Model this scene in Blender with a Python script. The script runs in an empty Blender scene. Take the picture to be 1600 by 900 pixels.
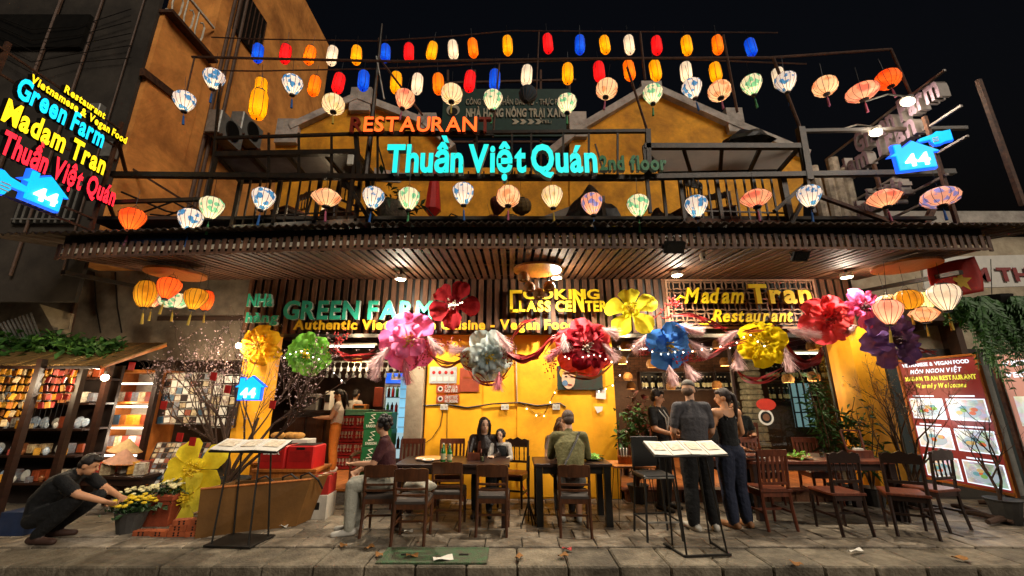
import bpy, bmesh, math, random
from mathutils import Vector as V, Matrix, noise
R = math.radians
rnd = random.Random(11)
scene = bpy.context.scene
C = scene.collection
# ------------------------------------------------------------------ camera, sky, sun, exposure
PITCH = R(15.0); FPX = 632.0; EYE = V((0, 0, 1.6))
cd = bpy.data.cameras.new('camera'); cam = bpy.data.objects.new('camera', cd); C.objects.link(cam)
cd.sensor_width = 36.0; cd.lens = FPX / 1600 * 36.0; cd.clip_start = .05; cd.clip_end = 500
cam.location = EYE; cam.rotation_euler = (math.pi / 2 + PITCH, 0, 0)
scene.camera = cam
world = bpy.data.worlds.new('World'); scene.world = world; world.use_nodes = True
wn = world.node_tree.nodes; wl = world.node_tree.links
sky = wn.new('ShaderNodeTexSky'); sky.sky_type = 'NISHITA'; sky.sun_disc = False
sky.sun_elevation = R(-4.0); sky.sun_rotation = R(205); sky.air_density = 1.0; sky.dust_density = 2.0
bg = wn['Background']; bg.inputs['Strength'].default_value = 0.10
wl.new(sky.outputs[0], bg.inputs['Color'])
sl = bpy.data.lights.new('sun', 'SUN'); sl.energy = .92; sl.angle = R(25); sl.color = (1, .88, .74)
sun = bpy.data.objects.new('sun', sl); C.objects.link(sun); sun.location = (4, -10, 9)
sun.rotation_euler = V((-.50, .66, -.48)).to_track_quat('-Z', 'Y').to_euler()
scene.view_settings.view_transform = 'Standard'; scene.view_settings.look = 'None'
scene.view_settings.exposure = 1.1; scene.view_settings.gamma = 1.0
scene.render.engine = 'CYCLES'
scene.cycles.use_denoising = True; scene.cycles.max_bounces = 6; scene.cycles.diffuse_bounces = 3
scene.cycles.glossy_bounces = 3; scene.cycles.transparent_max_bounces = 8; scene.cycles.sample_clamp_indirect = 4
scene.cycles.caustics_reflective = False; scene.cycles.caustics_refractive = False

# ------------------------------------------------------------------ geometry of the view (pixel of the 1600x900 photo -> world)
def ray(px, py):
    c, s = math.cos(PITCH), math.sin(PITCH)
    return V((px - 800, c * FPX - s * (450 - py), s * FPX + c * (450 - py)))
def P(px, py, Y):
    d = ray(px, py); return EYE + d * (Y / d.y)
def G(px, py, z=0.0):
    d = ray(px, py); return EYE + d * ((z - EYE.z) / d.z)
def PX(px, py, X):
    d = ray(px, py); return EYE + d * (X / d.x)

# ------------------------------------------------------------------ materials
def col(h):
    if not isinstance(h, str): return h
    h = h.lstrip('#'); r = []
    for i in (0, 2, 4):
        c = int(h[i:i + 2], 16) / 255; r.append(c / 12.92 if c <= .04045 else ((c + .055) / 1.055) ** 2.4)
    return tuple(r)
_M = {}
EF = .5   # lit faces are exposed with the rest of the picture
def M(name, c, rough=.6, metal=0.0, var=.18, scale=9.0, bump=.15, rv=0.0, c2=None, stretch=None, spec=.4, cov=.5):
    """procedural surface: two tones mixed by fractal noise, fine bump, optional tone shift for each object"""
    if name in _M: return _M[name]
    m = bpy.data.materials.new(name); m.use_nodes = True; n = m.node_tree.nodes; l = m.node_tree.links
    b = n['Principled BSDF']; b.inputs['Roughness'].default_value = rough; b.inputs['Metallic'].default_value = metal
    b.inputs['Specular IOR Level'].default_value = spec
    a = col(c); a2 = col(c2) if c2 else tuple(x * (1 - var * 1.6) for x in a)
    tc = n.new('ShaderNodeTexCoord'); mp = n.new('ShaderNodeMapping'); l.new(tc.outputs['Object'], mp.inputs[0])
    if stretch: mp.inputs['Scale'].default_value = stretch
    if rv:
        oi = n.new('ShaderNodeObjectInfo'); ad = n.new('ShaderNodeVectorMath'); ad.operation = 'MULTIPLY_ADD'
        cb = n.new('ShaderNodeCombineXYZ')
        for k in range(3): l.new(oi.outputs['Random'], cb.inputs[k])
        ad.inputs[1].default_value = (17, 9, 5); l.new(cb.outputs[0], ad.inputs[0]); l.new(mp.outputs[0], ad.inputs[2]); vec = ad.outputs[0]
    else: vec = mp.outputs[0]
    nz = n.new('ShaderNodeTexNoise'); nz.inputs['Scale'].default_value = scale; nz.inputs['Detail'].default_value = 7; nz.inputs['Roughness'].default_value = .65
    l.new(vec, nz.inputs['Vector'])
    cr = n.new('ShaderNodeValToRGB'); cr.color_ramp.elements[0].position = cov - .2; cr.color_ramp.elements[1].position = cov + .2
    cr.color_ramp.elements[0].color = (*a2, 1); cr.color_ramp.elements[1].color = (*tuple(min(1, x * (1 + var * .5)) for x in a), 1)
    l.new(nz.outputs[0], cr.inputs[0]); out = cr.outputs[0]
    if rv:
        hs = n.new('ShaderNodeHueSaturation'); mr = n.new('ShaderNodeMapRange'); mr.inputs[3].default_value = 1 - rv; mr.inputs[4].default_value = 1 + rv
        l.new(oi.outputs['Random'], mr.inputs[0]); l.new(mr.outputs[0], hs.inputs['Value']); l.new(out, hs.inputs['Color']); out = hs.outputs[0]
    l.new(out, b.inputs['Base Color'])
    if bump:
        bp = n.new('ShaderNodeBump'); bp.inputs['Strength'].default_value = bump; bp.inputs['Distance'].default_value = .02
        n2 = n.new('ShaderNodeTexNoise'); n2.inputs['Scale'].default_value = scale * 6; n2.inputs['Detail'].default_value = 4; l.new(vec, n2.inputs['Vector'])
        l.new(n2.outputs[0], bp.inputs['Height']); l.new(bp.outputs[0], b.inputs['Normal'])
    _M[name] = m; return m
def E(name, c, s, sample=True, base=None):
    """a surface that gives off light"""
    if name in _M: return _M[name]
    m = bpy.data.materials.new(name); m.use_nodes = True; b = m.node_tree.nodes['Principled BSDF']
    b.inputs['Base Color'].default_value = (*(col(base) if base else tuple(x * .5 for x in col(c))), 1)
    b.inputs['Emission Color'].default_value = (*col(c), 1); b.inputs['Emission Strength'].default_value = s * EF
    b.inputs['Roughness'].default_value = .5
    if not sample: m.cycles.emission_sampling = 'NONE'
    _M[name] = m; return m
def SILK(name, c1, c2, s, cells=11.0, amount=.5):
    """lit lantern silk: ground colour with a printed flower pattern"""
    m = bpy.data.materials.new(name); m.use_nodes = True; n = m.node_tree.nodes; l = m.node_tree.links; b = n['Principled BSDF']
    tc = n.new('ShaderNodeTexCoord'); oi = n.new('ShaderNodeObjectInfo'); vm = n.new('ShaderNodeVectorMath'); vm.operation = 'ADD'
    l.new(tc.outputs['Object'], vm.inputs[0]); l.new(oi.outputs['Random'], vm.inputs[1])
    vo = n.new('ShaderNodeTexVoronoi'); vo.inputs['Scale'].default_value = cells; l.new(vm.outputs[0], vo.inputs['Vector'])
    nz = n.new('ShaderNodeTexNoise'); nz.inputs['Scale'].default_value = cells * 1.6; l.new(vm.outputs[0], nz.inputs['Vector'])
    ma = n.new('ShaderNodeMath'); ma.operation = 'ADD'; l.new(vo.outputs['Distance'], ma.inputs[0]); l.new(nz.outputs[0], ma.inputs[1])
    cr = n.new('ShaderNodeValToRGB'); cr.color_ramp.elements[0].position = .60 + amount * .4; cr.color_ramp.elements[1].position = .82 + amount * .4
    cr.color_ramp.elements[0].color = (*col(c1), 1); cr.color_ramp.elements[1].color = (*col(c2), 1)
    l.new(ma.outputs[0], cr.inputs[0]); l.new(cr.outputs[0], b.inputs['Emission Color']); l.new(cr.outputs[0], b.inputs['Base Color'])
    b.inputs['Emission Strength'].default_value = s * EF * .62; b.inputs['Roughness'].default_value = .7
    return sheer(m, .5, cr.outputs[0])
def sheer(m, fac, c):
    """thin cloth, paper or plastic sheet that lets light through"""
    n = m.node_tree.nodes; l = m.node_tree.links; t = n.new('ShaderNodeBsdfTranslucent'); x = n.new('ShaderNodeMixShader'); x.inputs[0].default_value = fac
    if isinstance(c, tuple): t.inputs[0].default_value = (*c, 1)
    else: l.new(c, t.inputs[0])
    l.new(n['Principled BSDF'].outputs[0], x.inputs[1]); l.new(t.outputs[0], x.inputs[2]); l.new(x.outputs[0], n['Material Output'].inputs[0]); return m
def stain(m, scale=1.3, lo=.5, a=.36, b=.56):
    """dirt patches of the place itself, running across neighbouring stones"""
    n = m.node_tree.nodes; l = m.node_tree.links; bs = n['Principled BSDF']; src = bs.inputs['Base Color'].links[0].from_socket
    g = n.new('ShaderNodeNewGeometry'); z = n.new('ShaderNodeTexNoise'); z.inputs['Scale'].default_value = scale; z.inputs['Detail'].default_value = 9; z.inputs['Roughness'].default_value = .7; z.inputs['Distortion'].default_value = .6
    cr = n.new('ShaderNodeValToRGB'); cr.color_ramp.elements[0].position = a; cr.color_ramp.elements[1].position = b; cr.color_ramp.elements[0].color = (lo, lo * .95, lo * .88, 1); cr.color_ramp.elements[1].color = (1.1, 1.08, 1.04, 1)
    mx = n.new('ShaderNodeMix'); mx.data_type = 'RGBA'; mx.blend_type = 'MULTIPLY'; mx.inputs[0].default_value = 1
    l.new(g.outputs['Position'], z.inputs['Vector']); l.new(z.outputs[0], cr.inputs[0]); l.new(src, mx.inputs[6]); l.new(cr.outputs[0], mx.inputs[7]); l.new(mx.outputs[2], bs.inputs['Base Color']); return m
def GLASS(name, c, a=.12, rough=.05):
    m = bpy.data.materials.new(name); m.use_nodes = True; n = m.node_tree.nodes; l = m.node_tree.links
    for x in list(n):
        if x.type != 'OUTPUT_MATERIAL': n.remove(x)
    o = [x for x in n if x.type == 'OUTPUT_MATERIAL'][0]
    t = n.new('ShaderNodeBsdfTransparent'); t.inputs[0].default_value = (*col(c), 1)
    g = n.new('ShaderNodeBsdfGlossy'); g.inputs['Roughness'].default_value = rough
    f = n.new('ShaderNodeFresnel'); f.inputs[0].default_value = 1.45
    mx = n.new('ShaderNodeMixShader'); l.new(f.outputs[0], mx.inputs[0]); l.new(t.outputs[0], mx.inputs[1]); l.new(g.outputs[0], mx.inputs[2]); l.new(mx.outputs[0], o.inputs[0])
    return m

# ------------------------------------------------------------------ mesh collecting
def perp(d):
    d = d.normalized(); a = V((0, 0, 1)) if abs(d.z) < .9 else V((1, 0, 0))
    u = d.cross(a).normalized(); return u, d.cross(u).normalized()
class MB:
    def __init__(s): s.v = []; s.f = []; s.i = []; s.mi = 0
    def add(s, vs, fs, mi=None):
        o = len(s.v); s.v += [tuple(x) for x in vs]
        for f in fs: s.f.append(tuple(k + o for k in f)); s.i.append(s.mi if mi is None else mi)
        return s
    def box(s, c, d, rot=None, tw=1.0):
        c = V(c); x, y, z = d[0] / 2, d[1] / 2, d[2] / 2; vs = []
        for sz in (-1, 1):
            k = tw if sz > 0 else 1
            for sx, sy in ((-1, -1), (1, -1), (1, 1), (-1, 1)):
                p = V((sx * x * k, sy * y * k, sz * z)); vs.append((rot @ p if rot else p) + c)
        return s.add(vs, [(3, 2, 1, 0), (4, 5, 6, 7), (0, 1, 5, 4), (1, 2, 6, 5), (2, 3, 7, 6), (3, 0, 4, 7)])
    def cbox(s, c, d, b=.006, rot=None):
        """box with chamfered vertical and top edges"""
        c = V(c); x, y, z = d[0] / 2, d[1] / 2, d[2] / 2; vs = []
        for zz, k in ((-z, 0), (z - b, 0), (z, b)):
            for sx, sy, ex, ey in ((-1, -1, 1, 0), (-1, -1, 0, 1), (-1, 1, 0, -1), (-1, 1, 1, 0), (1, 1, -1, 0), (1, 1, 0, -1), (1, -1, 0, 1), (1, -1, -1, 0)):
                p = V((sx * (x - k) + ex * b, sy * (y - k) + ey * b, zz)); vs.append((rot @ p if rot else p) + c)
        fs = [tuple(range(8)), tuple(range(23, 15, -1))]
        for r in range(2):
            for k in range(8): fs.append((r * 8 + (k + 1) % 8, r * 8 + k, r * 8 + 8 + k, r * 8 + 8 + (k + 1) % 8))
        return s.add(vs, fs)
    def bar(s, a, b, w, h=None, up=None):
        a, b = V(a), V(b); h = h or w; d = (b - a)
        if d.length < 1e-6: return s
        if up is None: u, t = perp(d)
        else: u = d.cross(V(up)).normalized(); t = u.cross(d).normalized()
        vs = [p + u * (sx * w / 2) + t * (sy * h / 2) for p in (a, b) for sx, sy in ((-1, -1), (1, -1), (1, 1), (-1, 1))]
        return s.add(vs, [(0, 1, 2, 3), (7, 6, 5, 4), (4, 5, 1, 0), (5, 6, 2, 1), (6, 7, 3, 2), (7, 4, 0, 3)])
    def tube(s, pts, r, n=6, cap=True):
        pts = [V(p) for p in pts]; r = r if isinstance(r, (list, tuple)) else [r] * len(pts)
        o = []; u = None
        for k, p in enumerate(pts):
            d = (pts[min(k + 1, len(pts) - 1)] - pts[max(k - 1, 0)])
            if d.length < 1e-9: d = V((0, 0, 1))
            if u is None: u, t = perp(d)
            else:
                dn = d.normalized(); u = u - dn * u.dot(dn); u = u.normalized() if u.length > 1e-6 else perp(d)[0]; t = dn.cross(u)
            o += [p + (u * math.cos(2 * math.pi * j / n) + t * math.sin(2 * math.pi * j / n)) * r[k] for j in range(n)]
        fs = [(k * n + j, k * n + (j + 1) % n, k * n + n + (j + 1) % n, k * n + n + j) for k in range(len(pts) - 1) for j in range(n)]
        if cap: fs += [tuple(range(n - 1, -1, -1)), tuple(range((len(pts) - 1) * n, len(pts) * n))]
        return s.add(o, fs)
    def lathe(s, prof, n=12, c=(0, 0, 0), rot=None, sx=1, sy=1):
        c = V(c); o = []
        for r, z in prof:
            for j in range(n):
                a = 2 * math.pi * (j + .5) / n; p = V((r * math.cos(a) * sx, r * math.sin(a) * sy, z)); o.append((rot @ p if rot else p) + c)
        fs = [(k * n + j, k * n + (j + 1) % n, k * n + n + (j + 1) % n, k * n + n + j) for k in range(len(prof) - 1) for j in range(n)]
        if prof[0][0] > 1e-4: fs.append(tuple(range(n - 1, -1, -1)))
        if prof[-1][0] > 1e-4: fs.append(tuple(range((len(prof) - 1) * n, len(prof) * n)))
        return s.add(o, fs)
    def ell(s, c, rx, ry=None, rz=None, n=10, m=6, rot=None):
        ry = ry or rx; rz = rz or rx
        pr = [(max(1e-5, math.sin(math.pi * k / m)), -math.cos(math.pi * k / m)) for k in range(m + 1)]
        S = Matrix.Diagonal((rx, ry, rz)); return s.lathe(pr, n, c, (rot @ S) if rot else S)
    def prism(s, pts, ext):
        pts = [V(p) for p in pts]; e = V(ext); n = len(pts)
        return s.add(pts + [p + e for p in pts], [tuple(range(n)), tuple(range(2 * n - 1, n - 1, -1))] + [((k + 1) % n, k, k + n, (k + 1) % n + n) for k in range(n)])
    def quad(s, *p): return s.add(p, [tuple(range(len(p)))])
    def grid(s, fn, nu, nv):
        vs = [fn(i / nu, j / nv) for j in range(nv + 1) for i in range(nu + 1)]
        return s.add(vs, [(j * (nu + 1) + i, j * (nu + 1) + i + 1, (j + 1) * (nu + 1) + i + 1, (j + 1) * (nu + 1) + i) for j in range(nv) for i in range(nu)])
    def mesh(s, name, mats, smooth=False):
        me = bpy.data.meshes.new(name); me.from_pydata(s.v, [], s.f)
        for m in (mats if isinstance(mats, (list, tuple)) else [mats]): me.materials.append(m)
        if any(s.i): me.polygons.foreach_set('material_index', s.i)
        if smooth: me.polygons.foreach_set('use_smooth', [True] * len(me.polygons))
        bm = bmesh.new(); bm.from_mesh(me); bmesh.ops.recalc_face_normals(bm, faces=bm.faces[:]); bm.to_mesh(me); bm.free()
        return me
    def build(s, name, mats, parent=None, smooth=False, loc=None, rot=None):
        return put(s.mesh(name, mats, smooth), name, parent, loc, rot)
WORLDT = set()
def put(me, name, parent=None, loc=None, rot=None):
    o = bpy.data.objects.new(name, me); C.objects.link(o)
    l = V(loc) if loc is not None else V((0, 0, 0))
    if parent is not None:
        o.parent = parent
        if parent.name in WORLDT: l = l - parent.location
    o.location = l
    if rot is not None: o.rotation_euler = rot
    return o
def thing(name, label, cat, loc=(0, 0, 0), rz=0, group=None, world=False):
    """an Empty at the thing's base; world=True: its parts are given in world coordinates"""
    o = bpy.data.objects.new(name, None); C.objects.link(o); o.location = loc; o.rotation_euler = (0, 0, rz); o.empty_display_size = .1
    o['label'] = label; o['category'] = cat
    if group: o['group'] = group
    if world: WORLDT.add(o.name)
    return o
def tag(o, label, cat, group=None, kind=None):
    if label: o['label'] = label
    if cat: o['category'] = cat
    if group: o['group'] = group
    if kind: o['kind'] = kind
    return o
def struct(o): o['kind'] = 'structure'; return o
def dup(root, loc, rz=None, label=None, rot=None, scale=None):
    def cp(o, p):
        c = o.copy(); C.objects.link(c)
        if p: c.parent = p
        for ch in o.children: cp(ch, c)
        return c
    r = cp(root, None); r.location = loc
    if rz is not None: r.rotation_euler = (0, 0, rz)
    if rot is not None: r.rotation_euler = rot
    if scale is not None: r.scale = scale if isinstance(scale, (tuple, list)) else (scale,) * 3
    if label: r['label'] = label
    return r
ORD = ['first', 'second', 'third', 'fourth', 'fifth', 'sixth', 'seventh', 'eighth', 'ninth', 'tenth', 'eleventh', 'twelfth', 'thirteenth', 'fourteenth', 'fifteenth', 'sixteenth', 'seventeenth', 'eighteenth', 'nineteenth', 'twentieth']
def lamp(name, loc, w, c=(1, .8, .55), r=.04, label=None, kind='POINT', spot=None, aim=None, parent=None):
    d = bpy.data.lights.new(name, kind); d.energy = w; d.color = c; d.shadow_soft_size = r
    if kind == 'SPOT': d.spot_size = R(spot); d.spot_blend = .6
    o = bpy.data.objects.new(name, d); C.objects.link(o); o.location = loc
    if aim is not None: o.rotation_euler = (V(aim) - V(loc)).to_track_quat('-Z', 'Y').to_euler()
    if parent: o.parent = parent; o.location = V(loc) - (parent.location if parent.name in WORLDT else V((0, 0, 0)))
    return o

# ------------------------------------------------------------------ lettering: every glyph is made once from the built-in font
STY = {'n': (0, 0), 'b': (.018, 0), 'h': (.034, 0), 'i': (.014, .28), 's': (.026, .34), 'x': (.05, 0)}
_G = {}
def prep(pairs):
    todo = sorted({(ch, st) for t, st in pairs for ch in t if ch not in ' \n'}); obs = []
    for ch, st in todo:
        cu = bpy.data.curves.new('g', 'FONT'); cu.body = ch; cu.size = 1; cu.offset, cu.shear = STY[st]; cu.resolution_u = 3; cu.extrude = .5
        o = bpy.data.objects.new('g', cu); C.objects.link(o); obs.append(o)
    bpy.context.view_layer.update(); dg = bpy.context.evaluated_depsgraph_get()
    for (ch, st), o in zip(todo, obs):
        me = bpy.data.meshes.new_from_object(o.evaluated_get(dg)); vs = [v.co.copy() for v in me.vertices]; fs = [tuple(p.vertices) for p in me.polygons]; nz = [p.normal.z for p in me.polygons]
        xs = [v.x for v in vs] or [0, .3]; _G[(ch, st)] = (vs, fs, nz, min(xs), max(xs))
        bpy.data.meshes.remove(me)
    for o in obs:
        cu = o.data; bpy.data.objects.remove(o); bpy.data.curves.remove(cu)
def letters(text, st, A, right, up, W, H, depth, mats, parent, name='letter', joined=False, gap=.07, dim=(), dimmats=None, sp=.30):
    """glyphs from baseline point A, W wide in all, capitals H high; one part for each letter, or one joined print"""
    A = V(A); right = V(right).normalized(); up = V(up).normalized(); nrm = right.cross(up); x = 0; items = []
    for k, ch in enumerate(text):
        if ch == ' ': x += sp; continue
        g = _G[(ch, st)]; items.append((k, ch, g, x - g[3])); x += g[4] - g[3] + gap
    sx = W / max(x - gap, .01); sy = H / .72; J = MB()
    for k, ch, g, off in items:
        m = J if joined else MB(); o0 = len(m.v)
        m.v += [tuple(A + right * ((v.x + off) * sx) + up * (v.y * sy) + nrm * (v.z * depth + depth * .5)) for v in g[0]]
        for f, z in zip(g[1], g[2]): m.f.append(tuple(i + o0 for i in f)); m.i.append(0 if z > .5 else 1)
        if not joined: m.build(name, dimmats if k in dim and dimmats else mats, parent)
    if joined: return J.build(name, mats, parent)
# ================================================================== shared surfaces
m_asph = M('asphalt', '#6b6459', .85, var=.3, scale=3, bump=.5, c2='#4d473f')
m_pave = M('paving_stone', '#867c6d', .48, var=.38, scale=5, bump=.7, rv=.34, c2='#4c453b', cov=.48)
stain(m_pave)
m_joint = M('joint_dirt', '#3a342b', .9, bump=.4)
m_kerb = M('kerb_stone', '#736b5c', .75, var=.35, scale=6, bump=.8, rv=.22, c2='#4e4638', cov=.5)
stain(m_kerb, 1.6, .45); stain(m_asph, .9, .5)
m_yel = M('yellow_plaster', '#eeaa1a', .62, var=.12, scale=1.6, bump=.18, c2='#d08c12', cov=.40)
m_yeld = M('weathered_yellow_plaster', '#e0a020', .8, var=.2, scale=2.2, bump=.3, c2='#a87018')
m_cream = M('cream_plaster', '#b7a88c', .75, var=.2, scale=3, bump=.3, c2='#8d7c63')
stain(m_yel, 1.1, .86, .3, .5)
m_white = M('white_plaster', '#b5aca0', .8, var=.25, scale=4, bump=.35, c2='#7d756c')
m_wood = M('slat_wood', '#6d4a34', .62, var=.3, scale=7, bump=.3, rv=.35, c2='#46301f', stretch=(3, 3, .5))
m_woodd = M('ceiling_slat_wood', '#64432f', .6, var=.3, scale=7, bump=.3, rv=.3, c2='#412a1b', stretch=(3, .4, 3))
stain(m_woodd, .9, .6); stain(m_wood, 1.2, .65)
m_black = M('black_paint', '#17140f', .45, var=.3, bump=.1)
m_steel = M('dark_green_steel', '#121614', .42, metal=.3, var=.4, scale=14, bump=.2, c2='#3a2a1c')
m_rust = M('rusty_steel', '#5b3a26', .7, metal=.2, var=.4, scale=16, bump=.3, c2='#2a1c14')
m_grey = M('grey_metal', '#8b8880', .45, metal=.4, var=.25, scale=10)
m_roof = M('corrugated_steel', '#3b342b', .55, metal=.4, var=.4, scale=6, bump=.3, c2='#55463a')
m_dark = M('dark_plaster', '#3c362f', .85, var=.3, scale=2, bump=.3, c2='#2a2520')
m_tile = M('terracotta_tile', '#b06a34', .45, var=.2, scale=6, bump=.12, rv=.12)
m_stone = M('rubble_stone', '#7d7363', .85, var=.35, scale=9, bump=.8, c2='#4a4238')
m_brick = M('brown_brick', '#7b5238', .8, var=.3, scale=9, bump=.4, rv=.3)
m_dwood = M('dark_stained_wood', '#2c1810', .38, var=.3, scale=6, bump=.12, c2='#1a0e08', stretch=(1, 1, 6))
m_mwood = M('brown_varnished_wood', '#54301a', .32, var=.25, scale=6, bump=.1, c2='#361d0f', stretch=(5, 1, 1))
m_rwood = M('red_brown_wood', '#6a3520', .35, var=.25, scale=6, bump=.1, c2='#452013', stretch=(5, 1, 1))
m_owood = M('honey_wood', '#b06a2e', .35, var=.22, scale=5, bump=.1, c2='#84481c', stretch=(6, 1, 1))
m_paper = M('white_paper', '#d9d4c8', .7, var=.08, bump=.05)
m_orange = M('orange_stucco', '#e0964a', .85, var=.25, scale=1.4, bump=.35, c2='#a86630', cov=.44)
stain(m_orange, .7, .6); stain(m_dark, .6, .55); stain(m_yeld, .9, .62)
m_pipe = M('brown_pipe', '#5a4334', .5, var=.3)
m_wire = M('black_wire', '#191512', .5)
e_bulb = E('bulb_glow', '#ffe6bd', 30.0)
e_bulbs = E('fairy_bulb_glow', '#fff0cf', 14.0, sample=False)
e_tube = E('white_tube_glow', '#fff4e0', 6.0)
glass = GLASS('window_glass', '#e8efec')

prep([('RESTAURANT', 'b'), ('Thuần Việt Quán', 'h'), ('2nd floor', 'h'), ('NHà hàng', 'h'), ('GREEN FARM', 'h'), ('Authentic Vietnamese Cuisine - Vegan Foods', 'h'),
      ('COOKING LASS CENTER', 'h'), ('C', 'b'), ('Madam Restaurant', 's'), ('Tran', 'h'), ('Green Farm Madam Tran Restaurant Vietnamese & Vegan Food', 'h'), ('44', 'h'),
      ('CÔNG TY CỔ PHẦN - THỰC PHẨM ĐẦU TƯ', 'n'), ('NHÀ HÀNG NÔNG TRẠI XANH', 'h'), ('TEL:', 'n'), ('Thuần Việt Quán', 'x'), ('M TH', 'h'),
      ('VIETNAMESE & VEGAN FOOD', 'b'), ('MÓN NGON VIỆT', 'i'), ('MADAM TRAN RESTAURANT', 'h'), ('Warmly Welcomes', 's'), ('SAIGON', 'h'), ('CẤM LỬA NO FIRE HÚT THUỐC SMOKING', 'b'), ('BEER', 'h')])

# ================================================================== ground
g = struct(MB().quad((-60, -40, -.115), (60, -40, -.115), (60, 90, -.115), (-60, 90, -.115)).build('road', m_asph))
pv = struct(MB().box((0, 47.4, -.062), (120, 84.7, .10)).build('pavement', m_joint))
kerbm = MB().cbox((0, 0, 0), (.487, .5, .16), .014).mesh('kerb_stone', m_kerb)
for k in range(-16, 17):
    put(kerbm, 'kerb_stone', pv, (k * .5 + .3, 4.77, -.084 + rnd.uniform(-.004, .004)), (rnd.uniform(-.006, .006), 0, rnd.uniform(-.006, .006)))
pm = [MB().cbox((0, 0, 0), (w, .295, .05), .007).mesh('paving_stone', m_pave) for w in (.405, .405)]
y = 5.19; row = 0
while y < 7.3:
    x = -8.0 + (row % 2) * .21
    while x < 8.3:
        put(pm[0], 'paving_stone', pv, (x, y, -.022 + rnd.uniform(-.006, .006)), (rnd.uniform(-.008, .008), rnd.uniform(-.008, .008), rnd.uniform(-.01, .01)))
        x += .416
    y += .306; row += 1
m_drain = M('green_drain_paint', '#2c5a33', .7, var=.5, scale=11, bump=.8, c2='#4a4535', cov=.56)
t = thing('drain_cover', 'worn green painted drain cover set into the kerb with a paper on it', 'drain cover', G(695, 873), world=True)
a, b = G(628, 862), G(762, 884); cx = (a.x + b.x) / 2
mb = MB().box((-.95 + .15, 4.775, .004), (1.02, .34, .012)); mb.build('lid', m_drain, t)
fr = MB()
for sx in (-1, 1): fr.box((-.80 + sx * .53, 4.775, .005), (.04, .42, .016))
for sy in (-1, 1): fr.box((-.80, 4.775 + sy * .19, .005), (1.02, .04, .016))
fr.build('rim', m_drain, t)
for k in range(2): MB().box((-.80 + (-.3 + k * .6), 4.775, .012), (.10, .03, .012)).build('lifting_handle', m_black, t)

# ================================================================== restaurant building: ground floor
FY = 7.2
rb = thing('restaurant_building', 'two storey yellow restaurant with slatted sign band and gabled upper walls', 'building', (0, FY, 0), world=True)
def wall(name, x0, x1, z0, z1, y0, y1, mat, parent=rb): return MB().box(((x0 + x1) / 2, (y0 + y1) / 2, (z0 + z1) / 2), (x1 - x0, y1 - y0, z1 - z0)).build(name, mat, parent)
XW0, XW1 = P(664, 640, FY).x, P(962, 640, FY).x
wall('wall', XW0, XW1, 0, 2.75, FY, FY + .25, m_yel)
wall('wall_panel', XW0 + .012, P(752, 640, FY).x, .0, 2.7, FY - .025, FY - .001, m_yel)
wall('door_leaf', P(808, 640, FY).x, P(925, 640, FY).x, .03, 2.62, FY - .018, FY - .001, m_yel)
wall('pillar', P(636, 640, FY).x, P(662, 640, FY).x, 0, 2.75, FY - .14, FY + .3, m_cream)
wall('pillar', -4.72, -4.28, 0, 2.75, FY - .02, FY + .35, m_yel)
wall('pillar', 5.72, 6.2, 0, 2.75, FY - .35, FY + .25, m_yel)
wall('sign_band_backing', -4.75, 6.15, 2.66, 3.66, FY - .14, FY + .3, m_black)
wall('rear_wall', -4.7, 6.15, 3.66, 4.2, FY + .3, FY + .5, m_dark)
sm = MB().cbox((0, 0, 0), (.088, .03, .985), .004).mesh('slat', m_wood)
x = -4.70; lat0, lat1 = P(1043, 470, 7.0).x, P(1276, 470, 7.0).x
while x < 6.1:
    if not lat0 - .02 < x < lat1 + .02:
        dz = rnd.uniform(-.012, .012)
        put(sm, 'slat', rb, (x + rnd.uniform(-.004, .004), FY - .158 + rnd.uniform(-.004, .004), 3.165 + dz), (0, rnd.uniform(-.004, .004), 0))
    x += .143
# interlocking-circle lattice panel behind the script sign
lp = thing('lattice_sign_panel', 'cut wooden lattice panel of interlocking circles behind the yellow script lettering', 'panel', (lat0, FY - .2, 2.7), world=True)
m_lat = M('lattice_wood', '#a07a5e', .6, var=.2, scale=8, bump=.2)
z0, z1 = 2.76, 3.62; cell = .19; L = MB()
nx, nz = int((lat1 - lat0) / cell) + 1, int((z1 - z0) / cell) + 1
def clipped(p): return lat0 <= p.x <= lat1 and z0 <= p.z <= z1
for i in range(-1, nx + 2):
    for j in range(-1, nz + 2):
        c = V((lat0 + i * cell, FY - .19, z0 + j * cell)); r = cell * .72
        pts = [c + V((math.cos(a) * r, 0, math.sin(a) * r)) for a in [2 * math.pi * k / 16 for k in range(17)]]
        for k in range(16):
            if clipped(pts[k]) and clipped(pts[k + 1]): L.bar(pts[k], pts[k + 1], .018, .02, up=(0, 1, 0))
o = L.build('lattice', m_lat, lp); o['kind'] = 'stuff'
for zz in (z0, z1): MB().box(((lat0 + lat1) / 2, FY - .192, zz), (lat1 - lat0 + .04, .03, .035)).build('frame_bar', m_lat, lp)
for xx in (lat0, lat1): MB().box((xx, FY - .194, (z0 + z1) / 2), (.035, .03, z1 - z0)).build('frame_bar', m_lat, lp)

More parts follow.
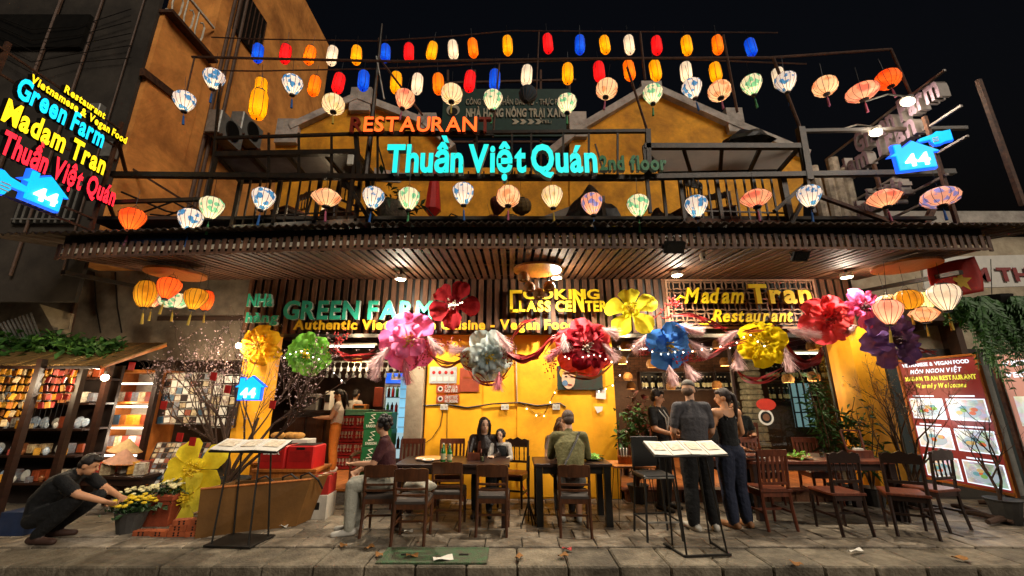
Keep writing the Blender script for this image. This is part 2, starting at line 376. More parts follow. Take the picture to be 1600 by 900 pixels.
# ---- rooms behind the openings
FZ = .20
fl = struct(MB().box((1.0, 9.7, FZ / 2 - .03), (14.4, 4.7, FZ - .04)).build('interior_floor', m_joint))
tm = MB().cbox((0, 0, 0), (.392, .392, .03), .004).mesh('floor_tile', m_tile)
for i in range(31):
    for j in range(12):
        xx = -6.0 + i * .4; yy = 7.36 + j * .4
        if (-4.3 < xx < -1.3 or 1.7 < xx < 5.8) and j < 9: put(tm, 'floor_tile', fl, (xx, yy, FZ - .047))
st = thing('stone_step', 'rubble stone threshold step below the tiled left room', 'step', (-3.0, 6.98, 0), world=True)
xx = -4.25
while xx < -1.9:
    w = rnd.uniform(.14, .3); MB().cbox((xx + w / 2, 7.02, .085), (w - .012, .16, .17 + rnd.uniform(-.01, .005)), .02).build('stone', m_stone, st); xx += w
MB().box((-3.05, 7.04, .186), (2.5, .26, .03)).build('tread', m_owood, st)
st = thing('brick_step', 'long low step edge along the open right dining room', 'step', (3.6, 7.0, 0), world=True)
xx = 1.8
while xx < 5.6:
    MB().cbox((xx + .11, 7.06, .075), (.21, .14, .15), .008).build('brick', m_brick, st); xx += .222
MB().box((3.65, 7.08, .165), (3.8, .2, .025)).build('tread', m_rwood, st)
m_iw = M('dark_brown_interior', '#4a3426', .8, var=.3, scale=3, bump=.3)
bk = struct(MB().box((-4.2, 11.2, 1.5), (6.2, .2, 3)).build('wall_back', m_iw))
wR = struct(MB().box((5.0, 11.0, 1.5), (7.4, .2, 3)).build('wall_back', m_iw))
bmm = MB().cbox((0, 0, 0), (.205, .03, .06), .004).mesh('brick', m_brick)
for j in range(9):
    for i in range(20):
        put(bmm, 'brick', wR, (2.6 + i * .218 + (j % 2) * .1, 10.885, 2.02 + j * .07), None)
struct(MB().box((-6.6, 9.3, 1.5), (.12, 3.4, 3)).build('wall_side', m_iw)); struct(MB().box((-1.35, 9.35, 1.5), (.12, 3.7, 3)).build('wall_side', m_iw))
struct(MB().box((1.8, 9.35, 1.5), (.08, 3.6, 3)).build('wall_side', m_iw)); struct(MB().box((8.4, 9.3, 1.5), (.12, 3.5, 3)).build('wall_side', m_iw))
ci = struct(MB().box((1, 9.4, 2.98), (15, 4.2, .08)).build('ceiling', m_iw))
bmx = MB().box((0, 0, 0), (.09, 3.7, .12)).mesh('ceiling_beam', m_dwood)
for xx in (-4.4, -3.8, -3.2, -2.6, -2.0, -5.0, -5.6, 2.2, 2.9, 3.6, 4.3, 5.0, 5.6, 6.3, 7.0, 7.7): put(bmx, 'ceiling_beam', ci, (xx, 9.3, 2.86))
# window glass at the right of the dining room, with two stickers
t = thing('window_pane', 'clear glass window pane in thin dark frame right of the dining room opening', 'window', (4.6, FY + .05, 0), world=True)
MB().box((4.72, FY + .05, 1.5), (1.7, .008, 2.2)).build('pane', glass, t)
for xx in (3.86, 5.58): MB().box((xx, FY + .05, 1.42), (.04, .05, 2.42)).build('frame_bar', m_dwood, t)
def disc(mb, c, r, n=20, ry=None): return mb.quad(*[(c[0] + r * math.cos(2 * math.pi * k / n), c[1], c[2] + (ry or r) * math.sin(2 * math.pi * k / n)) for k in range(n)])
c = P(1197, 632, FY + .03)
tag(disc(MB(), c, .17, ry=.1).build('sticker', M('red_vinyl', '#c23420', .5)), 'red oval sticker on the dining room window glass', 'sticker')
c = P(1197, 652, FY + .03); t = thing('sticker', 'round white ringed sticker on the window glass below the red one', 'sticker', c, world=True)
disc(MB(), c, .13).build('disc', m_paper, t); disc(MB(), c + V((0, -.003, 0)), .095).build('dark_ring', m_black, t); disc(MB(), c + V((0, -.006, 0)), .06).build('centre', m_brick, t)

# ================================================================== awning over the pavement
def zf(x): return 3.475 - max(0, -1.5 - x) * .032 - max(0, x - 2.5) * .006
AX0, AX1, AY = -5.95, 6.3, 5.0
aw = thing('slatted_awning', 'long brown slatted wooden awning with corrugated roof over the terrace tables', 'awning', (0, 5, 3.4), world=True)
rs = MB(); n = 460
def rf(u, v):
    x = -6.75 + u * 14.0; y = 4.84 + v * 2.4
    return V((x, y, zf(x) + .33 + v * .42 + .022 * math.sin(x * 2 * math.pi / .105) - (1 - v) * .03))
rs.grid(rf, n, 5); ro = rs.build('roof_sheet', m_roof, aw)
so = ro.modifiers.new('thickness', 'SOLIDIFY'); so.thickness = .006
fs = MB().cbox((0, 0, 0), (.055, .018, .215), .004).mesh('fringe_slat', m_wood)
x = AX0
while x < AX1:
    put(fs, 'fringe_slat', aw, (x, AY + rnd.uniform(-.004, .004), zf(x) + .105 + rnd.uniform(-.012, .012)), (0, rnd.uniform(-.03, .03), 0)); x += .0935
m_pale = M('pale_batten', '#d6cbb4', .7, var=.3, scale=14)
for k in range(8):
    x0 = AX0 + k * 1.53; x1 = x0 + 1.52; MB().bar((x0, AY + .03, zf(x0) + .115), (x1, AY + .03, zf(x1) + .115), .06, .022, up=(0, 1, 0)).build('batten', m_pale, aw)
    MB().bar((x0, AY + .06, zf(x0) + .26), (x1, AY + .06, zf(x1) + .26), .05, .12, up=(0, 0, 1)).build('edge_beam', m_black, aw)
    MB().bar((x0, AY - .016, zf(x0) + .012), (x1, AY - .016, zf(x1) + .012), .028, .014, up=(0, 1, 0)).build('batten', m_wood, aw)
cs = MB().cbox((0, 0, 0), (.078, 2.04, .018), .003).mesh('ceiling_slat', m_woodd)
x = AX0 + .05
while x < AX1:
    z0_ = zf(x) + .05; z1_ = 3.66; y0_, y1_ = AY + .08, FY - .12
    put(cs, 'ceiling_slat', aw, (x + rnd.uniform(-.005, .005), (y0_ + y1_) / 2, (z0_ + z1_) / 2 + rnd.uniform(-.006, .006)), (math.atan2(z1_ - z0_, y1_ - y0_), rnd.uniform(-.05, .05), rnd.uniform(-.006, .006))); x += .118
for yy in (5.6, 6.2, 6.8): MB().box((.1, yy, 3.67 + .01), (12.1, .05, .06)).build('joist', m_black, aw)
for px in (100, 1500):   # awning posts' brackets at either end, against the side walls
    q = P(px, 420, 5.4); MB().bar((q.x, 5.4, q.z - .05), (q.x, 7.1, q.z + .1), .06).build('bracket', m_steel, aw)

# downlights under the awning
for k, (px, py) in enumerate([(626, 436), (870, 434), (1058, 430), (1323, 433)]):
    q = P(px, py, 6.3); q.z = min(q.z, 3.56)
    t = thing('ceiling_downlight', ['round lit downlight above the green farm lettering', 'round lit downlight beside the middle woven tray', 'round lit downlight above the left edge of the lattice panel', 'round lit downlight at the right end of the awning'][k], 'light', q, group='lit downlights under the awning')
    MB().lathe([(.0, .06), (.085, .06), (.09, .0), (.075, -.012), (.075, .0)], 18).build('housing', m_paper, t)
    MB().lathe([(.0, -.004), (.073, -.004), (.073, -.012), (.0, -.02)], 18).build('diffuser', e_bulb, t)
    lamp('downlight_lamp', (0, 0, -.06), (165, 145, 145, 105)[k], (1, .87, .69), .06, None, 'SPOT', 166, (0, -.12, -2), parent=t); MB().tube([(0, 0, .06), (0, 0, 3.60 - q.z)], .02, 8).build('stem', m_black, t); lamp('downlight_spill', (0, 0, -.10), (17, 16, 16, 12)[k], (1, .86, .66), .06, parent=t)
for k, (px, py) in enumerate([(1053, 386), (1250, 399)]):
    q = P(px, py, 4.98 + k * .3)
    t = thing('floodlight', ['black square floodlight clipped on the awning fringe', 'small black floodlight under the right part of the awning'][k], 'floodlight', q, group='unlit black floodlights')
    rot = Matrix.Rotation(R(-50), 3, 'X'); MB().cbox((0, 0, 0), (.27 - k * .05, .16, .06), .012, rot).build('housing', m_black, t)
    MB().box(rot @ V((0, 0, -.035)), (.22 - k * .05, .12, .006), rot).build('lens', M('dark_lens', '#20211f', .1), t)
    b_ = MB()
    for sx in (-1, 1): b_.bar((sx * (.145 - k * .025), 0, 0), (sx * (.145 - k * .025), .05, .12), .014)
    b_.bar((-.145 + k * .025, .05, .12), (.145 - k * .025, .05, .12), .014); b_.build('bracket', m_black, t)
q = P(1098, 400, 5.3); t = thing('security_camera', 'small white security camera under the awning right of the floodlight', 'camera', q)
MB().lathe([(.0, .05), (.035, .05), (.04, .02), (.04, -.05), (.03, -.07), (0, -.07)], 12).build('housing', m_paper, t); MB().ell((0, -.035, -.03), .018).build('lens', m_black, t); MB().tube([(0, 0, .05), (-.06, .03, .07)], .012).build('arm', m_paper, t)

# ================================================================== upper storey
UY = 7.7
def gable(name, pts, label=None):
    pts3 = [P(px, py, UY) for px, py in pts]; return pts3
gw = [(430, 205), (560, 158), (668, 196), (705, 232), (705, 420), (430, 420)]
lw = [P(px, py, UY) for px, py in gw]
MB().prism(lw, (0, .25, 0)).build('gable_wall', m_yeld, rb)
gr_ = [(890, 205), (1018, 140), (1150, 200), (1255, 240), (1255, 420), (890, 420)]
MB().prism([P(px, py, UY) for px, py in gr_], (0, .25, 0)).build('gable_wall', m_yeld, rb)
MB().prism([P(px, py, UY + .03) for px, py in [(700, 262), (895, 262), (895, 420), (700, 420)]], (0, .2, 0)).build('wall', m_yeld, rb)
def coping(a, b): 
    p, q = P(*a, UY - .06), P(*b, UY - .06); MB().bar(p + V((0, .13, 0)), q + V((0, .13, 0)), .16, .42, up=(0, 1, 0)).build('coping', m_white, rb)
for a, b in [((455, 200), (560, 152)), ((560, 152), (664, 192)), ((664, 192), (708, 232)), ((860, 238), (908, 200)), ((908, 200), (1016, 136)), ((1016, 136), (1145, 194)), ((1145, 194), (1262, 242))]: coping(a, b)
def merlon(px0, px1, py0, py1):
    a, b = P(px0, py0, UY - .12), P(px1, py1, UY - .12); MB().box(((a.x + b.x) / 2, UY + .1, (a.z + b.z) / 2), (b.x - a.x, .44, a.z - b.z)).build('merlon', m_white, rb)
for q in [(434, 462, 185, 222), (549, 577, 136, 172), (654, 680, 176, 200), (889, 918, 174, 213), (1002, 1036, 126, 148), (1134, 1166, 168, 205)]: merlon(*q)
# grey cracked band on the left gable
MB().prism([P(px, py, UY - .02) for px, py in [(585, 262), (640, 272), (625, 285), (583, 282)]], (0, .06, 0)).build('plaster_patch', m_white, rb)
tr = thing('tarred_lean_to_roof', 'grey sloping roof sheet on the terrace below the teal sign', 'roof sheet', P(880, 350, 7.0), world=True)
MB().prism([P(805, 358, 6.6), P(948, 358, 6.6), P(945, 308, 7.4), P(925, 312, 7.4)], (0, 0, .04)).build('sheet', M('grey_roof_felt', '#6d675d', .85, var=.2), tr)
# terrace slab
struct(MB().box((0, 6.45, 4.08), (12.2, 2.2, .05)).build('terrace_floor', m_dark))
# dark green company sign between the gables
m_sg = M('dark_green_board', '#17352a', .6, var=.2)
t = thing('company_sign', 'dark green company sign with pale capitals between the two yellow gables', 'sign', P(790, 210, 8.3), world=True)
a, b = P(693, 138, 8.3), P(895, 212, 8.3)
MB().box(((a.x + b.x) / 2, 8.36, (a.z + b.z) / 2), (b.x - a.x, .08, a.z - b.z)).build('board', m_sg, t)
mt = M('sign_pale_paint', '#a8a088', .6); mts = [mt, mt]
def sgn(s, st, px0, px1, py0, py1, Y, parent, mats, depth=.02, **kw):
    A, B, T = P(px0, py1, Y), P(px1, py1, Y), P(px0, py0, Y); return letters(s, st, A, (1, 0, 0), (0, 0, 1), B.x - A.x, T.z - A.z, depth, mats, parent, **kw)
sgn('CÔNG TY CỔ PHẦN ĐẦU TƯ - THỰC PHẨM', 'n', 728, 888, 155, 164, 8.31, t, mts, joined=True, name='lettering')
sgn('NHÀ HÀNG NÔNG TRẠI XANH', 'h', 728, 888, 170, 183, 8.31, t, mts, joined=True, name='lettering')
sgn('TEL:', 'n', 845, 862, 188, 193, 8.31, t, mts, joined=True, name='lettering')
disc(MB(), P(708, 172, 8.30), .16).build('logo_disc', mt, t); disc(MB(), P(708, 174, 8.29), .11).build('logo_bowl', m_black, t)
for k in range(4): MB().prism([P(800 + k * 12, 186, 8.3), P(806 + k * 12, 186, 8.3), P(811 + k * 12, 190, 8.3), P(806 + k * 12, 194, 8.3), P(800 + k * 12, 194, 8.3), P(804 + k * 12, 190, 8.3)], (0, .01, 0)).build('chevron', mt, t)
sf = thing('sign_scaffold', 'thin steel scaffold posts carrying the company sign', 'scaffold', P(790, 250, 8.4), world=True)
for px in (700, 742, 845, 890): MB().bar(P(px, 110, 8.42), P(px, 330, 8.42), .05).build('post', m_rust, sf)
MB().bar(P(690, 130, 8.42), P(900, 125, 8.42), .05).build('rail', m_rust, sf); MB().bar(P(690, 222, 8.42), P(900, 222, 8.42), .05).build('rail', m_rust, sf)

# ---- steel frame in front of the terrace, carrying signs and lanterns
BY = 5.2
bf = thing('steel_balcony_frame', 'dark green steel frame with rails and balusters across the upper terrace', 'frame', (0, BY, 4.0), world=True)
def fbar(name, a, b, w, Y=BY, Y2=None, m=None, par=None): return MB().bar(P(*a, Y), P(*b, Y2 or Y), w, w, up=(0, 1, 0)).build(name, m or m_steel, par or bf)
fbar('main_rail', (175, 273), (565, 277), .075); fbar('main_rail', (565, 277), (1005, 278), .075); fbar('main_rail', (1005, 277), (1490, 269), .075)
fbar('upper_rail', (338, 216), (560, 209), .04); fbar('upper_rail', (560, 209), (1012, 205), .05); fbar('upper_rail', (1250, 205), (1510, 200), .05)
fbar('lower_rail', (170, 316), (330, 311), .05)
fbar('post', (556, 208), (562, 280), .06); fbar('post', (1012, 203), (1014, 280), .07); fbar('post', (1250, 200), (1264, 282), .09); fbar('post', (345, 120), (331, 280), .03)
for px in (420, 467, 518, 590, 640, 690, 745, 800, 830, 880, 920, 965): fbar('post', (px, 208), (px, 276), .028)
for px0, px1 in ((590, 604), (930, 945)): fbar('strut', (px0, 225), (px1, 275), .02)
# balcony fronts: pale floor edge, balusters
for (xa, xb, ya, yb, n, nm) in ((362, 572, 357, 346, 13, 'l'), (1070, 1232, 346, 350, 11, 'r')):
    a, b = P(xa, ya, 5.35), P(xb, yb, 5.35)
    MB().bar(a, b, .085, .05, up=(0, 1, 0)).build('floor_edge', m_grey if nm == 'l' else m_rust, bf)
    MB().bar(a + V((0, 0, .17)), b + V((0, 0, .17)), .02, .02).build('low_rail', m_steel, bf)
    for k in range(n + 1):
        p = a.lerp(b, k / n); MB().bar(p, (p.x, p.y, 4.72), .022 if k % 4 else .05).build('baluster', m_steel, bf)
fbar('post', (575, 280), (578, 350), .07, 5.3); fbar('post', (1222, 280), (1236, 352), .08, 5.3); fbar('brace', (540, 282), (578, 345), .05, 5.25); fbar('brace', (1262, 284), (1210, 330), .05, 5.25); fbar('brace', (1235, 350), (1262, 300), .05, 5.25)
fbar('brace', (1262, 300), (1405, 352), .05, 5.4, 5.0, m_rust); fbar('post', (1460, 320), (1445, 352), .07, 5.4, None, m_rust)
fbar('brace', (185, 250), (330, 340), .035, 6.3, None, m_rust)
# overhead pipes that carry the silk lanterns
op = thing('lantern_pipe_rack', 'thin rusty pipe rack high above the terrace from which silk lanterns hang', 'rack', P(800, 95, BY), world=True)
def pipe(a, b, w=.02, Y=BY, Y2=None, m=m_rust, par=op): return MB().tube([P(*a, Y), P(*b, Y2 or Y)], w, 6).build('pipe', m, par)
pipe((300, 89), (620, 96)); pipe((620, 96), (900, 92)); pipe((900, 92), (1210, 90)); pipe((1205, 90), (1392, 77)); pipe((1392, 77), (1424, 150)); pipe((304, 90), (290, 150), .012); pipe((1208, 90), (1252, 205), .022); pipe((980, 105), (1012, 206), .018); pipe((1000, 50), (1008, 125), .018); pipe((1130, 55), (1152, 175), .018); pipe((780, 100), (770, 215), .015); pipe((842, 50), (838, 150), .012)
ms = thing('steel_mast', 'tall dark tapering mast rising left of the restaurant letters', 'mast', P(572, 275, 5.4), world=True)
MB().tube([P(572, 275, 5.4), P(597, 38, 5.4)], [.05, .018], 8).build('pole', m_steel, ms); MB().tube([P(592, 60, 5.42), P(592, 90, 5.42), P(660, 180, 5.42)], .018, 6).build('stay', m_rust, ms); MB().tube([P(588, 88, 5.38), P(600, 155, 5.38)], .014, 6).build('stay', m_grey, ms)
# the two glazed canopies over the balcony
m_pl = M('dusty_panel', '#6e6467', .55, var=.25, scale=3, c2='#473f42'); m_pl2 = M('pale_dusty_panel', '#d8d0c4', .55, var=.2, scale=3, c2='#a59c90')
sheer(m_pl2, .6, (.75, .72, .68))
for k, (n0, n1, f0, f1, yn, yf, pm_, lb) in enumerate((((338, 242), (556, 238), (376, 284), (584, 274), 5.2, 6.0, m_pl, 'dark dusty panelled canopy over the left balcony'), ((1006, 229), (1250, 229), (1034, 272), (1216, 268), 5.2, 5.95, m_pl2, 'pale panelled canopy over the right balcony'))):
    A, B, D, Cc = P(*n0, yn), P(*n1, yn), P(*f0, yf), P(*f1, yf)
    t = thing('balcony_canopy', lb, 'canopy', (A + Cc) / 2, group='panelled canopies over the balconies', world=True)
    for j in range(4):
        p = [A.lerp(B, (j + .04) / 4), A.lerp(B, (j + .96) / 4), D.lerp(Cc, (j + .96) / 4), D.lerp(Cc, (j + .04) / 4)]
        MB().prism([v + V((0, 0, .03)) for v in p], (0, 0, .012)).build('panel', pm_, t)
    for j in range(5): MB().bar(A.lerp(B, j / 4), D.lerp(Cc, j / 4), .05, .05, up=(0, 0, 1)).build('rafter', m_steel, t)
    MB().bar(A, B, .07, .08, up=(0, 0, 1)).build('edge_bar', m_steel, t); MB().bar(D, Cc, .05, .06, up=(0, 0, 1)).build('edge_bar', m_steel, t)
    for q in (A, B, D, Cc): MB().bar(q, (q.x, q.y, 4.08), .045).build('post', m_steel, t)

# ================================================================== left: orange neighbour building and dark house
LX = -6.75
nb = thing('orange_neighbour_building', 'tall orange stucco building with pipes and iron railings left of the restaurant', 'building', (LX, 8, 0), world=True)
Y0 = 6.1; LX = -6.62; zt = PX(325, 96, LX).z; Yt = PX(325, 96, LX).y
MB().box((LX - .6, (Y0 + Yt) / 2, zt / 2 + 1.95), (1.2, Yt - Y0, zt - 3.9)).build('wall', m_orange, nb)
MB().box((LX - .62, Yt + 2.4, 8.9), (1.2, 4.8, 10)).build('wall', m_orange, nb)
MB().box((LX + .03, (Y0 + Yt) / 2, zt + .03), (.3, Yt - Y0 + .1, .07)).build('coping', m_rust, nb)
p0, p1 = PX(222, 112, LX), PX(275, 153, LX)
MB().bar(p0, p1, .09, .14, up=(0, 0, 1)).build('ledge', m_rust, nb)
for px, py in ((300, 300), (322, 300), (332, 200)):
    q = PX(px, py, LX + .06); MB().tube([(q.x, q.y, 2.6), (q.x, q.y, zt + 3)], .035, 8).build('drainpipe', m_pipe, nb)
rl = MB()
ya, yb = PX(235, 10, LX).y, Yt - .05
for zz in (zt + .12, zt + .85): MB().bar((LX, Y0, zz), (LX, yb, zz), .045).build('railing_bar', m_pale, nb)
k = Y0 + .08
while k < yb - .2:
    MB().tube([(LX, k, zt + .85), (LX, k, zt + .35), (LX, k + .03, zt + .22), (LX, k + .1, zt + .18), (LX, k + .17, zt + .22), (LX, k + .2, zt + .35), (LX, k + .2, zt + .62), (LX, k + .14, zt + .68), (LX, k + .09, zt + .62)], .017, 5).build('railing_scroll', m_pale, nb); k += .29
q = PX(392, 40, LX + .01)
MB().box((LX + .0, q.y, q.z), (.06, 1.0, 1.3)).build('window', m_black, nb)
for k in range(7): MB().bar((LX + .05, q.y - .45 + k * .15, q.z - .6), (LX + .05, q.y - .45 + k * .15, q.z + .6), .02).build('window_bar', m_rust, nb)
for k, (px, py) in enumerate(((352, 205), (385, 205))):
    q = PX(px, py, LX + .3); t = thing('air_conditioner_unit', ['nearer grey air conditioner box on the orange wall', 'farther grey air conditioner box on the orange wall'][k], 'air conditioner', q, group='air conditioner boxes on the orange wall')
    MB().cbox((0, 0, 0), (.3, .75, .55), .02).build('case', m_grey, t); MB().lathe([(.0, 0), (.2, 0), (.22, .02), (.2, .03), (0, .02)], 16, (.15, 0, 0), Matrix.Rotation(R(90), 3, 'Y')).build('fan_grille', m_black, t)
    bb = MB(); 
    for s_ in (-1, 1): bb.bar((-.2, s_ * .3, -.29), (.2, s_ * .3, -.29), .03)
    bb.build('bracket', m_rust, t)
# dark house at the far left
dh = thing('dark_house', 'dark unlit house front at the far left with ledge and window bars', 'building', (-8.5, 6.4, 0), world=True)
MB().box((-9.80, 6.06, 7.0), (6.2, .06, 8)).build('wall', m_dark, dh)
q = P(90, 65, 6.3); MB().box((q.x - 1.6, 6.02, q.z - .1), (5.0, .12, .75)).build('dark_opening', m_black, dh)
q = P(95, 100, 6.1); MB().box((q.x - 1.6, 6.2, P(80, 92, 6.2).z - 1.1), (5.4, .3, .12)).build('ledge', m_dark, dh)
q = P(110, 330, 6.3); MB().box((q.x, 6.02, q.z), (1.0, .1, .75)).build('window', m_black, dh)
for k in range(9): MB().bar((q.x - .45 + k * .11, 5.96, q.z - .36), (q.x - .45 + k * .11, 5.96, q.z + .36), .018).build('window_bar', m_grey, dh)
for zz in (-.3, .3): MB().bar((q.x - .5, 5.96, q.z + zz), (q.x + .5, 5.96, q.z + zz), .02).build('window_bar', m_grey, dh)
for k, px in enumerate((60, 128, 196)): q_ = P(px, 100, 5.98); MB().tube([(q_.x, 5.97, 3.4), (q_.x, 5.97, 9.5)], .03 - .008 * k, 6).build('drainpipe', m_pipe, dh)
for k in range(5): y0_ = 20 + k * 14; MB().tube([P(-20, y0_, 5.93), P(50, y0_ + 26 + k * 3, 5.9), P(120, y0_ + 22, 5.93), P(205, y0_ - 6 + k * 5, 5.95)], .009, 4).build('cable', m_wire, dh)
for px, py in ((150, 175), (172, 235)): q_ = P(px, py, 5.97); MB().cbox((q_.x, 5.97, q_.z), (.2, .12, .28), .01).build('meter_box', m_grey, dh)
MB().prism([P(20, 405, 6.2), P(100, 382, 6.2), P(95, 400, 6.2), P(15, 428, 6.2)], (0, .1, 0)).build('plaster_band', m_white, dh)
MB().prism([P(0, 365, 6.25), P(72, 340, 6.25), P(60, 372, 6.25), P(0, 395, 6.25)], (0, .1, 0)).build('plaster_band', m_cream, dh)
# pale side wall above the souvenir shop
sw = thing('shop_wall', 'pale patched plaster wall above the souvenir stall at left', 'wall', (-6.4, 7.3, 0), world=True)
MB().box((-7.15, 7.42, 3.15), (4.8, .2, 1.85)).build('plaster', M('patched_plaster', '#857866', .85, var=.3, scale=1.5, bump=.4, c2='#4d4338'), sw)
for px in (147, 180): MB().tube([P(px, 425, 7.3), P(px + 3, 480, 7.3), P(px + 10, 520, 7.3)], .012, 5).build('crack_wire', m_wire, sw)
MB().bar(P(128, 430, 7.29), P(105, 530, 7.29), .06).build('conduit', m_pipe, sw)
t = thing('stair_roof_gable', 'small pale gabled roof piece beside the dark house at left', 'roof', P(65, 445, 6.3), world=True)
MB().prism([P(12, 456, 6.2), P(65, 422, 6.2), P(92, 460, 6.2)], (0, .3, 0)).build('gable', m_white, t); MB().bar(P(8, 458, 6.15), P(96, 463, 6.15), .05).build('eave', m_grey, t); MB().tube([P(78, 446, 6.1), P(84, 440, 6.1), P(89, 450, 6.1), P(80, 458, 6.1)], .02, 6).build('cable_loop', m_wire, t)
t = thing('leaning_panel', 'dark louvred panel leaning on the left house above the stall roof', 'panel', P(60, 500, 6.4), world=True)
for k in range(9): MB().bar(P(0 + k * 6, 505 - k * 2.0, 6.35), P(18 + k * 6, 535, 6.35), .018).build('louvre', m_grey, t)
MB().prism([P(62, 475, 6.4), P(112, 490, 6.4), P(104, 530, 6.4), P(92, 530, 6.4)], (0, .04, 0)).build('board', m_cream, t)

# ================================================================== right: neighbour house, banner
rh = thing('right_neighbour_house', 'pale neighbour house front at right behind the menu boxes', 'building', (9, 7.6, 0), world=True)
MB().box((10.2, 8.0, 2.4), (7.6, .3, 4.8)).build('wall', m_cream, rh)
MB().box((10.2, 7.75, P(1500, 345, 7.75).z), (7.6, .4, .25)).build('cornice', m_white, rh)
MB().box((9.6, 7.8, 2.35), (5.4, .1, .25)).build('lintel', m_steel, rh)
MB().box((8.9, 7.82, 1.1), (3.6, .06, 2.2)).build('shutter', M('dark_shutter', '#26302e', .5), rh)
t = thing('banner', 'white banner with dark red capitals on the neighbour house at far right', 'banner', P(1540, 425, 7.0), world=True)
MB().prism([P(1440, 402, 7.0), P(1605, 398, 7.0), P(1605, 447, 7.0), P(1445, 452, 7.0)], (0, .04, 0)).build('cloth', m_paper, t)
mr = M('dark_red_print', '#8a1f1c', .6)
letters('M TH', 'h', P(1522, 439, 6.98), (1, 0, 0), (0, 0, 1), P(1612, 439, 6.98).x - P(1522, 439, 6.98).x, P(0, 418, 6.98).z - P(0, 439, 6.98).z, .006, [mr, mr], t)
mfl = M('red_flag_cloth', '#cc2a18', .7, var=.3, scale=3)
t = thing('national_flag', 'red flag with yellow star hanging below the awning at right', 'flag', P(1480, 430, 5.9), world=True)
A, B, Cc, D = P(1448, 416, 5.7), P(1524, 400, 5.7), P(1534, 456, 5.7), P(1466, 468, 5.7)
def flg(u, v):
    p = A.lerp(B, u).lerp(D.lerp(Cc, u), v); return p + V((0, .04 * math.sin(u * 9 + v * 3), 0))
o = MB().grid(flg, 14, 10).build('cloth', mfl, t, True); so = o.modifiers.new('thickness', 'SOLIDIFY'); so.thickness = .004
c = flg(.55, .62) + V((0, -.06, 0)); star = [c + V((math.sin(k * math.pi / 5) * (.17 if k % 2 == 0 else .07), 0, math.cos(k * math.pi / 5) * (.17 if k % 2 == 0 else .07))) for k in range(10)]
MB().prism(star, (0, .006, 0)).build('star', M('flag_yellow', '#d6a820', .7), t)
# ================================================================== lit signs on the steel frame
e_cy = E('teal_sign_face', '#21e6d6', 1.15); e_or = E('orange_sign_face', '#ff5a1e', 2.2); m_offo = M('unlit_orange_letter', '#8a2a12', .5); m_offg = M('unlit_green_letter', '#0b7a3c', .45)
m_ret = M('letter_return', '#9fb5b0', .4); m_rto = M('letter_return_orange', '#a03a14', .4)
t = thing('restaurant_sign', 'red orange lit capitals above the teal sign with two dark letters', 'sign', P(655, 210, 5.15), world=True)
sgn('RESTAURANT', 'b', 548, 768, 186, 209, 5.13, t, [e_or, m_rto], .06, dim=(0, 9), dimmats=[m_offo, m_offo])
MB().bar(P(545, 211, 5.19), P(772, 211, 5.19), .03, .03, up=(0, 1, 0)).build('bracket_rail', m_steel, t)
t = thing('teal_sign', 'large lit teal lettering on the steel frame in the middle of the facade', 'sign', P(770, 275, 5.12), world=True)
sgn('Thuần Việt Quán', 'h', 605, 932, 231, 273, 5.08, t, [e_cy, m_ret], .09, sp=.12, gap=.05)
for k in range(14): MB().bar(P(612 + k * 24, 277, 5.14), P(612 + k * 24, 268, 5.14), .02).build('bracket', m_steel, t)
t = thing('unlit_green_sign', 'small unlit dark green lettering at the right of the teal sign', 'sign', P(985, 270, 5.12), world=True)
sgn('2nd floor', 'h', 936, 1040, 247, 269, 5.1, t, [m_offg, m_ret], .07)
# signs on the slat band
m_gf = M('green_acrylic', '#2fae8c', .6, var=.12, bump=0); m_gfs = M('green_return', '#c9d6c8', .35); m_yf = M('yellow_acrylic', '#f2b61e', .6, var=.08, bump=0); m_yfs = M('yellow_return', '#9a6a10', .5)
m_lf = M('lemon_acrylic', '#f4d21c', .6, var=.06, bump=0)
SY = FY - .27
t = thing('green_farm_sign', 'large green block capitals on the brown slats at left of the band', 'sign', P(560, 500, SY), world=True)
sgn('GREEN FARM', 'h', 444, 676, 471, 499, SY, t, [m_gf, m_gfs], .07)
t = thing('green_word_sign', 'small green two line word at the left end of the slat band', 'sign', P(410, 505, SY), world=True)
sgn('NHà', 'h', 388, 428, 460, 479, SY, t, [m_gf, m_gfs], .06); sgn('hàng', 'h', 386, 436, 489, 504, SY, t, [m_gf, m_gfs], .06)
t = thing('yellow_slogan_sign', 'long single line of yellow letters below the green capitals', 'sign', P(690, 516, SY), world=True)
sgn('Authentic Vietnamese Cuisine - Vegan Foods', 'h', 460, 908, 500, 515, SY, t, [m_yf, m_yfs], .05)
t = thing('cooking_class_sign', 'yellow two line capitals with one tall first letter in the middle of the band', 'sign', P(870, 488, SY), world=True)
sgn('OOKING', 'h', 817, 936, 453, 468, SY, t, [m_lf, m_yfs], .06); sgn('LASS CE', 'h', 811, 893, 471, 487, SY, t, [m_lf, m_yfs], .06); sgn('N', 'h', 895, 912, 453, 487, SY - .01, t, [m_lf, m_yfs], .06); sgn('TER', 'h', 914, 948, 471, 487, SY, t, [m_lf, m_yfs], .06)
cA = MB()
for a, b in (((797, 456), (816, 456)), ((799, 454), (799, 488)), ((797, 486), (810, 486))): cA.bar(P(*a, SY - .03), P(*b, SY - .03), .05, .06, up=(0, 1, 0))
cA.build('letter', m_lf, t)
t = thing('script_sign', 'yellow slanted script lettering on the lattice panel at right of the band', 'sign', P(1160, 508, SY), world=True)
sgn('Madam', 's', 1068, 1162, 450, 474, SY - .02, t, [m_lf, m_yfs], .05, gap=.03); sgn('Tran', 'h', 1170, 1266, 445, 474, SY - .02, t, [m_lf, m_yfs], .06); sgn('Restaurant', 's', 1112, 1238, 484, 503, SY - .02, t, [m_lf, m_yfs], .05, gap=.03)
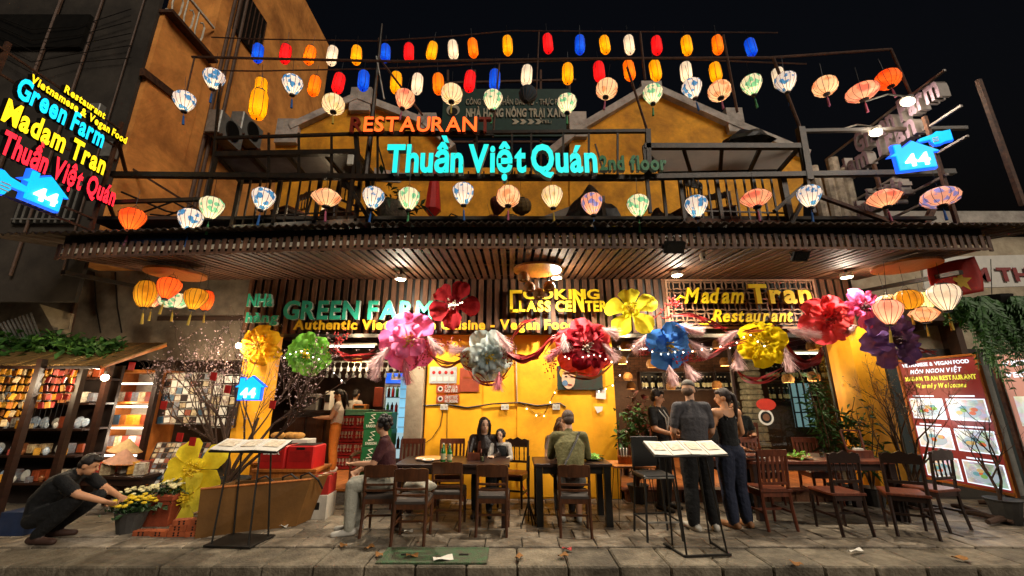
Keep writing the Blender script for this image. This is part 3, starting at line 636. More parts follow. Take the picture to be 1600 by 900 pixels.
MB().tube([P(1055, 470, SY - .04), P(1063, 463, SY - .04), P(1072, 466, SY - .04), P(1078, 454, SY - .04)], [.012, .03, .02, .012], 6).build('swash', m_lf, t); MB().tube([P(1093, 506, SY - .04), P(1105, 507, SY - .04), P(1114, 498, SY - .04)], [.008, .025, .012], 6).build('swash', m_lf, t)

# ================================================================== projecting sign at the left (faces the street corner)
SX = -5.6
e_y = E('yellow_neon_face', '#ffd21a', 1.9); e_c = E('cyan_neon_face', '#12cfff', 1.5); e_r = E('red_neon_face', '#ff2434', 2.0); e_h = E('cyan_lightbox', '#10b4f2', 1.35); e_w = E('white_digit_glow', '#e8fbff', 2.6); e_edge = E('blue_edge_glow', '#1a5cff', 1.6)
t = thing('projecting_sign', 'projecting neon sign with yellow, cyan and red lines on a steel frame at left', 'sign', (SX, 4.3, 3.7), world=True)
def pl(s, px0, py0, px1, h, mats, dim=()):
    """a line of letters on the sign plane from one pixel to another column"""
    A = PX(px0, py0, SX); A.z = A.z; Bq = PX(px1, py0 + (620 - py0) / (800 - px0) * (px1 - px0), SX)
    letters(s, 'h', A + V((.02, 0, 0)), (0, 1, 0), (0, 0, 1), Bq.y - A.y, h, .06, mats, t)
pl('Vietnamese & Vegan Food', 36, 127, 188, .105, [e_y, m_black]); pl('Restaurant', 90, 143, 154, .10, [e_y, m_black])
pl('Green Farm', 12, 148, 150, .26, [e_c, m_black]); pl('Madam Tran', -10, 186, 152, .27, [e_y, m_black]); pl('Thuần Việt Quán', -14, 236, 168, .27, [e_r, m_black])
ya, yb_ = 3.45, 5.02
for zz in (3.74, 3.90, 4.22, 4.62, 5.02, 5.30): MB().bar((SX - .02, ya, zz), (SX - .02, yb_, zz), .022).build('frame_bar', m_rust, t)
for yy in (3.66, 5.02): MB().bar((SX - .03, yy, 3.68), (SX - .03, yy, 5.42), .04).build('frame_post', m_rust, t)
MB().bar((SX - .05, yb_, 4.4), (SX - .9, 6.1, 4.4), .04).build('wall_bracket', m_rust, t); MB().bar((SX - .05, yb_, 5.2), (SX - .9, 6.1, 5.2), .04).build('wall_bracket', m_rust, t)
HOUSE = [(-.42, -.35), (.42, -.35), (.42, .12), (.56, .12), (.02, .52), (-.26, .32), (-.26, .46), (-.42, .46), (-.42, .22), (-.56, .12), (-.42, .12)]
def house_sign(lb, Cn, right, up, s, digits=True, par=None, mirror=1):
    Cn = V(Cn); right = V(right).normalized(); up = V(up); nr = right.cross(up)
    tt = thing('house_number_sign', lb, 'sign', Cn, group='cyan house shaped number signs', world=True)
    MB().prism([Cn + right * (x * s * 1.1 * mirror) + up * (z * s * 1.1) for x, z in HOUSE], nr * .05).build('edge_tube', e_edge, tt)
    MB().prism([Cn + nr * .056 + right * (x * s * mirror) + up * (z * s) for x, z in HOUSE], nr * .02).build('face', e_h, tt)
    if digits: letters('44', 'h', Cn + nr * .08 - right * (.28 * s) - up * (.27 * s), right, up, .56 * s, .36 * s, .02, [e_w, e_w], tt, name='digit')
    return tt
def hand_sign(lb, Cn, right, up, s, mir=1):
    Cn = V(Cn); right = V(right).normalized(); up = V(up); nr = right.cross(up)
    tt = thing('pointing_hand_sign', lb, 'sign', Cn, group='pointing hand signs', world=True)
    pts = [(-.5, -.26), (-.5, .24), (-.25, .24), (-.05, .3), (.1, .2), (.55, .12), (.6, .04), (.55, -.02), (.18, -.02), (.2, -.12), (.14, -.2), (.1, -.3), (-.1, -.32), (-.25, -.26)]
    MB().prism([Cn + right * (x * s * mir * 1.08) + up * (z * s * 1.1) for x, z in pts], nr * .05).build('edge_tube', e_edge, tt)
    MB().prism([Cn + nr * .056 + right * (x * s * mir) + up * (z * s) for x, z in pts], nr * .02).build('face', e_h, tt)
    for k in range(3): MB().bar(Cn + nr * .08 + right * (-.05 * s * mir) + up * ((-.02 - .09 * k) * s), Cn + nr * .08 + right * (.15 * s * mir) + up * ((-.02 - .09 * k) * s), .012, .012).build('finger_line', m_paper, tt)
    return tt
q = PX(62, 302, SX + .06); house_sign('cyan house shaped sign with number below the red neon line at left', q, (0, 1, 0), (0, 0, 1), .42)
q = PX(-6, 284, SX + .06); hand_sign('cyan pointing hand sign cut by the left picture edge', q, (0, 1, 0), (0, 0, 1), .42)
# small one among the peach branches
q = P(394, 610, 6.3); house_sign('small cyan house number sign glowing among the peach branches', q, (1, 0, 0), (0, 0, 1), .38)
# ---- right projecting sign, seen with its lettering unlit
RX = 6.0
t = thing('unlit_projecting_sign', 'unlit projecting letter sign on bright steel frame at upper right', 'sign', (RX, 4.6, 3.9), world=True)
m_pk = M('pale_plum_letter', '#6d5a62', .45, var=.2); m_pks = M('dull_metal', '#6e645c', .5, metal=.3)
def pr(s, px0, py0, px1, h, mats):
    A = PX(px0, py0, RX); Bq = PX(px1, py0 + (620 - py0) / (800 - px0) * (px1 - px0), RX)
    letters(s, 'h', A, (0, -1, 0), (0, 0, 1), abs(Bq.y - A.y), h, .15, mats, t)
pr('Green Farm', 1352, 240, 1486, .36, [m_pk, m_pks]); pr('Madam Tran', 1300, 300, 1448, .36, [m_pk, m_pks]); pr('Thuần Việt', 1345, 345, 1430, .3, [m_pk, m_pks])
for a, b in (((1300, 296), (1500, 158)), ((1320, 322), (1510, 205)), ((1338, 345), (1480, 268)), ((1370, 352), (1490, 292)), ((1290, 250), (1480, 120))):
    p, q2 = PX(*a, RX - .04), PX(*b, RX - .04); q2.z = p.z; MB().bar(p, q2, .03, .03).build('frame_bar', m_pks, t)
for yy in (5.9, 5.0, 4.3): MB().bar((RX - .05, yy, 3.75), (RX - .05, yy, 5.5), .045).build('frame_post', m_rust, t)
q = PX(1425, 249, RX - .25); house_sign('cyan house shaped sign with number on the steel frame at right', P(1425, 250, 4.75), (.96, -.28, 0), (0, 0, 1), .46)
hand_sign('cyan pointing hand sign above the right house number', P(1460, 219, 4.95), (.85, -.5, 0), (0, 0, 1), .3, -1)
for k, (px, py, Y) in enumerate(((1418, 158, 4.9), (1368, 206, 5.2))):
    q = P(px, py, Y); t = thing('lit_spot_lamp', ['upper bright spot lamp lighting the unlit letters at right', 'lower bright spot lamp near the right balcony post'][k], 'lamp', q, group='bright spot lamps at upper right')
    MB().lathe([(0, .1), (.04, .1), (.09, .0), (.085, -.01)], 14, rot=Matrix.Rotation(R(35), 3, 'Y')).build('reflector', m_grey, t); MB().ell((.0, 0, -.01), .075, .075, .04).build('bulb', e_bulb, t); MB().tube([(0, 0, .08), (-.15, .1, .2), (-.4, .2, .16)], .012).build('arm', m_grey, t)
    lamp('spot_lamp_light', (.0, -.02, -.12), (12, 15)[k], (1, .88, .72), .06, parent=t)

# ================================================================== lanterns
HX = {'blue': '#0c5fe8', 'red': '#f21c22', 'orange': '#ff8a0a', 'white': '#fff3df', 'yellow': '#ffb808'}
tubeM = {k: SILK('tube_silk_' + k, v, v, {'blue': 1.1, 'red': 1.2, 'orange': 1.3, 'white': .8, 'yellow': 1.25}[k]) for k, v in HX.items()}
e_inb = E('lantern_inner_bulb', '#ffe2b0', 22.0)
m_rib = M('lantern_rib', '#4a2f1c', .6); m_cap = M('lantern_cap', '#201814', .5)
def rib_profile(prof, n, k, w):
    return [V((r * math.cos(2 * math.pi * (k + .5) / n) * 1.012, r * math.sin(2 * math.pi * (k + .5) / n) * 1.012, z)) for r, z in prof]
def lantern_proto(kind, prof, n, ribs, silk, tassel=None, hook=.25):
    t = thing('silk_lantern' if kind != 'tube' else 'tube_lantern', 'x', 'lantern')
    MB().lathe([(r, z) for r, z in prof], n).build('shade', silk, t)
    fr = MB(); stp = n // ribs
    for k in range(0, n, stp): fr.tube(rib_profile(prof, n, k, 0), .0032, 4, False)
    fr.build('ribs', m_rib, t)
    zt, zb = prof[0][1], prof[-1][1]
    MB().lathe([(prof[0][0] * 1.08 + .004, zt - .008), (prof[0][0] * 1.08 + .004, zt + .014), (prof[0][0] * .6, zt + .016)], 12).build('top_ring', m_cap, t)
    (MB().lathe([(prof[-1][0] * 1.06, zb + .004), (prof[-1][0] * 1.06, zb - .006), (prof[-1][0] * .9, zb - .006)], 12).build('bottom_ring', silk, t) if kind == 'tube' else MB().lathe([(prof[-1][0] * 1.1 + .003, zb + .008), (prof[-1][0] * 1.1 + .003, zb - .016), (prof[-1][0] * .5, zb - .02)], 12).build('bottom_ring', m_cap, t))
    h = MB().tube([(-prof[0][0], 0, zt), (-prof[0][0] * .6, 0, zt + .05), (0, 0, zt + .07), (prof[0][0] * .6, 0, zt + .05), (prof[0][0], 0, zt)], .003, 4); h.tube([(0, 0, zt + .07), (0, 0, zt + hook)], .003, 4); h.build('hook', m_wire, t)
    if 'unlit' not in silk.name: MB().ell((0, 0, zb * .45), .022 if kind == 'tube' else .03, n=8, m=5).build('bulb', e_inb, t)
    if kind == 'tube': MB().tube([(0, 0, zb + .01), (0, 0, zb - .03)], .008, 6).build('cord_end', m_cap, t)
    elif tassel:
        ts = MB().tube([(0, 0, zb - .01), (0, 0, zb - .07)], .003, 4); ts.lathe([(.006, zb - .07), (.013, zb - .085), (.012, zb - .105), (.018, zb - .22), (.0, zb - .22)], 8); ts.build('tassel', tassel, t)
    return t
TUBE = [(.045, .165), (.072, .15), (.085, .11), (.087, 0), (.085, -.11), (.068, -.15), (.05, -.165)]
P_BAL = [(.05, .15), (.10, .14), (.138, .10), (.147, .055), (.135, .0), (.105, -.06), (.07, -.11), (.032, -.155)]
P_RND = [(.05, .135), (.105, .118), (.15, .07), (.165, .0), (.15, -.07), (.105, -.118), (.04, -.14)]
P_DIA = [(.05, .115), (.10, .105), (.15, .07), (.195, .018), (.16, -.03), (.11, -.075), (.045, -.115)]
P_TAL = [(.04, .19), (.085, .17), (.118, .10), (.125, .02), (.11, -.07), (.075, -.15), (.035, -.19)]
P_WID = [(.06, .12), (.13, .105), (.19, .06), (.21, .0), (.19, -.055), (.13, -.1), (.05, -.12)]
tas = {'blue': M('tassel_blue', '#2a63a8', .8), 'green': M('tassel_green', '#4f9a62', .8), 'pink': M('tassel_pink', '#b05a74', .8), 'gold': M('tassel_gold', '#b79a3a', .8)}
S = {'blue': SILK('silk_blue_print', '#4a92cc', '#ffeee2', 1.0, 12, .64), 'mint': SILK('silk_mint_print', '#86d4a8', '#fff0d4', 1.0, 12, .7), 'cream': SILK('silk_cream', '#e8d49a', '#ffe6c4', .95, 8, .5), 'peach': SILK('silk_peach', '#f0a878', '#ffd9b0', .95, 7, .5),
     'coral': SILK('silk_coral', '#ee8a72', '#ffc49c', .95, 7, .5), 'orange': SILK('silk_orange', '#ff5a18', '#ff7a2c', 1.1, 4, .5), 'purple': SILK('silk_purple_print', '#8c94dc', '#ffbe9c', .95, 12, .64), 'gold': SILK('silk_gold', '#c98d18', '#e2a92a', .75, 5, .5), 'pink': SILK('silk_pink', '#f7a68f', '#ffc7ad', .85, 6, .5), 'ivory': SILK('silk_ivory', '#e6d8c4', '#fbeedd', .8, 6, .5), 'lime': SILK('silk_lime', '#d8e08a', '#f2f2b8', .95, 6, .5)}
NAMES = {'blue': 'blue printed', 'mint': 'mint green', 'cream': 'cream', 'peach': 'peach', 'coral': 'coral pink', 'orange': 'orange', 'purple': 'lilac printed', 'gold': 'mustard', 'pink': 'pink', 'ivory': 'ivory', 'lime': 'pale lime'}
SHP = {'bal': ('balloon', P_BAL, 'balloon shaped'), 'rnd': ('round', P_RND, 'round'), 'dia': ('diamond', P_DIA, 'flattened diamond'), 'tal': ('tall', P_TAL, 'tall'), 'wid': ('wide', P_WID, 'wide flattened')}
_lp = {}
def hang(key, make, loc, label, group, rot, sc):
    if key not in _lp: o = _lp[key] = make(); o.location = loc; o.rotation_euler = rot; o.scale = (sc,) * 3; o['label'] = label; 
    else: o = dup(_lp[key], loc, None, label, rot, sc)
    o['group'] = group; return o
def tilt(a=.06): return (rnd.uniform(-a, a), rnd.uniform(-a, a), rnd.uniform(0, 6))
ROW1 = 'blue 403 83,red 446 84,orange 484 86,white 519 87,yellow 557 86,blue 602 83,red 639 82,yellow 675 80,white 708 78,orange 739 75,yellow 793 71,red 856 68,blue 906 70,yellow 945 70,white 983 70,red 1026 71,yellow 1073 71,orange 1121 70,blue 1173 74'
ROW2 = 'yellow 408 138,orange 491 134,red 529 130,blue 568 126,yellow 619 129,white 652 131,orange 685 131,red 734 127,blue 773 125,white 823 118,yellow 887 115,red 936 112,orange 983 110,yellow 1024 110,white 1072 113,yellow 1118 113,white 1217 122'
for rn, (row, Y, nm) in enumerate(((ROW1, 6.0, 'topmost string'), (ROW2, 5.6, 'second string down'))):
    for k, it in enumerate(row.split(',')):
        c, px, py = it.split(); q = P(float(px), float(py), Y)
        hang('tube' + c, lambda: lantern_proto('tube', TUBE, 12, 6, tubeM[c]), q, f'{c} tube lantern, {ORD[k]} from the left in the {nm}', 'tube lanterns on strings above the terrace', tilt(.1), 1.06)
q = P(404, 163, 5.1); hang('tubeyellow', None, q, 'large yellow tube lantern at the left, lowest and biggest of the tubes', 'tube lanterns on strings above the terrace', tilt(.05), 1.35)
ROW3 = 'blue bal 334 125,blue bal 288 160,blue bal 457 134,cream rnd 521 163,coral bal 632 157,cream rnd 706 147,mint bal 770 158,mint bal 886 164,peach rnd 948 139,mint bal 1020 149,blue bal 1082 140,peach rnd 1124 142,mint bal 1175 134,blue bal 1228 130,peach rnd 1289 135,coral wid 1347 144,orange rnd 1387 124'
ROW4 = 'orange bal 206 344,blue bal 297 345,mint bal 330 326,blue bal 411 312,peach dia 510 310,blue bal 583 311,mint bal 639 312,blue bal 724 304,peach rnd 794 307,cream bal 863 309,purple bal 925 320,mint bal 997 323,blue bal 1088 324,coral dia 1181 311,blue bal 1265 308,coral dia 1382 311,purple wid 1469 309'
TS = {'blue': 'blue', 'mint': 'green', 'peach': 'pink', 'coral': 'pink', 'cream': 'gold', 'orange': 'pink', 'purple': 'blue', 'gold': 'gold', 'pink': 'gold', 'ivory': 'gold', 'lime': 'gold'}
for rn, (row, Y, nm) in enumerate(((ROW3, 5.18, 'upper silk row'), (ROW4, 5.02, 'lowest row'))):
    for k, it in enumerate(row.split(',')):
        c, sh, px, py = it.split(); q = P(float(px), float(py), Y)
        sc = 1.0
        if px == '863': sc = 1.0
        hang(c + sh, lambda: lantern_proto(sh, SHP[sh][1], 14, 14, S[c], tas[TS[c]], .3), q, f'{NAMES[c]} {SHP[sh][2]} silk lantern, {ORD[k]} from the left in the {nm}', 'silk lanterns hung along the facade', tilt(.14 if rn == 0 else .07), sc)
CL = [('gold', 'tal', 227, 460, 5.6, 1.05, 'mustard tall silk lantern at the left of the left hand cluster'), ('orange', 'bal', 263, 451, 5.5, 1.0, 'orange balloon shaped silk lantern in the middle of the left hand cluster'), ('mint', 'wid', 272, 470, 5.75, .9, 'mint green wide silk lantern behind the orange one in the left cluster'), ('gold', 'bal', 305, 468, 5.6, 1.0, 'mustard balloon shaped silk lantern at the right of the left hand cluster'), ('orange', 'tal', 322, 470, 5.8, .8, 'small orange tall silk lantern at the right edge of the left cluster'), ('coral', 'bal', 240, 466, 5.8, .9, 'coral silk lantern half hidden behind the mustard one in the left cluster'),
      ('pink', 'bal', 1388, 488, 5.5, 1.12, 'pink balloon shaped silk lantern lowest in the right hand cluster'), ('gold', 'rnd', 1418, 468, 5.6, 1.0, 'mustard round silk lantern in the right hand cluster'), ('lime', 'bal', 1448, 470, 5.8, .85, 'pale lime silk lantern behind the right hand cluster'), ('ivory', 'bal', 1476, 465, 5.4, 1.2, 'ivory balloon shaped silk lantern at the right of the right hand cluster'), ('peach', 'dia', 1444, 492, 5.6, .9, 'peach diamond silk lantern at the bottom of the right hand cluster'), ('cream', 'rnd', 1388, 474, 5.85, .9, 'cream round silk lantern behind the pink one in the right cluster')]
for c, sh, px, py, Y, sc, lb in CL:
    hang(c + sh + 'c', lambda: lantern_proto(sh, SHP[sh][1], 14, 14, S[c], tas['gold'], .5), P(px, py, Y), lb, 'silk lantern clusters under the woven trays', tilt(.12), sc)
# unlit ones heaped on the terrace
m_un = [M('unlit_silk_' + k, h, .8, var=.3) for k, h in (('maroon', '#5e2018'), ('olive', '#6b5630'), ('brown', '#6a3b22'), ('dusk', '#26313a'))]
for k, (px, py, sh, mi, lb) in enumerate(((778, 322, 'bal', 0, 'unlit maroon silk lantern behind the lit peach one on the terrace'), (815, 322, 'rnd', 1, 'unlit olive silk lantern right of the lit peach one on the terrace'), (770, 350, 'rnd', 2, 'unlit brown silk lantern lying low on the terrace roof'), (798, 349, 'rnd', 1, 'unlit olive silk lantern lying on the awning roof'), (824, 150, 'bal', 3, 'unlit dark patterned silk lantern below a white tube lantern'))):
    hang('un%d' % k, lambda: lantern_proto(sh, SHP[sh][1], 14, 14, m_un[mi], None, .3), P(px, py, 5.9 if k < 4 else 5.18), lb, 'unlit silk lanterns', tilt(.4), .95)
# strings that carry the tube lanterns
for nm, pts, Y in (('topmost', [(330, 60), (400, 63), (590, 66), (700, 59), (800, 50), (960, 51), (1215, 53)], 6.0), ('second', [(318, 112), (400, 113), (600, 109), (820, 99), (1000, 92), (1210, 100), (1260, 102)], 5.6)):
    pts = [P(a, b - 2, Y) for a, b in pts]; o = MB().tube(pts, .012, 5).build('lantern_string', m_rust); tag(o, f'thin {nm} steel line that carries tube lanterns', 'line')
# woven trays under the awning with pendant bulbs
m_wov = M('woven_bamboo', '#96764e', .8, var=.25, scale=40, bump=.6, c2='#6a4d30')
for k, (px, py, Y, r) in enumerate(((275, 428, 5.7, .36), (840, 420, 6.0, .36), (1415, 416, 5.6, .38))):
    q = P(px, py, Y); q.z = min(q.z, 3.5)
    t = thing('woven_tray', ['round woven tray hung under the left end of the awning', 'round woven tray hung under the middle of the awning', 'round woven tray hung under the right end of the awning'][k], 'tray', q, group='woven trays under the awning')
    MB().lathe([(0, .015), (r, .012), (r + .012, .0), (r, -.012), (r - .012, -.003), (0, .0)], 32).build('weave', m_wov, t); MB().lathe([(r, .016), (r + .016, .016), (r + .016, -.016), (r, -.016)], 32).build('rim', m_owood, t)
    hh = MB()
    for a in range(3): hh.tube([(r * .8 * math.cos(a * 2.1), r * .8 * math.sin(a * 2.1), .03), (0, 0, .3)], .004, 4)
    hh.build('cord', m_wire, t)
m_rat = M('rattan_shade', '#a8763c', .6, var=.3, scale=30, bump=.5)
def pendant(q, lb, w=6, s=1.0, cordl=.3, lit=True, grp='rattan pendant lamps'):
    t = thing('pendant_lamp', lb, 'lamp', q, group=grp)
    MB().lathe([(.03, .09), (.07, .075), (.105, .02), (.11, -.04), (.095, -.085), (.088, -.085), (.1, -.04), (.095, .02), (.06, .065)], 16).build('shade', m_rat if lit else m_rat, t)
    MB().ell((0, 0, -.03), .045).build('bulb', e_bulb if lit else m_paper, t); MB().tube([(0, 0, .09), (0, 0, .09 + cordl)], .005, 5).build('cord', m_wire, t)
    t.scale = (s,) * 3
    if w: lamp('pendant_light', (0, 0, -.13), w, (1, .72, .42), .05, parent=t)
    return t
for k, (px, py) in enumerate(((818, 432), (827, 448), (842, 458), (858, 447))):
    pendant(P(px, py, 6.1), ['left of the four glass and rattan pendants below the middle tray', 'second from left pendant below the middle tray', 'lowest pendant below the middle tray', 'right pendant below the middle tray'][k], 0, .85, .12 + .05 * k, False, 'pendants below the middle tray')
PEN = [(600, 538, 8.2), (558, 560, 8.8), (612, 545, 9.2), (705, 560, 9.4), (978, 540, 8.0), (1018, 568, 8.6), (972, 563, 9.2), (981, 588, 9.6), (986, 602, 10.2), (1048, 603, 9.8), (1120, 601, 9.4), (1133, 565, 8.4), (1146, 566, 9.0), (1231, 591, 8.2), (1271, 588, 7.9), (1082, 543, 8.0), (1122, 537, 7.9), (1269, 540, 7.8)]
PL = ['at the upper left of the left room', 'low over the bar glasses', 'beside the pink flower', 'behind the pale grey flower', 'left of the blue flower', 'just below left of the blue flower', 'at the left edge of the dining room', 'left of the wine shelf', 'lowest at the left of the wine shelf', 'in front of the wine shelf', 'above the ponytailed woman', 'right of the blue flower tail', 'close right of another lamp right of the blue flower', 'left of two wide lamps before the window', 'right of two wide lamps before the window', 'behind the blue flower top', 'between the blue and yellow flowers', 'under the coral flower']
for k, (px, py, Y, w_) in enumerate(((548, 541, 8.6, 1.0), (1000, 545, 9.0, .9), (1245, 552, 8.8, 1.0))):
    q = P(px, py, Y); t = thing('tube_light', ['lit tube fitting across the left room ceiling', 'lit tube fitting at the left of the dining room ceiling', 'lit tube fitting right in the dining room ceiling'][k], 'light', q, group='tube fittings indoors'); MB().tube([(-w_ / 2, 0, 0), (w_ / 2, 0, 0)], .02, 8).build('tube', e_tube, t); MB().cbox((0, 0, .045), (w_ + .1, .07, .04), .006).build('fitting', m_paper, t)
for k, (px, py, Y) in enumerate(PEN):
    pendant(P(px, py, Y), f'lit rattan pendant lamp {PL[k]}', (26, 18, 0, 0, 20, 0, 16, 0, 12, 0, 16, 18, 0, 16, 16, 0, 0, 0)[k], 1.0, .35)
# ================================================================== giant paper flowers along the band
def petal_mesh(name, mat, L, W, cup, ruffle, seed, tipw=.75):
    r = random.Random(seed); ph = r.uniform(0, 6)
    def fn(u, v):
        s = v; w = W * (math.sin(min(1, s * 1.02) * math.pi * .5) ** .7) * (1 - .35 * max(0, s - tipw) / (1 - tipw)) * (.25 + .75 * s ** .5)
        x = (u - .5) * 2 * w; e = abs(u - .5) * 2
        tip = L * s * (1 - .14 * e * e)
        z = cup * math.sin(s * math.pi * .62) * L * .55 + e * e * W * .22 + ruffle * math.sin(u * 13 + ph) * s * s + ruffle * .6 * math.sin(s * 9 + ph * 2)
        if s > .82: z -= (s - .82) * L * .7 * (1 - .4 * e)
        return V((x, tip + .02, z))
    me = MB().grid(fn, 10, 8).mesh(name, mat, True); return me
def flower(label, c, nrm, Rad, mat, centre, layers, ruffle=.02, spin=0, parentgrp='giant paper flowers', jit=1.0):
    nrm = V(nrm).normalized(); t = thing('paper_flower', label, 'flower', c, group=parentgrp); t.rotation_euler = nrm.to_track_quat('Z', 'Y').to_euler()
    sd = rnd.randint(0, 999)
    for li, (n, rr, ww, cup, zo) in enumerate(layers):
        me = petal_mesh('petal', mat[li % len(mat)], Rad * rr, Rad * ww, cup, ruffle * Rad * 2.2, sd + li)
        for k in range(n):
            put(me, 'petal', t, (0, 0, zo * Rad), (rnd.uniform(-.25, .2) * jit, rnd.uniform(-.18, .18) * jit, spin + li * .5 + 2 * math.pi * k / n + rnd.uniform(-.12, .12)))
    cm = MB(); top = layers[-1][4] * Rad + .04
    for k in range(26):
        a = rnd.uniform(0, 6.28); q = rnd.uniform(0, .16) * Rad; p = V((math.cos(a) * q, math.sin(a) * q, top)); d = V((math.cos(a) * q * 1.6, math.sin(a) * q * 1.6, top + Rad * rnd.uniform(.12, .28)))
        cm.tube([p - V((0, 0, .04)), d], [.006, .004], 4); cm.ell(d, .012, n=5, m=4)
    o = cm.build('stamens', centre, t)
    return t
def FM(n, c, c2=None): return sheer(M('paper_' + n, c, .9, spec=.1, var=.2, scale=5, bump=.5, c2=c2, rv=.1), .35, tuple(min(1, x * 1.2) for x in col(c)))
y_c, r_c, dk_c, w_c = M('stamen_yellow', '#d6b41e', .6), M('stamen_red', '#8e1a1a', .6), M('stamen_dark', '#3a0d10', .6), M('stamen_white', '#e6dccb', .6)
LY5 = [(5, 1.0, .46, .35, 0), (5, .55, .3, .7, .1)]; LYo = [(5, 1.0, .50, .3, 0), (4, .34, .22, .9, .06)]; LYd = [(6, 1.0, .54, .25, 0), (6, .78, .42, .55, .07), (5, .52, .32, .95, .13)]
LYf = [(5, 1.0, .56, .1, 0), (4, .3, .2, .6, .05)]
LYp = [(5, 1.0, .62, .32, 0), (4, .62, .42, .6, .08)]; LYq = [(6, 1.0, .56, .2, 0), (4, .66, .46, .5, .07), (3, .4, .3, .8, .12)]
FLY = 6.55
FL = [('yellow giant paper flower at the left behind the peach branches', (408, 540), .36, [FM('yellow_a', '#eebc2a', '#cf9a14')], y_c, LYd, .03, FLY + .2), ('green ruffled giant paper flower left of the entrance', (483, 553), .37, [FM('green', '#7fc04a', '#589a34'), FM('green_light', '#a8dc70', '#7ab84a')], y_c, LYq, .05, FLY),
      ('dark red giant paper flower over the end of the green capitals', (710, 477), .44, [FM('dark_red', '#96222a', '#70141a')], w_c, LYo, .02, FLY), ('mauve pink giant paper flower with yellow heart', (640, 533), .50, [FM('pink', '#d4649a', '#b04478'), FM('rose', '#dc80a8', '#b85a84')], y_c, LYp, .035, FLY - .05),
      ('pale grey giant paper flower with yellow heart', (761, 556), .45, [FM('grey', '#b4c0c0', '#8a9a9c'), FM('pale_grey', '#c8d0cc', '#a0acaa')], y_c, LYd, .045, FLY), ('crimson peony like giant paper flower over the yellow wall', (912, 543), .50, [FM('crimson_light', '#dc5660', '#b83442'), FM('crimson', '#8e1624', '#5c0c16')], w_c, LYd, .045, FLY - .05),
      ('lemon yellow open giant paper flower beside the cooking sign', (986, 488), .45, [FM('lemon', '#f0e440', '#d4c428')], y_c, LYo, .02, FLY - .1), ('blue giant paper flower with yellow heart', (1043, 540), .42, [FM('blue', '#3c70bc', '#2a5498'), FM('blue_light', '#5288cc', '#3a68a8')], y_c, LYp, .03, FLY),
      ('bright yellow ruffled giant paper flower below the script sign', (1190, 538), .40, [FM('bright_yellow', '#f0d620', '#cfb412')], y_c, LYd, .05, FLY), ('coral red giant paper flower at the right end of the lattice', (1291, 500), .42, [FM('coral', '#d84850', '#b03038'), FM('coral_l', '#e06060', '#b84044')], r_c, LYq, .035, FLY - .1),
      ('magenta giant paper flower with curled petals near the right lantern cluster', (1345, 482), .36, [FM('magenta', '#d0588a', '#a83a66')], dk_c, LY5, .03, FLY - .15), ('purple ruffled giant paper flower below the right lantern cluster', (1388, 532), .46, [FM('purple', '#76589a', '#563c78'), FM('lilac', '#8c6cae', '#6a4c8c')], dk_c, LYq, .05, FLY - .2)]
for lb, (px, py), Rr, mats, ce, ly, rf_, Y in FL:
    q = P(px, py, Y); flower(lb, q, V((rnd.uniform(-.35, .35) - q.x * .04, -1, rnd.uniform(-.35, .3))), Rr * .93, mats, ce, ly, rf_, rnd.uniform(0, 6))
flower('large lemon yellow paper flower standing on the ground behind the brown trough', G(332, 800) + V((-.02, -.42, .62)), (.0, -1, .2), .42, [FM('lemon2', '#f2dc3a', '#d6bc22')], y_c, LYo, .012, .35, jit=.4)
flower('smaller lemon yellow paper flower lower left of the big one on the ground', G(300, 815) + V((-.02, -.1, .3)), (-.3, -1, .1), .3, [FM('lemon3', '#e6d84a', '#c4b62a')], y_c, LYf, .006, .9, jit=.3)
# ---- pampas plumes, berry sprays, ribbons, fairy lights
m_pl_ = M('pink_plume', '#f0c6c4', .9, var=.2); m_pl3 = M('rose_plume', '#cc7078', .9, var=.2); m_ber = M('red_berry', '#a01818', .4); m_rib_ = M('red_ribbon', '#a52a28', .45, var=.2, c2='#7a1414'); m_goldr = M('rust_ribbon', '#9a4a1c', .45)
def plume(a, b, Y, mat, lb):
    p, q = P(*a, Y), P(*b, Y); d = q - p; u, t_ = perp(d); mb = MB(); mb.tube([p, q], .005, 4)
    for k in range(420):
        s = rnd.random(); base = p + d * s; an = rnd.uniform(0, 6.28); ln = .16 * math.sin(math.pi * min(1, s * .9 + .12)) + .02
        e = base + d.normalized() * ln * 1.1 + (u * math.cos(an) + t_ * math.sin(an)) * ln * rnd.uniform(.3, 1.0); sd = d.normalized().cross(e - base).normalized() * .005
        mb.add([base - sd, base + sd, e], [(0, 1, 2)])
    o = mb.build('pampas_plume', mat); tag(o, lb, 'plume', 'pink pampas plumes in the garland')
PLM = [((612, 540), (578, 575), 'left of the mauve flower'), ((600, 555), (582, 592), 'hanging far left of the mauve flower'), ((632, 560), (637, 600), 'hanging below the mauve flower'), ((668, 525), (690, 552), 'right of the mauve flower'), ((735, 545), (705, 548), 'left of the grey flower'), ((775, 517), (797, 548), 'upper right of the grey flower'), ((780, 580), (778, 605), 'below the grey flower'), ((880, 540), (856, 562), 'left of the crimson flower'), ((880, 520), (885, 545), 'touching the crimson flower left side'), ((940, 535), (962, 562), 'right of the crimson flower'), ((940, 512), (962, 522), 'between crimson and lemon flowers'), ((1010, 522), (990, 550), 'left of the blue flower'), ((1055, 508), (1098, 520), 'above right of the blue flower'), ((1075, 530), (1104, 555), 'right of the blue flower'), ((1045, 570), (1052, 600), 'below the blue flower at left'), ((1068, 565), (1084, 590), 'below the blue flower at right'), ((1155, 515), (1128, 535), 'upper left of the bright yellow flower'), ((1150, 545), (1155, 575), 'lower left of the bright yellow flower'), ((1230, 515), (1282, 526), 'under the coral flower pointing right'), ((1225, 540), (1236, 580), 'hanging under the coral flower'), ((1340, 508), (1328, 515), 'between coral and magenta flowers')]
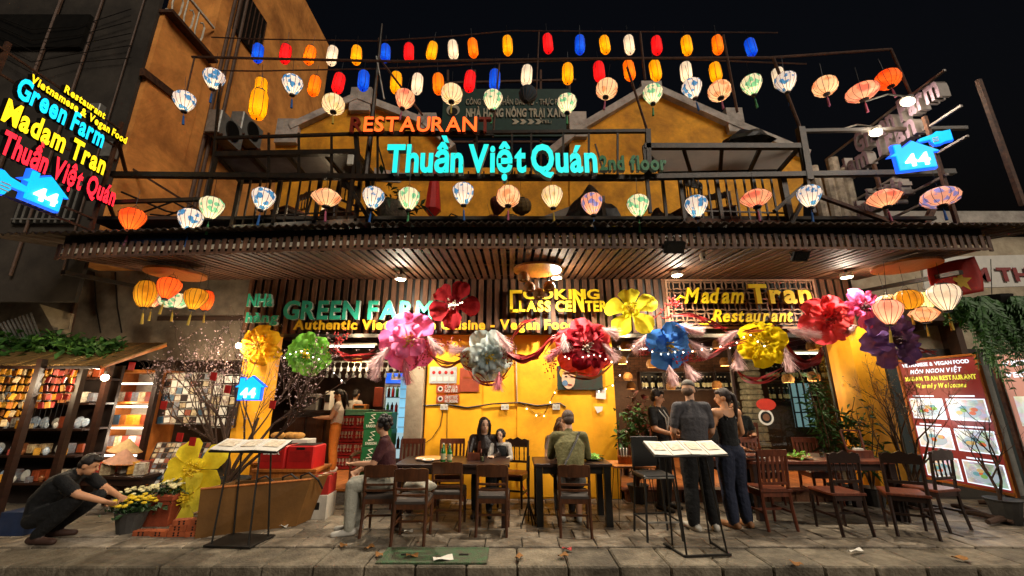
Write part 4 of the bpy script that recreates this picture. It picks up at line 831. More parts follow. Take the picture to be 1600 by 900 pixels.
for a, b, lb in PLM: plume(a, b, FLY - .12 - rnd.random() * .1, m_pl_ if rnd.random() < .75 else m_pl3, 'pink feathery pampas plume ' + lb)
def spray(pts, Y, lb, n=60, sp=.06):
    mb = MB(); pts = [P(*p, Y) for p in pts]; t = thing('berry_spray', lb, 'berries', pts[0], group='red berry sprays in the garland', world=True); MB().tube(pts, .006, 4).build('stem', m_ber, t)
    for k in range(n):
        s = rnd.random() * (len(pts) - 1); i = int(s); p = pts[i].lerp(pts[min(i + 1, len(pts) - 1)], s - i) + V((rnd.gauss(0, sp), rnd.gauss(0, sp * .6), rnd.gauss(0, sp))); mb.ell(p, rnd.uniform(.010, .016), n=6, m=4)
    o = mb.build('berries', m_ber, t); o['kind'] = 'stuff'
for pts, lb in (([(518, 545), (538, 522)], 'red berry spray right of the green flower'), ([(700, 535), (730, 560)], 'red berry spray between mauve and grey flowers'), ([(790, 535), (800, 565)], 'red berry spray right of the grey flower'), ([(860, 555), (862, 582)], 'red berry spray hanging left of the crimson flower'), ([(1020, 500), (1050, 470), (1060, 480)], 'red berry spray above the blue flower beside the lemon one'), ([(1060, 565), (1085, 555)], 'red berry spray below the blue flower'), ([(1000, 545), (1012, 552)], 'red berry knot left of the blue flower'), ([(668, 535), (650, 575)], 'red berry spray hanging right of the mauve flower')): spray(pts, FLY - .1, lb)
def ribbon(ctrl, Y, lb, mat, w=.03, n=5):
    mb = MB()
    for j in range(n):
        off = [V((rnd.uniform(-.05, .05), rnd.uniform(-.04, .04), rnd.uniform(-.06, .06))) for _ in ctrl]; pts = [P(*c, Y) + o for c, o in zip(ctrl, off)]; fine = []
        for i in range(len(pts) - 1):
            p0, p1, p2, p3 = pts[max(i - 1, 0)], pts[i], pts[i + 1], pts[min(i + 2, len(pts) - 1)]
            for k in range(7):
                s = k / 7; fine.append(.5 * ((2 * p1) + (p2 - p0) * s + (2 * p0 - 5 * p1 + 4 * p2 - p3) * s * s + (3 * p1 - p0 - 3 * p2 + p3) * s ** 3))
        fine.append(pts[-1]); o0 = len(mb.v)
        for k, p in enumerate(fine):
            ww = w * (.4 + .6 * math.sin(math.pi * min(1, (k + 1) / len(fine)))); tw = .5 + k * .12 + j; d = V((0, math.cos(tw) * ww, math.sin(tw) * ww)) ; mb.v += [tuple(p - d), tuple(p + d)]
        for k in range(len(fine) - 1): mb.f.append((o0 + 2 * k, o0 + 2 * k + 1, o0 + 2 * k + 3, o0 + 2 * k + 2)); mb.i.append(0)
    o = mb.build('ribbon', mat, None, True); tag(o, lb, 'ribbon', 'red ribbons draped in the garland')
RB = [([(520, 540), (535, 555), (560, 558), (590, 550)], 'red ribbon from the green to the mauve flower', m_rib_), ([(670, 550), (690, 570), (720, 565), (740, 540)], 'rust ribbon from the mauve to the grey flower', m_goldr), ([(725, 565), (745, 590), (765, 600), (790, 585), (800, 560)], 'red ribbon looping under the grey flower', m_rib_), ([(795, 552), (815, 562), (840, 555), (860, 530), (880, 522)], 'broad red ribbon swag between the grey and crimson flowers', m_rib_), ([(795, 540), (815, 510), (835, 500)], 'red ribbon rising right of the grey flower', m_rib_), ([(880, 580), (905, 588), (935, 585), (960, 560)], 'thin red ribbon curving below the crimson flower', m_goldr), ([(1040, 493), (1080, 495), (1110, 505), (1140, 515)], 'red ribbon from the blue flower to the script sign', m_rib_), ([(1080, 560), (1110, 552), (1140, 540), (1165, 530)], 'red ribbon between the blue and bright yellow flowers', m_rib_), ([(1160, 520), (1190, 512), (1215, 510)], 'gold tinted ribbon across the bright yellow flower', m_goldr), ([(1222, 520), (1232, 550), (1255, 568), (1278, 560), (1282, 545)], 'wide red ribbon loop below the coral flower', m_rib_), ([(1150, 570), (1165, 590), (1195, 594), (1225, 580)], 'thin red ribbon loop below the bright yellow flower', m_rib_), ([(1400, 545), (1430, 545), (1460, 552)], 'red cloth streamer right of the purple flower', m_rib_)]
for c, lb, m in RB: ribbon(c, FLY - .1, lb, m, .035 if 'wide' in lb or 'broad' in lb else .018, 7 if 'wide' in lb or 'broad' in lb else 4)
def fairy(pts, Y, lb, n):
    t = thing('fairy_lights', lb, 'string lights', P(*pts[0], Y), world=True, group='fairy light strings'); pp = [P(*p, Y) for p in pts]
    MB().tube(pp, .004, 4).build('wire', m_wire, t); sm_ = MB().ell((0, 0, 0), .010, n=6, m=4).mesh('bulb', e_bulbs)
    for k in range(n):
        s = (k + .5) / n * (len(pp) - 1); i = int(s); put(sm_, 'bulb', t, pp[i].lerp(pp[i + 1], s - i) + V((0, 0, -.02 + rnd.uniform(-.02, .02))))
fairy([(930, 610), (960, 600), (990, 540), (1030, 552), (1060, 548), (1100, 545), (1140, 540), (1170, 520), (1200, 545)], FLY - .2, 'string of tiny warm bulbs across the blue and yellow flowers', 22)
fairy([(880, 555), (900, 560), (930, 552), (960, 568)], FLY - .22, 'string of tiny warm bulbs over the crimson flower', 10)
fairy([(700, 475), (712, 474), (724, 470)], FLY - .2, 'short string of tiny bulbs on the dark red flower', 7)
fairy([(815, 630), (835, 645), (850, 648), (862, 622), (870, 607)], FY - .03, 'string of tiny warm bulbs sagging on the yellow wall', 5)
fairy([(440, 560), (470, 545), (500, 560), (540, 600)], FLY - .2, 'string of tiny bulbs round the green flower', 10)

# ================================================================== trees and plants
m_bark = M('peach_bark', '#4a3527', .85, var=.3, scale=12, bump=.5); m_blos = M('peach_blossom', '#c9a8a4', .8, var=.2); m_leaf = M('leaf_green', '#3f6a28', .55, var=.35, scale=8, bump=.1, c2='#22421a'); m_leafd = M('dark_leaf', '#27451f', .5, var=.35, scale=8, bump=.1, c2='#162a12'); m_twig = M('dry_twig', '#6b5236', .85, var=.3)
def bare_tree(name, label, base, dirs, L, depth, bm, blossom=None, nb=0, seed=1, r0=.035, spread=.55):
    rr = random.Random(seed); t = thing(name, label, 'tree', base); tr_, br = MB(), MB(); tips = []
    def grow(p, d, l, r, dep):
        pts = [p]; q = p.copy(); dd = d.copy()
        for k in range(4): dd = (dd + V((rr.gauss(0, .12), rr.gauss(0, .12), rr.gauss(.05, .09)))).normalized(); q = q + dd * l / 4; pts.append(q.copy()); tips.append((q.copy(), dep))
        (tr_ if dep == 0 else br).tube(pts, [r, r * .9, r * .78, r * .68, r * .55], 6 if dep < 2 else 4)
        if dep < depth:
            for k in range(rr.choice((2, 3, 3))): a = pts[rr.choice((2, 3, 4))]; grow(a, (dd + V((rr.gauss(0, spread), rr.gauss(0, spread), rr.gauss(.1, spread * .6)))).normalized(), l * rr.uniform(.62, .85), r * .52, dep + 1)
    for d in dirs: grow(V((rr.uniform(-.05, .05), rr.uniform(-.05, .05), 0)), V(d).normalized(), L, r0, 0)
    tr_.build('trunk', bm, t); o = br.build('branches', bm, t)
    if blossom:
        fl = MB()
        for k in range(nb):
            p, dep = rr.choice(tips)
            if dep == 0: continue
            c = p + V((rr.gauss(0, .03), rr.gauss(0, .03), rr.gauss(0, .03))); s = rr.uniform(.008, .016); n = V((rr.gauss(0, 1), rr.gauss(0, 1), rr.gauss(0, 1))).normalized(); u, w = perp(n)
            for j in range(4): a = j * 1.57; fl.add([c, c + (u * math.cos(a - .5) + w * math.sin(a - .5)) * s + n * s * .4, c + (u * math.cos(a + .5) + w * math.sin(a + .5)) * s + n * s * .4], [(0, 1, 2)])
        o = fl.build('blossoms', blossom, t); o['kind'] = 'stuff'
    return t
bb = G(352, 812); bb.y += .35; bb.x -= .28
bt = bare_tree('peach_tree', 'tall bare peach tree with tiny pink blossoms behind the left menu stand', bb + V((0, 0, .42)), [(-.55, .1, 1), (.1, .05, 1), (.5, .15, 1), (-.22, -.1, 1), (.3, -.1, 1), (-.9, .1, .8), (.7, -.1, .9)], .92, 4, m_bark, m_blos, 1900, 5, .03, .36)
po = MB().lathe([(.20, 0), (.30, .38), (.33, .42), (.30, .42), (.27, .38), (0, .36)], 18); po.build('pot', M('black_pot', '#1d1b19', .6), bt, loc=(0, 0, -.40))
bare_tree('dry_branch_tree', 'dry bare bushy branches in front of the yellow pillar at right', V((6.0, 6.6, .3)), [(-.2, 0, 1), (.25, -.1, 1), (.05, .1, 1), (-.35, -.2, 1), (.1, -.25, 1)], .72, 4, m_twig, M('dry_bud', '#8f6f48', .9), 900, 9, .022, .34)
bare_tree('bare_peach_branch', 'thin bare branches reaching across the lit menu box at right', V((6.5, 5.9, .25)), [(.1, -.1, 1), (.45, .0, .8)], .55, 3, m_bark, None, 0, 3, .02, .5)
for x_, y_, lb in ((6.0, 6.6, 'grey pot of the dry branches at right'), (6.5, 5.9, 'grey pot of the thin bare branches at right')):
    o = thing('plant_pot', lb, 'pot', (x_, y_, 0)); MB().lathe([(.12, 0), (.17, .26), (.19, .29), (.165, .29), (0, .25)], 14).build('pot_wall', M('grey_pot', '#3a3835', .6), o); MB().lathe([(0, .262), (.155, .255), (0, .25)], 12).build('soil', m_joint, o)
# hanging ornaments on the peach tree
m_env = M('red_envelope', '#b3201a', .5)
for k, (px, py, Y) in enumerate(((205, 572, 5.9), (333, 588, 5.7), (355, 608, 5.8), (255, 633, 5.8), (280, 683, 5.7), (300, 690, 5.7), (425, 632, 5.8))):
    q = P(px, py, Y); o = MB().prism([q + V((-.04, 0, -.05)), q + V((.035, .01, -.06)), q + V((.045, 0, .05)), q + V((-.03, -.01, .055))], (0, .01, 0)).build('red_ornament', m_env)
    tag(o, 'small red paper ornament ' + ['at the far left of the peach tree', 'high in the middle of the peach tree', 'left of the small cyan house sign', 'low left in the peach branches', 'near the peach trunk fork', 'just right of the trunk fork', 'right of the small cyan house sign'][k], 'ornament', 'red ornaments on the peach tree')
def foliage(mb, c, rad, n, ls, sd, drop=0.0, lw=.3, flat=1.0):
    rr = random.Random(sd); c = V(c)
    for k in range(n):
        p = c + V((rr.gauss(0, rad[0] * .5), rr.gauss(0, rad[1] * .5), rr.gauss(0, rad[2] * .5))); d = V((rr.gauss(0, 1), rr.gauss(0, 1), rr.gauss(0, .7) - drop)).normalized(); l = ls * rr.uniform(.6, 1.3); u, _ = perp(d); u = (u + V((rr.gauss(0, .4), rr.gauss(0, .4), rr.gauss(0, .4)))).normalized()
        m_ = p + d * l * .5 + V((0, 0, l * .08)); e = p + d * l - V((0, 0, l * .12)); mb.add([p, m_ + u * l * lw, e, m_ - u * l * lw], [(0, 1, 2), (0, 2, 3)])
t = thing('hanging_fern', 'dark green drooping fern hanging at the far right below the banner', 'plant', P(1545, 500, 5.6), world=True)
fo = MB()
for k in range(120):
    px = rnd.uniform(1485, 1605); s = P(px, rnd.uniform(462, 490), 5.6 + rnd.uniform(-.25, .25)); ln = rnd.uniform(.5, 1.25) if px > 1510 else rnd.uniform(.25, .5); dx = rnd.uniform(-.3, .3); pts = [s + V((dx * f * f, -.1 * f, .10 * f - ln * f * f)) for f in (0, .25, .5, .75, 1)]
    fo.tube(pts, .004, 4)
    for i in range(4):
        for j in range(5):
            p = pts[i].lerp(pts[i + 1], j / 5); 
            for s_ in (-1, 1): l = .13 * (1 - (i + j / 5) / 5.2); e = p + V((s_ * l, rnd.uniform(-.04, .04), -l * .7)); fo.add([p, p + V((s_ * l * .5, 0, .008)), e, p + V((s_ * l * .4, 0, -l * .6))], [(0, 1, 2, 3)])
fo.build('fronds', m_leaf, t); MB().lathe([(.12, -.16), (.2, .0), (.21, .04), (.18, .04), (0, .0)], 14, P(1550, 468, 5.6)).build('pot', m_black, t); MB().tube([P(1550, 468, 5.6), P(1548, 405, 5.6)], .006, 4).build('cord', m_wire, t)
def potted(name, lb, base, h, rad, n, ls, mat, pot, stems=6, sd=1, lw=.25):
    t = thing(name, lb, 'plant', base); rr = random.Random(sd); s = MB(); f = MB()
    for k in range(stems):
        a = rr.uniform(0, 6.28); q = rad * rr.uniform(.3, 1); e = V((math.cos(a) * q, math.sin(a) * q, h * rr.uniform(.65, 1))); pts = [V((0, 0, .2)), e * .5 + V((0, 0, .15)), e]; s.tube(pts, [.012, .008, .004], 5)
        for j in range(n // stems): g_ = rr.uniform(.25, 1); p = pts[1].lerp(e, max(0, g_ * 2 - 1)) if g_ > .5 else pts[0].lerp(pts[1], g_ * 2); foliage(f, p, (.07, .07, .05), 1, ls, rr.randint(0, 99999), .1, lw)
    s.build('stems', m_twig, t); f.build('leaves', mat, t)
    MB().lathe([(.11, 0), (.16, .24), (.175, .26), (.155, .26), (0, .22)], 14).build('pot', pot, t); return t
m_terra = M('terracotta_pot', '#8a3c20', .7, var=.2); m_pot = M('grey_pot', '#3a3835', .6)
potted('leafy_pot_plant', 'dense green shrub at the left edge of the dining room opening', V((1.98, 6.95, 0)), 1.65, .3, 330, .15, m_leaf, m_pot, 11, 4, .2)
potted('bamboo_plant', 'tall thin bamboo plant beside the right window', V((5.15, 6.95, 0)), 2.2, .42, 300, .19, m_leaf, m_pot, 12, 8, .13)
potted('bamboo_plant', 'lower bushy bamboo plant left of the yellow right pillar', V((5.5, 6.75, 0)), 1.5, .3, 200, .18, m_leaf, m_pot, 9, 12, .13)
potted('poinsettia', 'dark red leaved potted plant behind the yellow chrysanthemums', G(262, 800) + V((0, .3, 0)), .62, .22, 160, .13, M('dark_red_leaf', '#6a1620', .6, c2='#2f3d1c', cov=.5), m_pot, 8, 6, .3)
m_mum = M('yellow_petals', '#d9b81a', .7, var=.2); m_mumw = M('cream_petals', '#d8cf9a', .7)
def mums(lb, base, square, fm, s=1.0, sd=3):
    t = thing('chrysanthemum_pot', lb, 'plant', base, group='chrysanthemum pots on the pavement'); rr = random.Random(sd)
    if square: MB().box((0, 0, .16), (.3, .3, .32), None, 1.18).build('pot', m_terra, t); rm = MB().box((0, 0, .325), (.38, .38, .05)); rm.build('pot_rim', m_terra, t); z = .36; rad = .2
    else: MB().lathe([(.10, 0), (.15, .2), (.16, .22), (.14, .22), (0, .19)], 14).build('pot', m_pot, t); z = .24; rad = .2
    lf = MB(); foliage(lf, (0, 0, z + .02), (rad, rad, .07), 240, .07, sd, 0, .3); lf.build('leaves', m_leafd, t)
    fl = MB()
    for k in range(34):
        a = rr.uniform(0, 6.28); q = rad * math.sqrt(rr.random()); c = V((math.cos(a) * q, math.sin(a) * q, z + .08 + .05 * (1 - q / rad) + rr.uniform(-.02, .02))); fl.lathe([(.0, .014), (.012, .016), (.028, .006), (.024, -.006), (.0, -.004)], 9, c, Matrix.Rotation(rr.uniform(-.5, .5), 3, 'X'))
    o = fl.build('flower_heads', fm, t); o['kind'] = 'stuff'; t.scale = (s,) * 3
mums('square terracotta pot of pale yellow chrysanthemums beside the brick pile', G(246, 822) + V((0, .1, .0)), True, m_mumw, 1.05, 3)
mums('round pot of bright yellow chrysanthemums before the squatting man', G(200, 832), False, m_mum, 1.1, 5); mums('round pot of cream chrysanthemums behind the bright yellow ones', G(182, 815) + V((0, .25, 0)), False, m_mumw, 1.0, 7)
# ================================================================== chairs, tables, stands
def slat_chair(name, lb, loc, rz, kind='ladder'):
    """kind ladder: curved top board and two thin rails; spindle: arched crest over turned spindles; slats: upright slats. Faces +Y (back towards -Y)"""
    t = thing(name, lb, 'chair', loc, rz); wm = {'ladder': m_mwood, 'spindle': m_dwood, 'slats': m_rwood}[kind]; sw_ = .40; H = .84 if kind == 'ladder' else .94
    for sx in (-1, 1):
        MB().tube([(sx * .185, -.23, 0), (sx * .18, -.19, .25), (sx * .18, -.18, .46), (sx * .185, -.22, H - .02)], [.019, .021, .022, .018], 6).build('rear_leg', wm, t)
        MB().tube([(sx * .185, .19, 0), (sx * .185, .19, .2), (sx * .185, .19, .44)], [.016, .019, .022], 8).build('front_leg', wm, t)
        MB().bar((sx * .183, -.19, .2), (sx * .185, .19, .2), .02, .026).build('stretcher', wm, t)
    MB().bar((-.18, .0, .2), (.18, .0, .2), .02, .026).build('stretcher', wm, t)
    for a, b in (((-.18, -.18, .41), (.18, -.18, .41)), ((-.185, .19, .41), (.185, .19, .41)), ((-.18, -.18, .41), (-.185, .19, .41)), ((.18, -.18, .41), (.185, .19, .41))): MB().bar(a, b, .024, .06, up=(0, 0, 1)).build('apron', wm, t)
    if kind == 'ladder': MB().cbox((0, .01, .465), (.40, .42, .05), .02).build('seat_pad', M('grey_seat_pad', '#3b332d', .6), t)
    else: MB().cbox((0, .0, .455), (.42, .43, .03), .008).build('seat', m_rwood if kind == 'spindle' else wm, t)
    def back(z0, z1, th=.022, arch=0.0, bow=.035):
        def fy(z): return -.18 - (z - .46) * .04 / .36
        mb = MB(); n = 10; vs = []
        for k in range(n + 1):
            u = k / n * 2 - 1; x = u * .195; o = bow * (1 - u * u)
            zt_ = z1 + arch * (1 - u * u) + (arch * .35 * math.cos(u * 9) if arch else 0)
            for zz in (z0, zt_):
                for s in (-1, 1): vs.append(V((x, fy(zz) - o + s * th / 2, zz)))
        fs = []
        for k in range(n):
            a, b = k * 4, k * 4 + 4; fs += [(a, b, b + 2, a + 2), (a + 1, a + 3, b + 3, b + 1), (a + 2, b + 2, b + 3, a + 3), (a, a + 1, b + 1, b)]
        fs += [(0, 2, 3, 1), (n * 4, n * 4 + 1, n * 4 + 3, n * 4 + 2)]; mb.add(vs, fs); return mb
    if kind == 'ladder':
        back(.70, .84, arch=.012).build('top_board', wm, t); back(.60, .625).build('back_rail', wm, t); back(.53, .555).build('back_rail', wm, t)
    elif kind == 'spindle':
        back(.81, .90, arch=.045, bow=.0).build('crest_rail', wm, t); back(.58, .615, bow=0).build('back_rail', wm, t)
        for k in range(4): x = -.12 + k * .08; MB().lathe([(.008, .61), (.013, .64), (.008, .67), (.012, .72), (.008, .77), (.012, .80), (.008, .83)], 7, (x, -.2, 0)).build('spindle', wm, t)
    else:
        back(.86, .94, bow=0).build('crest_rail', wm, t); back(.52, .55, bow=0).build('back_rail', wm, t)
        for k in range(5): x = -.13 + k * .065; MB().bar((x, -.19, .54), (x, -.225, .88), .034, .012, up=(0, 1, 0)).build('back_slat', wm, t)
    return t
GC = 'ladder back chairs around the left tables'
CH = [('brown ladder back chair holding the person in light trousers', (594, 832), .05), ('brown ladder back chair with a cloth bag on the seat, nearest the drain cover', (643, 843), .02), ('empty brown ladder back chair in front of the green bottles', (700, 823), -.03), ('empty brown ladder back chair in front of the mother and child', (770, 831), -.04), ('brown ladder back chair of the man in olive shirt', (898, 832), -.06)]
c0 = None
for lb, (px, py), rz in CH:
    q = G(px, py)
    if c0 is None: c0 = slat_chair('ladder_back_chair', lb, q, rz); o = c0
    else: o = dup(c0, q, rz, lb)
    o['group'] = GC; o.scale = (.98, .98, .94)
s0 = slat_chair('spindle_back_chair', 'dark spindle back chair pushed to the right table, left of three', G(1318, 830), .02, 'spindle'); s0['group'] = 'dark spindle back chairs at the right table'
dup(s0, G(1425, 833), -.5, 'dark spindle back chair turned sideways, middle of three at right'); dup(s0, G(1466, 822), .25, 'dark spindle back chair standing farthest right before the menu box')
l0 = slat_chair('slat_back_chair', 'red brown slat back chair behind the right table', P(1282, 760, 6.95).xy.to_3d(), math.pi - .1, 'slats'); l0['group'] = 'slat back chairs in the dining area'
dup(l0, (3.95, 6.95, 0), math.pi + .1, 'dark slat back chair left of the red brown one behind the right table'); dup(l0, G(1205, 822), .05, 'wooden slat back chair in front of the left end of the right table'); dup(l0, (-1.6, 6.75, 0), math.pi, 'wooden chair with slatted back against the cream pillar')
dup(l0, (-.95, 6.75, 0), math.pi + .05, 'empty slat back chair behind the left table near the bottles')
k0 = slat_chair('carved_back_chair', 'dark chair with open back frame beside the child', (.02, 6.78, 0), math.pi - .3, 'spindle'); 
# armchair of the person on the left
t = thing('armchair_arm_frame', 'wooden armchair with curved arms at the left end of the left table', 'chair', G(575, 775), 0)
for sx in (-1, 1):
    MB().tube([(sx * .26, -.2, 0), (sx * .26, -.2, .62)], .02, 6).build('leg', m_mwood, t); MB().tube([(sx * .26, .25, 0), (sx * .26, .25, .62)], .02, 6).build('leg', m_mwood, t); MB().tube([(sx * .26, -.26, .64), (sx * .27, -.1, .66), (sx * .26, .28, .66)], [.022, .03, .025], 8).build('armrest', m_mwood, t)
MB().cbox((0, .02, .43), (.5, .48, .04), .01).build('seat', m_mwood, t); MB().cbox((0, .26, .72), (.52, .03, .22), .01).build('backrest', m_mwood, t)
def table(name, lb, c, dx, dy, h, top, leg, lw=.07, rz=0, apron=True, th=.04):
    t = thing(name, lb, 'table', c, rz); MB().cbox((0, 0, h - th / 2), (dx, dy, th), .008).build('tabletop', top, t)
    for sx in (-1, 1):
        for sy in (-1, 1): MB().box((sx * (dx / 2 - lw * .8), sy * (dy / 2 - lw * .8), (h - th) / 2), (lw, lw, h - th)).build('leg', leg, t)
    if apron:
        for s in (-1, 1): MB().box((0, s * (dy / 2 - lw * .8), h - th - .045), (dx - lw * 2.7, .022, .09)).build('apron', leg, t); MB().box((s * (dx / 2 - lw * .8), 0, h - th - .045), (.022, dy - lw * 2.7, .09)).build('apron', leg, t)
    return t
table('dining_table', 'long dark wooden table of the mother and child before the yellow wall', (-.78, 6.05, 0), 1.5, .78, .75, m_dwood, m_dwood, .08)
table('dining_table', 'dark square table of the man in olive shirt', (.80, 6.02, 0), 1.02, .66, .75, m_dwood, m_black, .085)
table('dining_table', 'long brown dining table with dishes at right', (4.25, 6.35, 0), 2.0, .85, .75, m_rwood, m_dwood, .085)
table('dining_table', 'dark table end with stacked menus behind the ponytailed woman', (3.15, 6.6, 0), .85, .6, .74, m_rwood, m_dwood, .06)
t = thing('hairpin_table', 'small honey wood table on thin hairpin legs beside the square table', 'table', (1.62, 6.0, 0)); MB().cbox((0, 0, .70), (.55, .5, .03), .006).build('tabletop', m_owood, t)
for sx in (-1, 1):
    for sy in (-1, 1):
        MB().tube([(sx * .22, sy * .2, .69), (sx * .25, sy * .22, 0), (sx * .17, sy * .2, .69)], .007, 5).build('hairpin_leg', m_black, t)
t = thing('bar_stool', 'tall black metal bar stool with upright back left of the menu stand', 'stool', G(1032, 842) + V((0, .08, 0)), .08)
for sx in (-1, 1):
    MB().bar((sx * .21, -.2, 0), (sx * .17, -.17, .67), .02).build('leg', m_black, t); MB().bar((sx * .21, .2, 0), (sx * .17, .17, .67), .02).build('leg', m_black, t); MB().bar((sx * .2, -.19, .2), (sx * .2, .19, .2), .016).build('footrest', m_black, t); MB().bar((sx * .17, .17, .66), (sx * .17, .2, 1.02), .02).build('back_post', m_black, t)
MB().bar((-.2, -.19, .2), (.2, -.19, .2), .016).build('footrest', m_grey, t); MB().bar((-.2, .19, .2), (.2, .19, .2), .016).build('footrest', m_black, t); MB().cbox((0, 0, .68), (.38, .38, .035), .01).build('seat', m_black, t); MB().bar((-.19, -.2, .67), (.19, -.2, .67), .014).build('seat_edge', m_grey, t); MB().cbox((0, .2, .92), (.36, .025, .36), .008).build('back_panel', m_black, t)
m_print = M('menu_print', '#c9bfa8', .6, var=.35, scale=22, bump=0, c2='#8d6a4a', cov=.40)
def menu_stand(lb, base, rz, W, D, n, rot0, u_base):
    t = thing('menu_stand', lb, 'menu stand', base, rz); h = 1.02; rot = Matrix.Rotation(R(20), 3, 'X')
    MB().cbox((0, .0, h), (W, D, .02), .004, rot).build('board', m_black, t)
    for k in range(n):
        w = W / n; dz = .012 if k % 2 else .02
        pg = MB().cbox(rot @ V((-W / 2 + (k + .5) * w, 0, .018)) + V((0, 0, h)), (w - .008, D - .02, .006), .002, rot @ Matrix.Rotation((-1) ** k * .05, 3, 'Y')); o = pg.build('menu_page', m_paper, t)
        MB().box(rot @ V((-W / 2 + (k + .5) * w, .02, .027)) + V((0, 0, h)), (w * .66, D * .5, .003), rot @ Matrix.Rotation((-1) ** k * .05, 3, 'Y')).build('printed_picture', m_print, o)
    for sx in (-1, 1):
        for sy in (-1, 1): MB().tube([(sx * .19, sy * .09, h - .02 + sy * .03), (sx * .22 + .05, sy * .16, .01)], .010, 6).build('leg', m_black, t)
    if u_base:
        for a, b in (((-.2, -.17, .01), (.3, -.17, .01)), ((-.2, -.17, .01), (-.25, .2, .01)), ((.3, -.17, .01), (.3, .2, .01))): MB().bar(a, b, .02).build('base_bar', m_black, t)
    else: MB().cbox((.05, 0, .012), (.56, .42, .02), .004).build('base_plate', m_black, t)
    return t
menu_stand('black menu stand with four open pages in front of the standing couple', G(1092, 866) + V((0, .1, 0)), .08, .84, .34, 4, 0, True)
menu_stand('black menu stand with open picture menu in front of the peach tree', G(362, 850) + V((0, .08, 0)), -.1, .86, .3, 3, 0, False)
t = thing('folded_easel', 'folded black easel leaning beside the square table', 'easel', G(826, 818))
MB().bar((0, 0, .18), (.01, .02, .82), .05, .03).build('bundle', m_black, t)
for x, y_ in ((-.09, -.05), (.09, -.05), (0, .1), (.05, -.1)): MB().tube([(0, 0, .26), (x, y_, 0)], .010, 5).build('leg', m_black, t)
# ---- things on the tables
m_bg = M('green_bottle', '#1c6a2a', .12, bump=0, spec=.8); TZ = .752
def bottle(lb, loc, mat, s=1.0, grp='green bottles on the left table', name='bottle'):
    t = thing(name, lb, 'bottle', loc, group=grp); MB().lathe([(.0, 0), (.032, .002), (.034, .01), (.034, .13), (.03, .15), (.014, .19), (.012, .235), (.0, .235)], 12).build('body', mat, t, True); MB().lathe([(.0, .24), (.014, .24), (.014, .226), (.013, .22)], 10).build('cap', M('bottle_cap', '#c8c2a8', .4), t); MB().lathe([(.0345, .04), (.0352, .045), (.0352, .11), (.0345, .115)], 12).build('paper_label', M('label_paper', '#b9b48c', .6), t); t.scale = (s,) * 3; return t
bottle('left green glass bottle on the left table', P(692, 722, 5.78).xy.to_3d() + V((0, 0, TZ)), m_bg); bottle('right green glass bottle on the left table', P(702, 722, 5.72).xy.to_3d() + V((0, 0, TZ)), m_bg)
q = P(672, 712, 6.1); o = thing('bread_board', 'round pale wooden board lying on the left table', 'board', (q.x, 6.08, TZ + .004)); MB().lathe([(0, .02), (.19, .02), (.2, .01), (.19, 0), (0, 0)], 28).build('disc', M('pale_wood', '#c08a4a', .5), o); MB().cbox((.25, 0, .01), (.14, .06, .016), .004).build('handle', M('pale_wood', '', .5), o)
def caddy(lb, loc, rz, mat, napkin=True):
    t = thing('condiment_caddy', lb, 'caddy', loc, rz, group='wooden condiment caddies'); MB().box((0, 0, .01), (.2, .13, .02)).build('base', mat, t)
    for s in (-1, 1): MB().box((0, s * .06, .05), (.2, .012, .08)).build('side', mat, t)
    for s in (-1, 1): MB().prism([(s * .096, -.054, .0), (s * .096, .054, .0), (s * .096, .054, .12), (s * .096, .02, .25 if s < 0 else .14), (s * .096, -.02, .25 if s < 0 else .14), (s * .096, -.054, .10)], (s * -.01, 0, 0)).build('end_board', mat, t)
    if napkin:
        for k in range(3): MB().box((-.05 + k * .035, 0, .11), (.01, .09, .16), Matrix.Rotation(.1 * (k - 1), 3, 'Y')).build('napkin', m_paper, t)
    for k in range(3): MB().tube([(.04 + k * .012, .02, .03), (.06 + k * .015, .03, .24)], .004, 4).build('chopstick', m_rwood, t)
caddy('dark wooden caddy on the left table beside the mother', (-.52, 6.02, TZ), .2, m_rwood, False); caddy('orange wooden napkin caddy on the hairpin table', (1.55, 5.95, .72), -.2, m_owood); 
t = thing('framed_menu_box', 'wooden napkin box with upright frame at the right end of the long table', 'box', (5.02, 6.25, TZ)); MB().cbox((0, 0, .05), (.26, .16, .1), .006).build('box', m_rwood, t)
for a, b in (((-.13, .07, .1), (-.15, .1, .36)), ((.13, .07, .1), (.13, .1, .36)), ((-.15, .1, .36), (.13, .1, .36))): MB().bar(a, b, .022).build('frame_bar', m_rwood, t)
MB().box((-.02, 0, .11), (.1, .08, .03)).build('napkin', m_paper, t)
def dish(lb, loc, r=.12, mat=None, food=None, sd=2, name='dish'):
    t = thing(name, lb, 'dish', loc, group='dishes on the tables'); MB().lathe([(0, .004), (r * .6, .004), (r, .025), (r * 1.02, .028), (r, .03), (r * .62, .012), (0, .012)], 20).build('plate', mat or m_paper, t)
    if food: f = MB(); foliage(f, (0, 0, .04), (r * .8, r * .8, .03), 60, .06, sd, 0, .4); f.build('food', food, t)
m_sal = M('salad', '#7fb03a', .6, c2='#4d7d22')
dish('plate of green salad on the square table', (1.12, 6.0, TZ), .13, m_black, m_sal); dish('oval board of green herbs on the long right table', (4.05, 6.15, TZ), .17, m_owood, m_sal, 4); dish('small white bowl on the left table', (-1.25, 5.95, TZ), .06); dish('crumpled white plate beside the bread board', (-1.12, 5.85, TZ), .08); dish('dark plate at the right of the long table', (4.7, 6.05, TZ), .12, m_black)
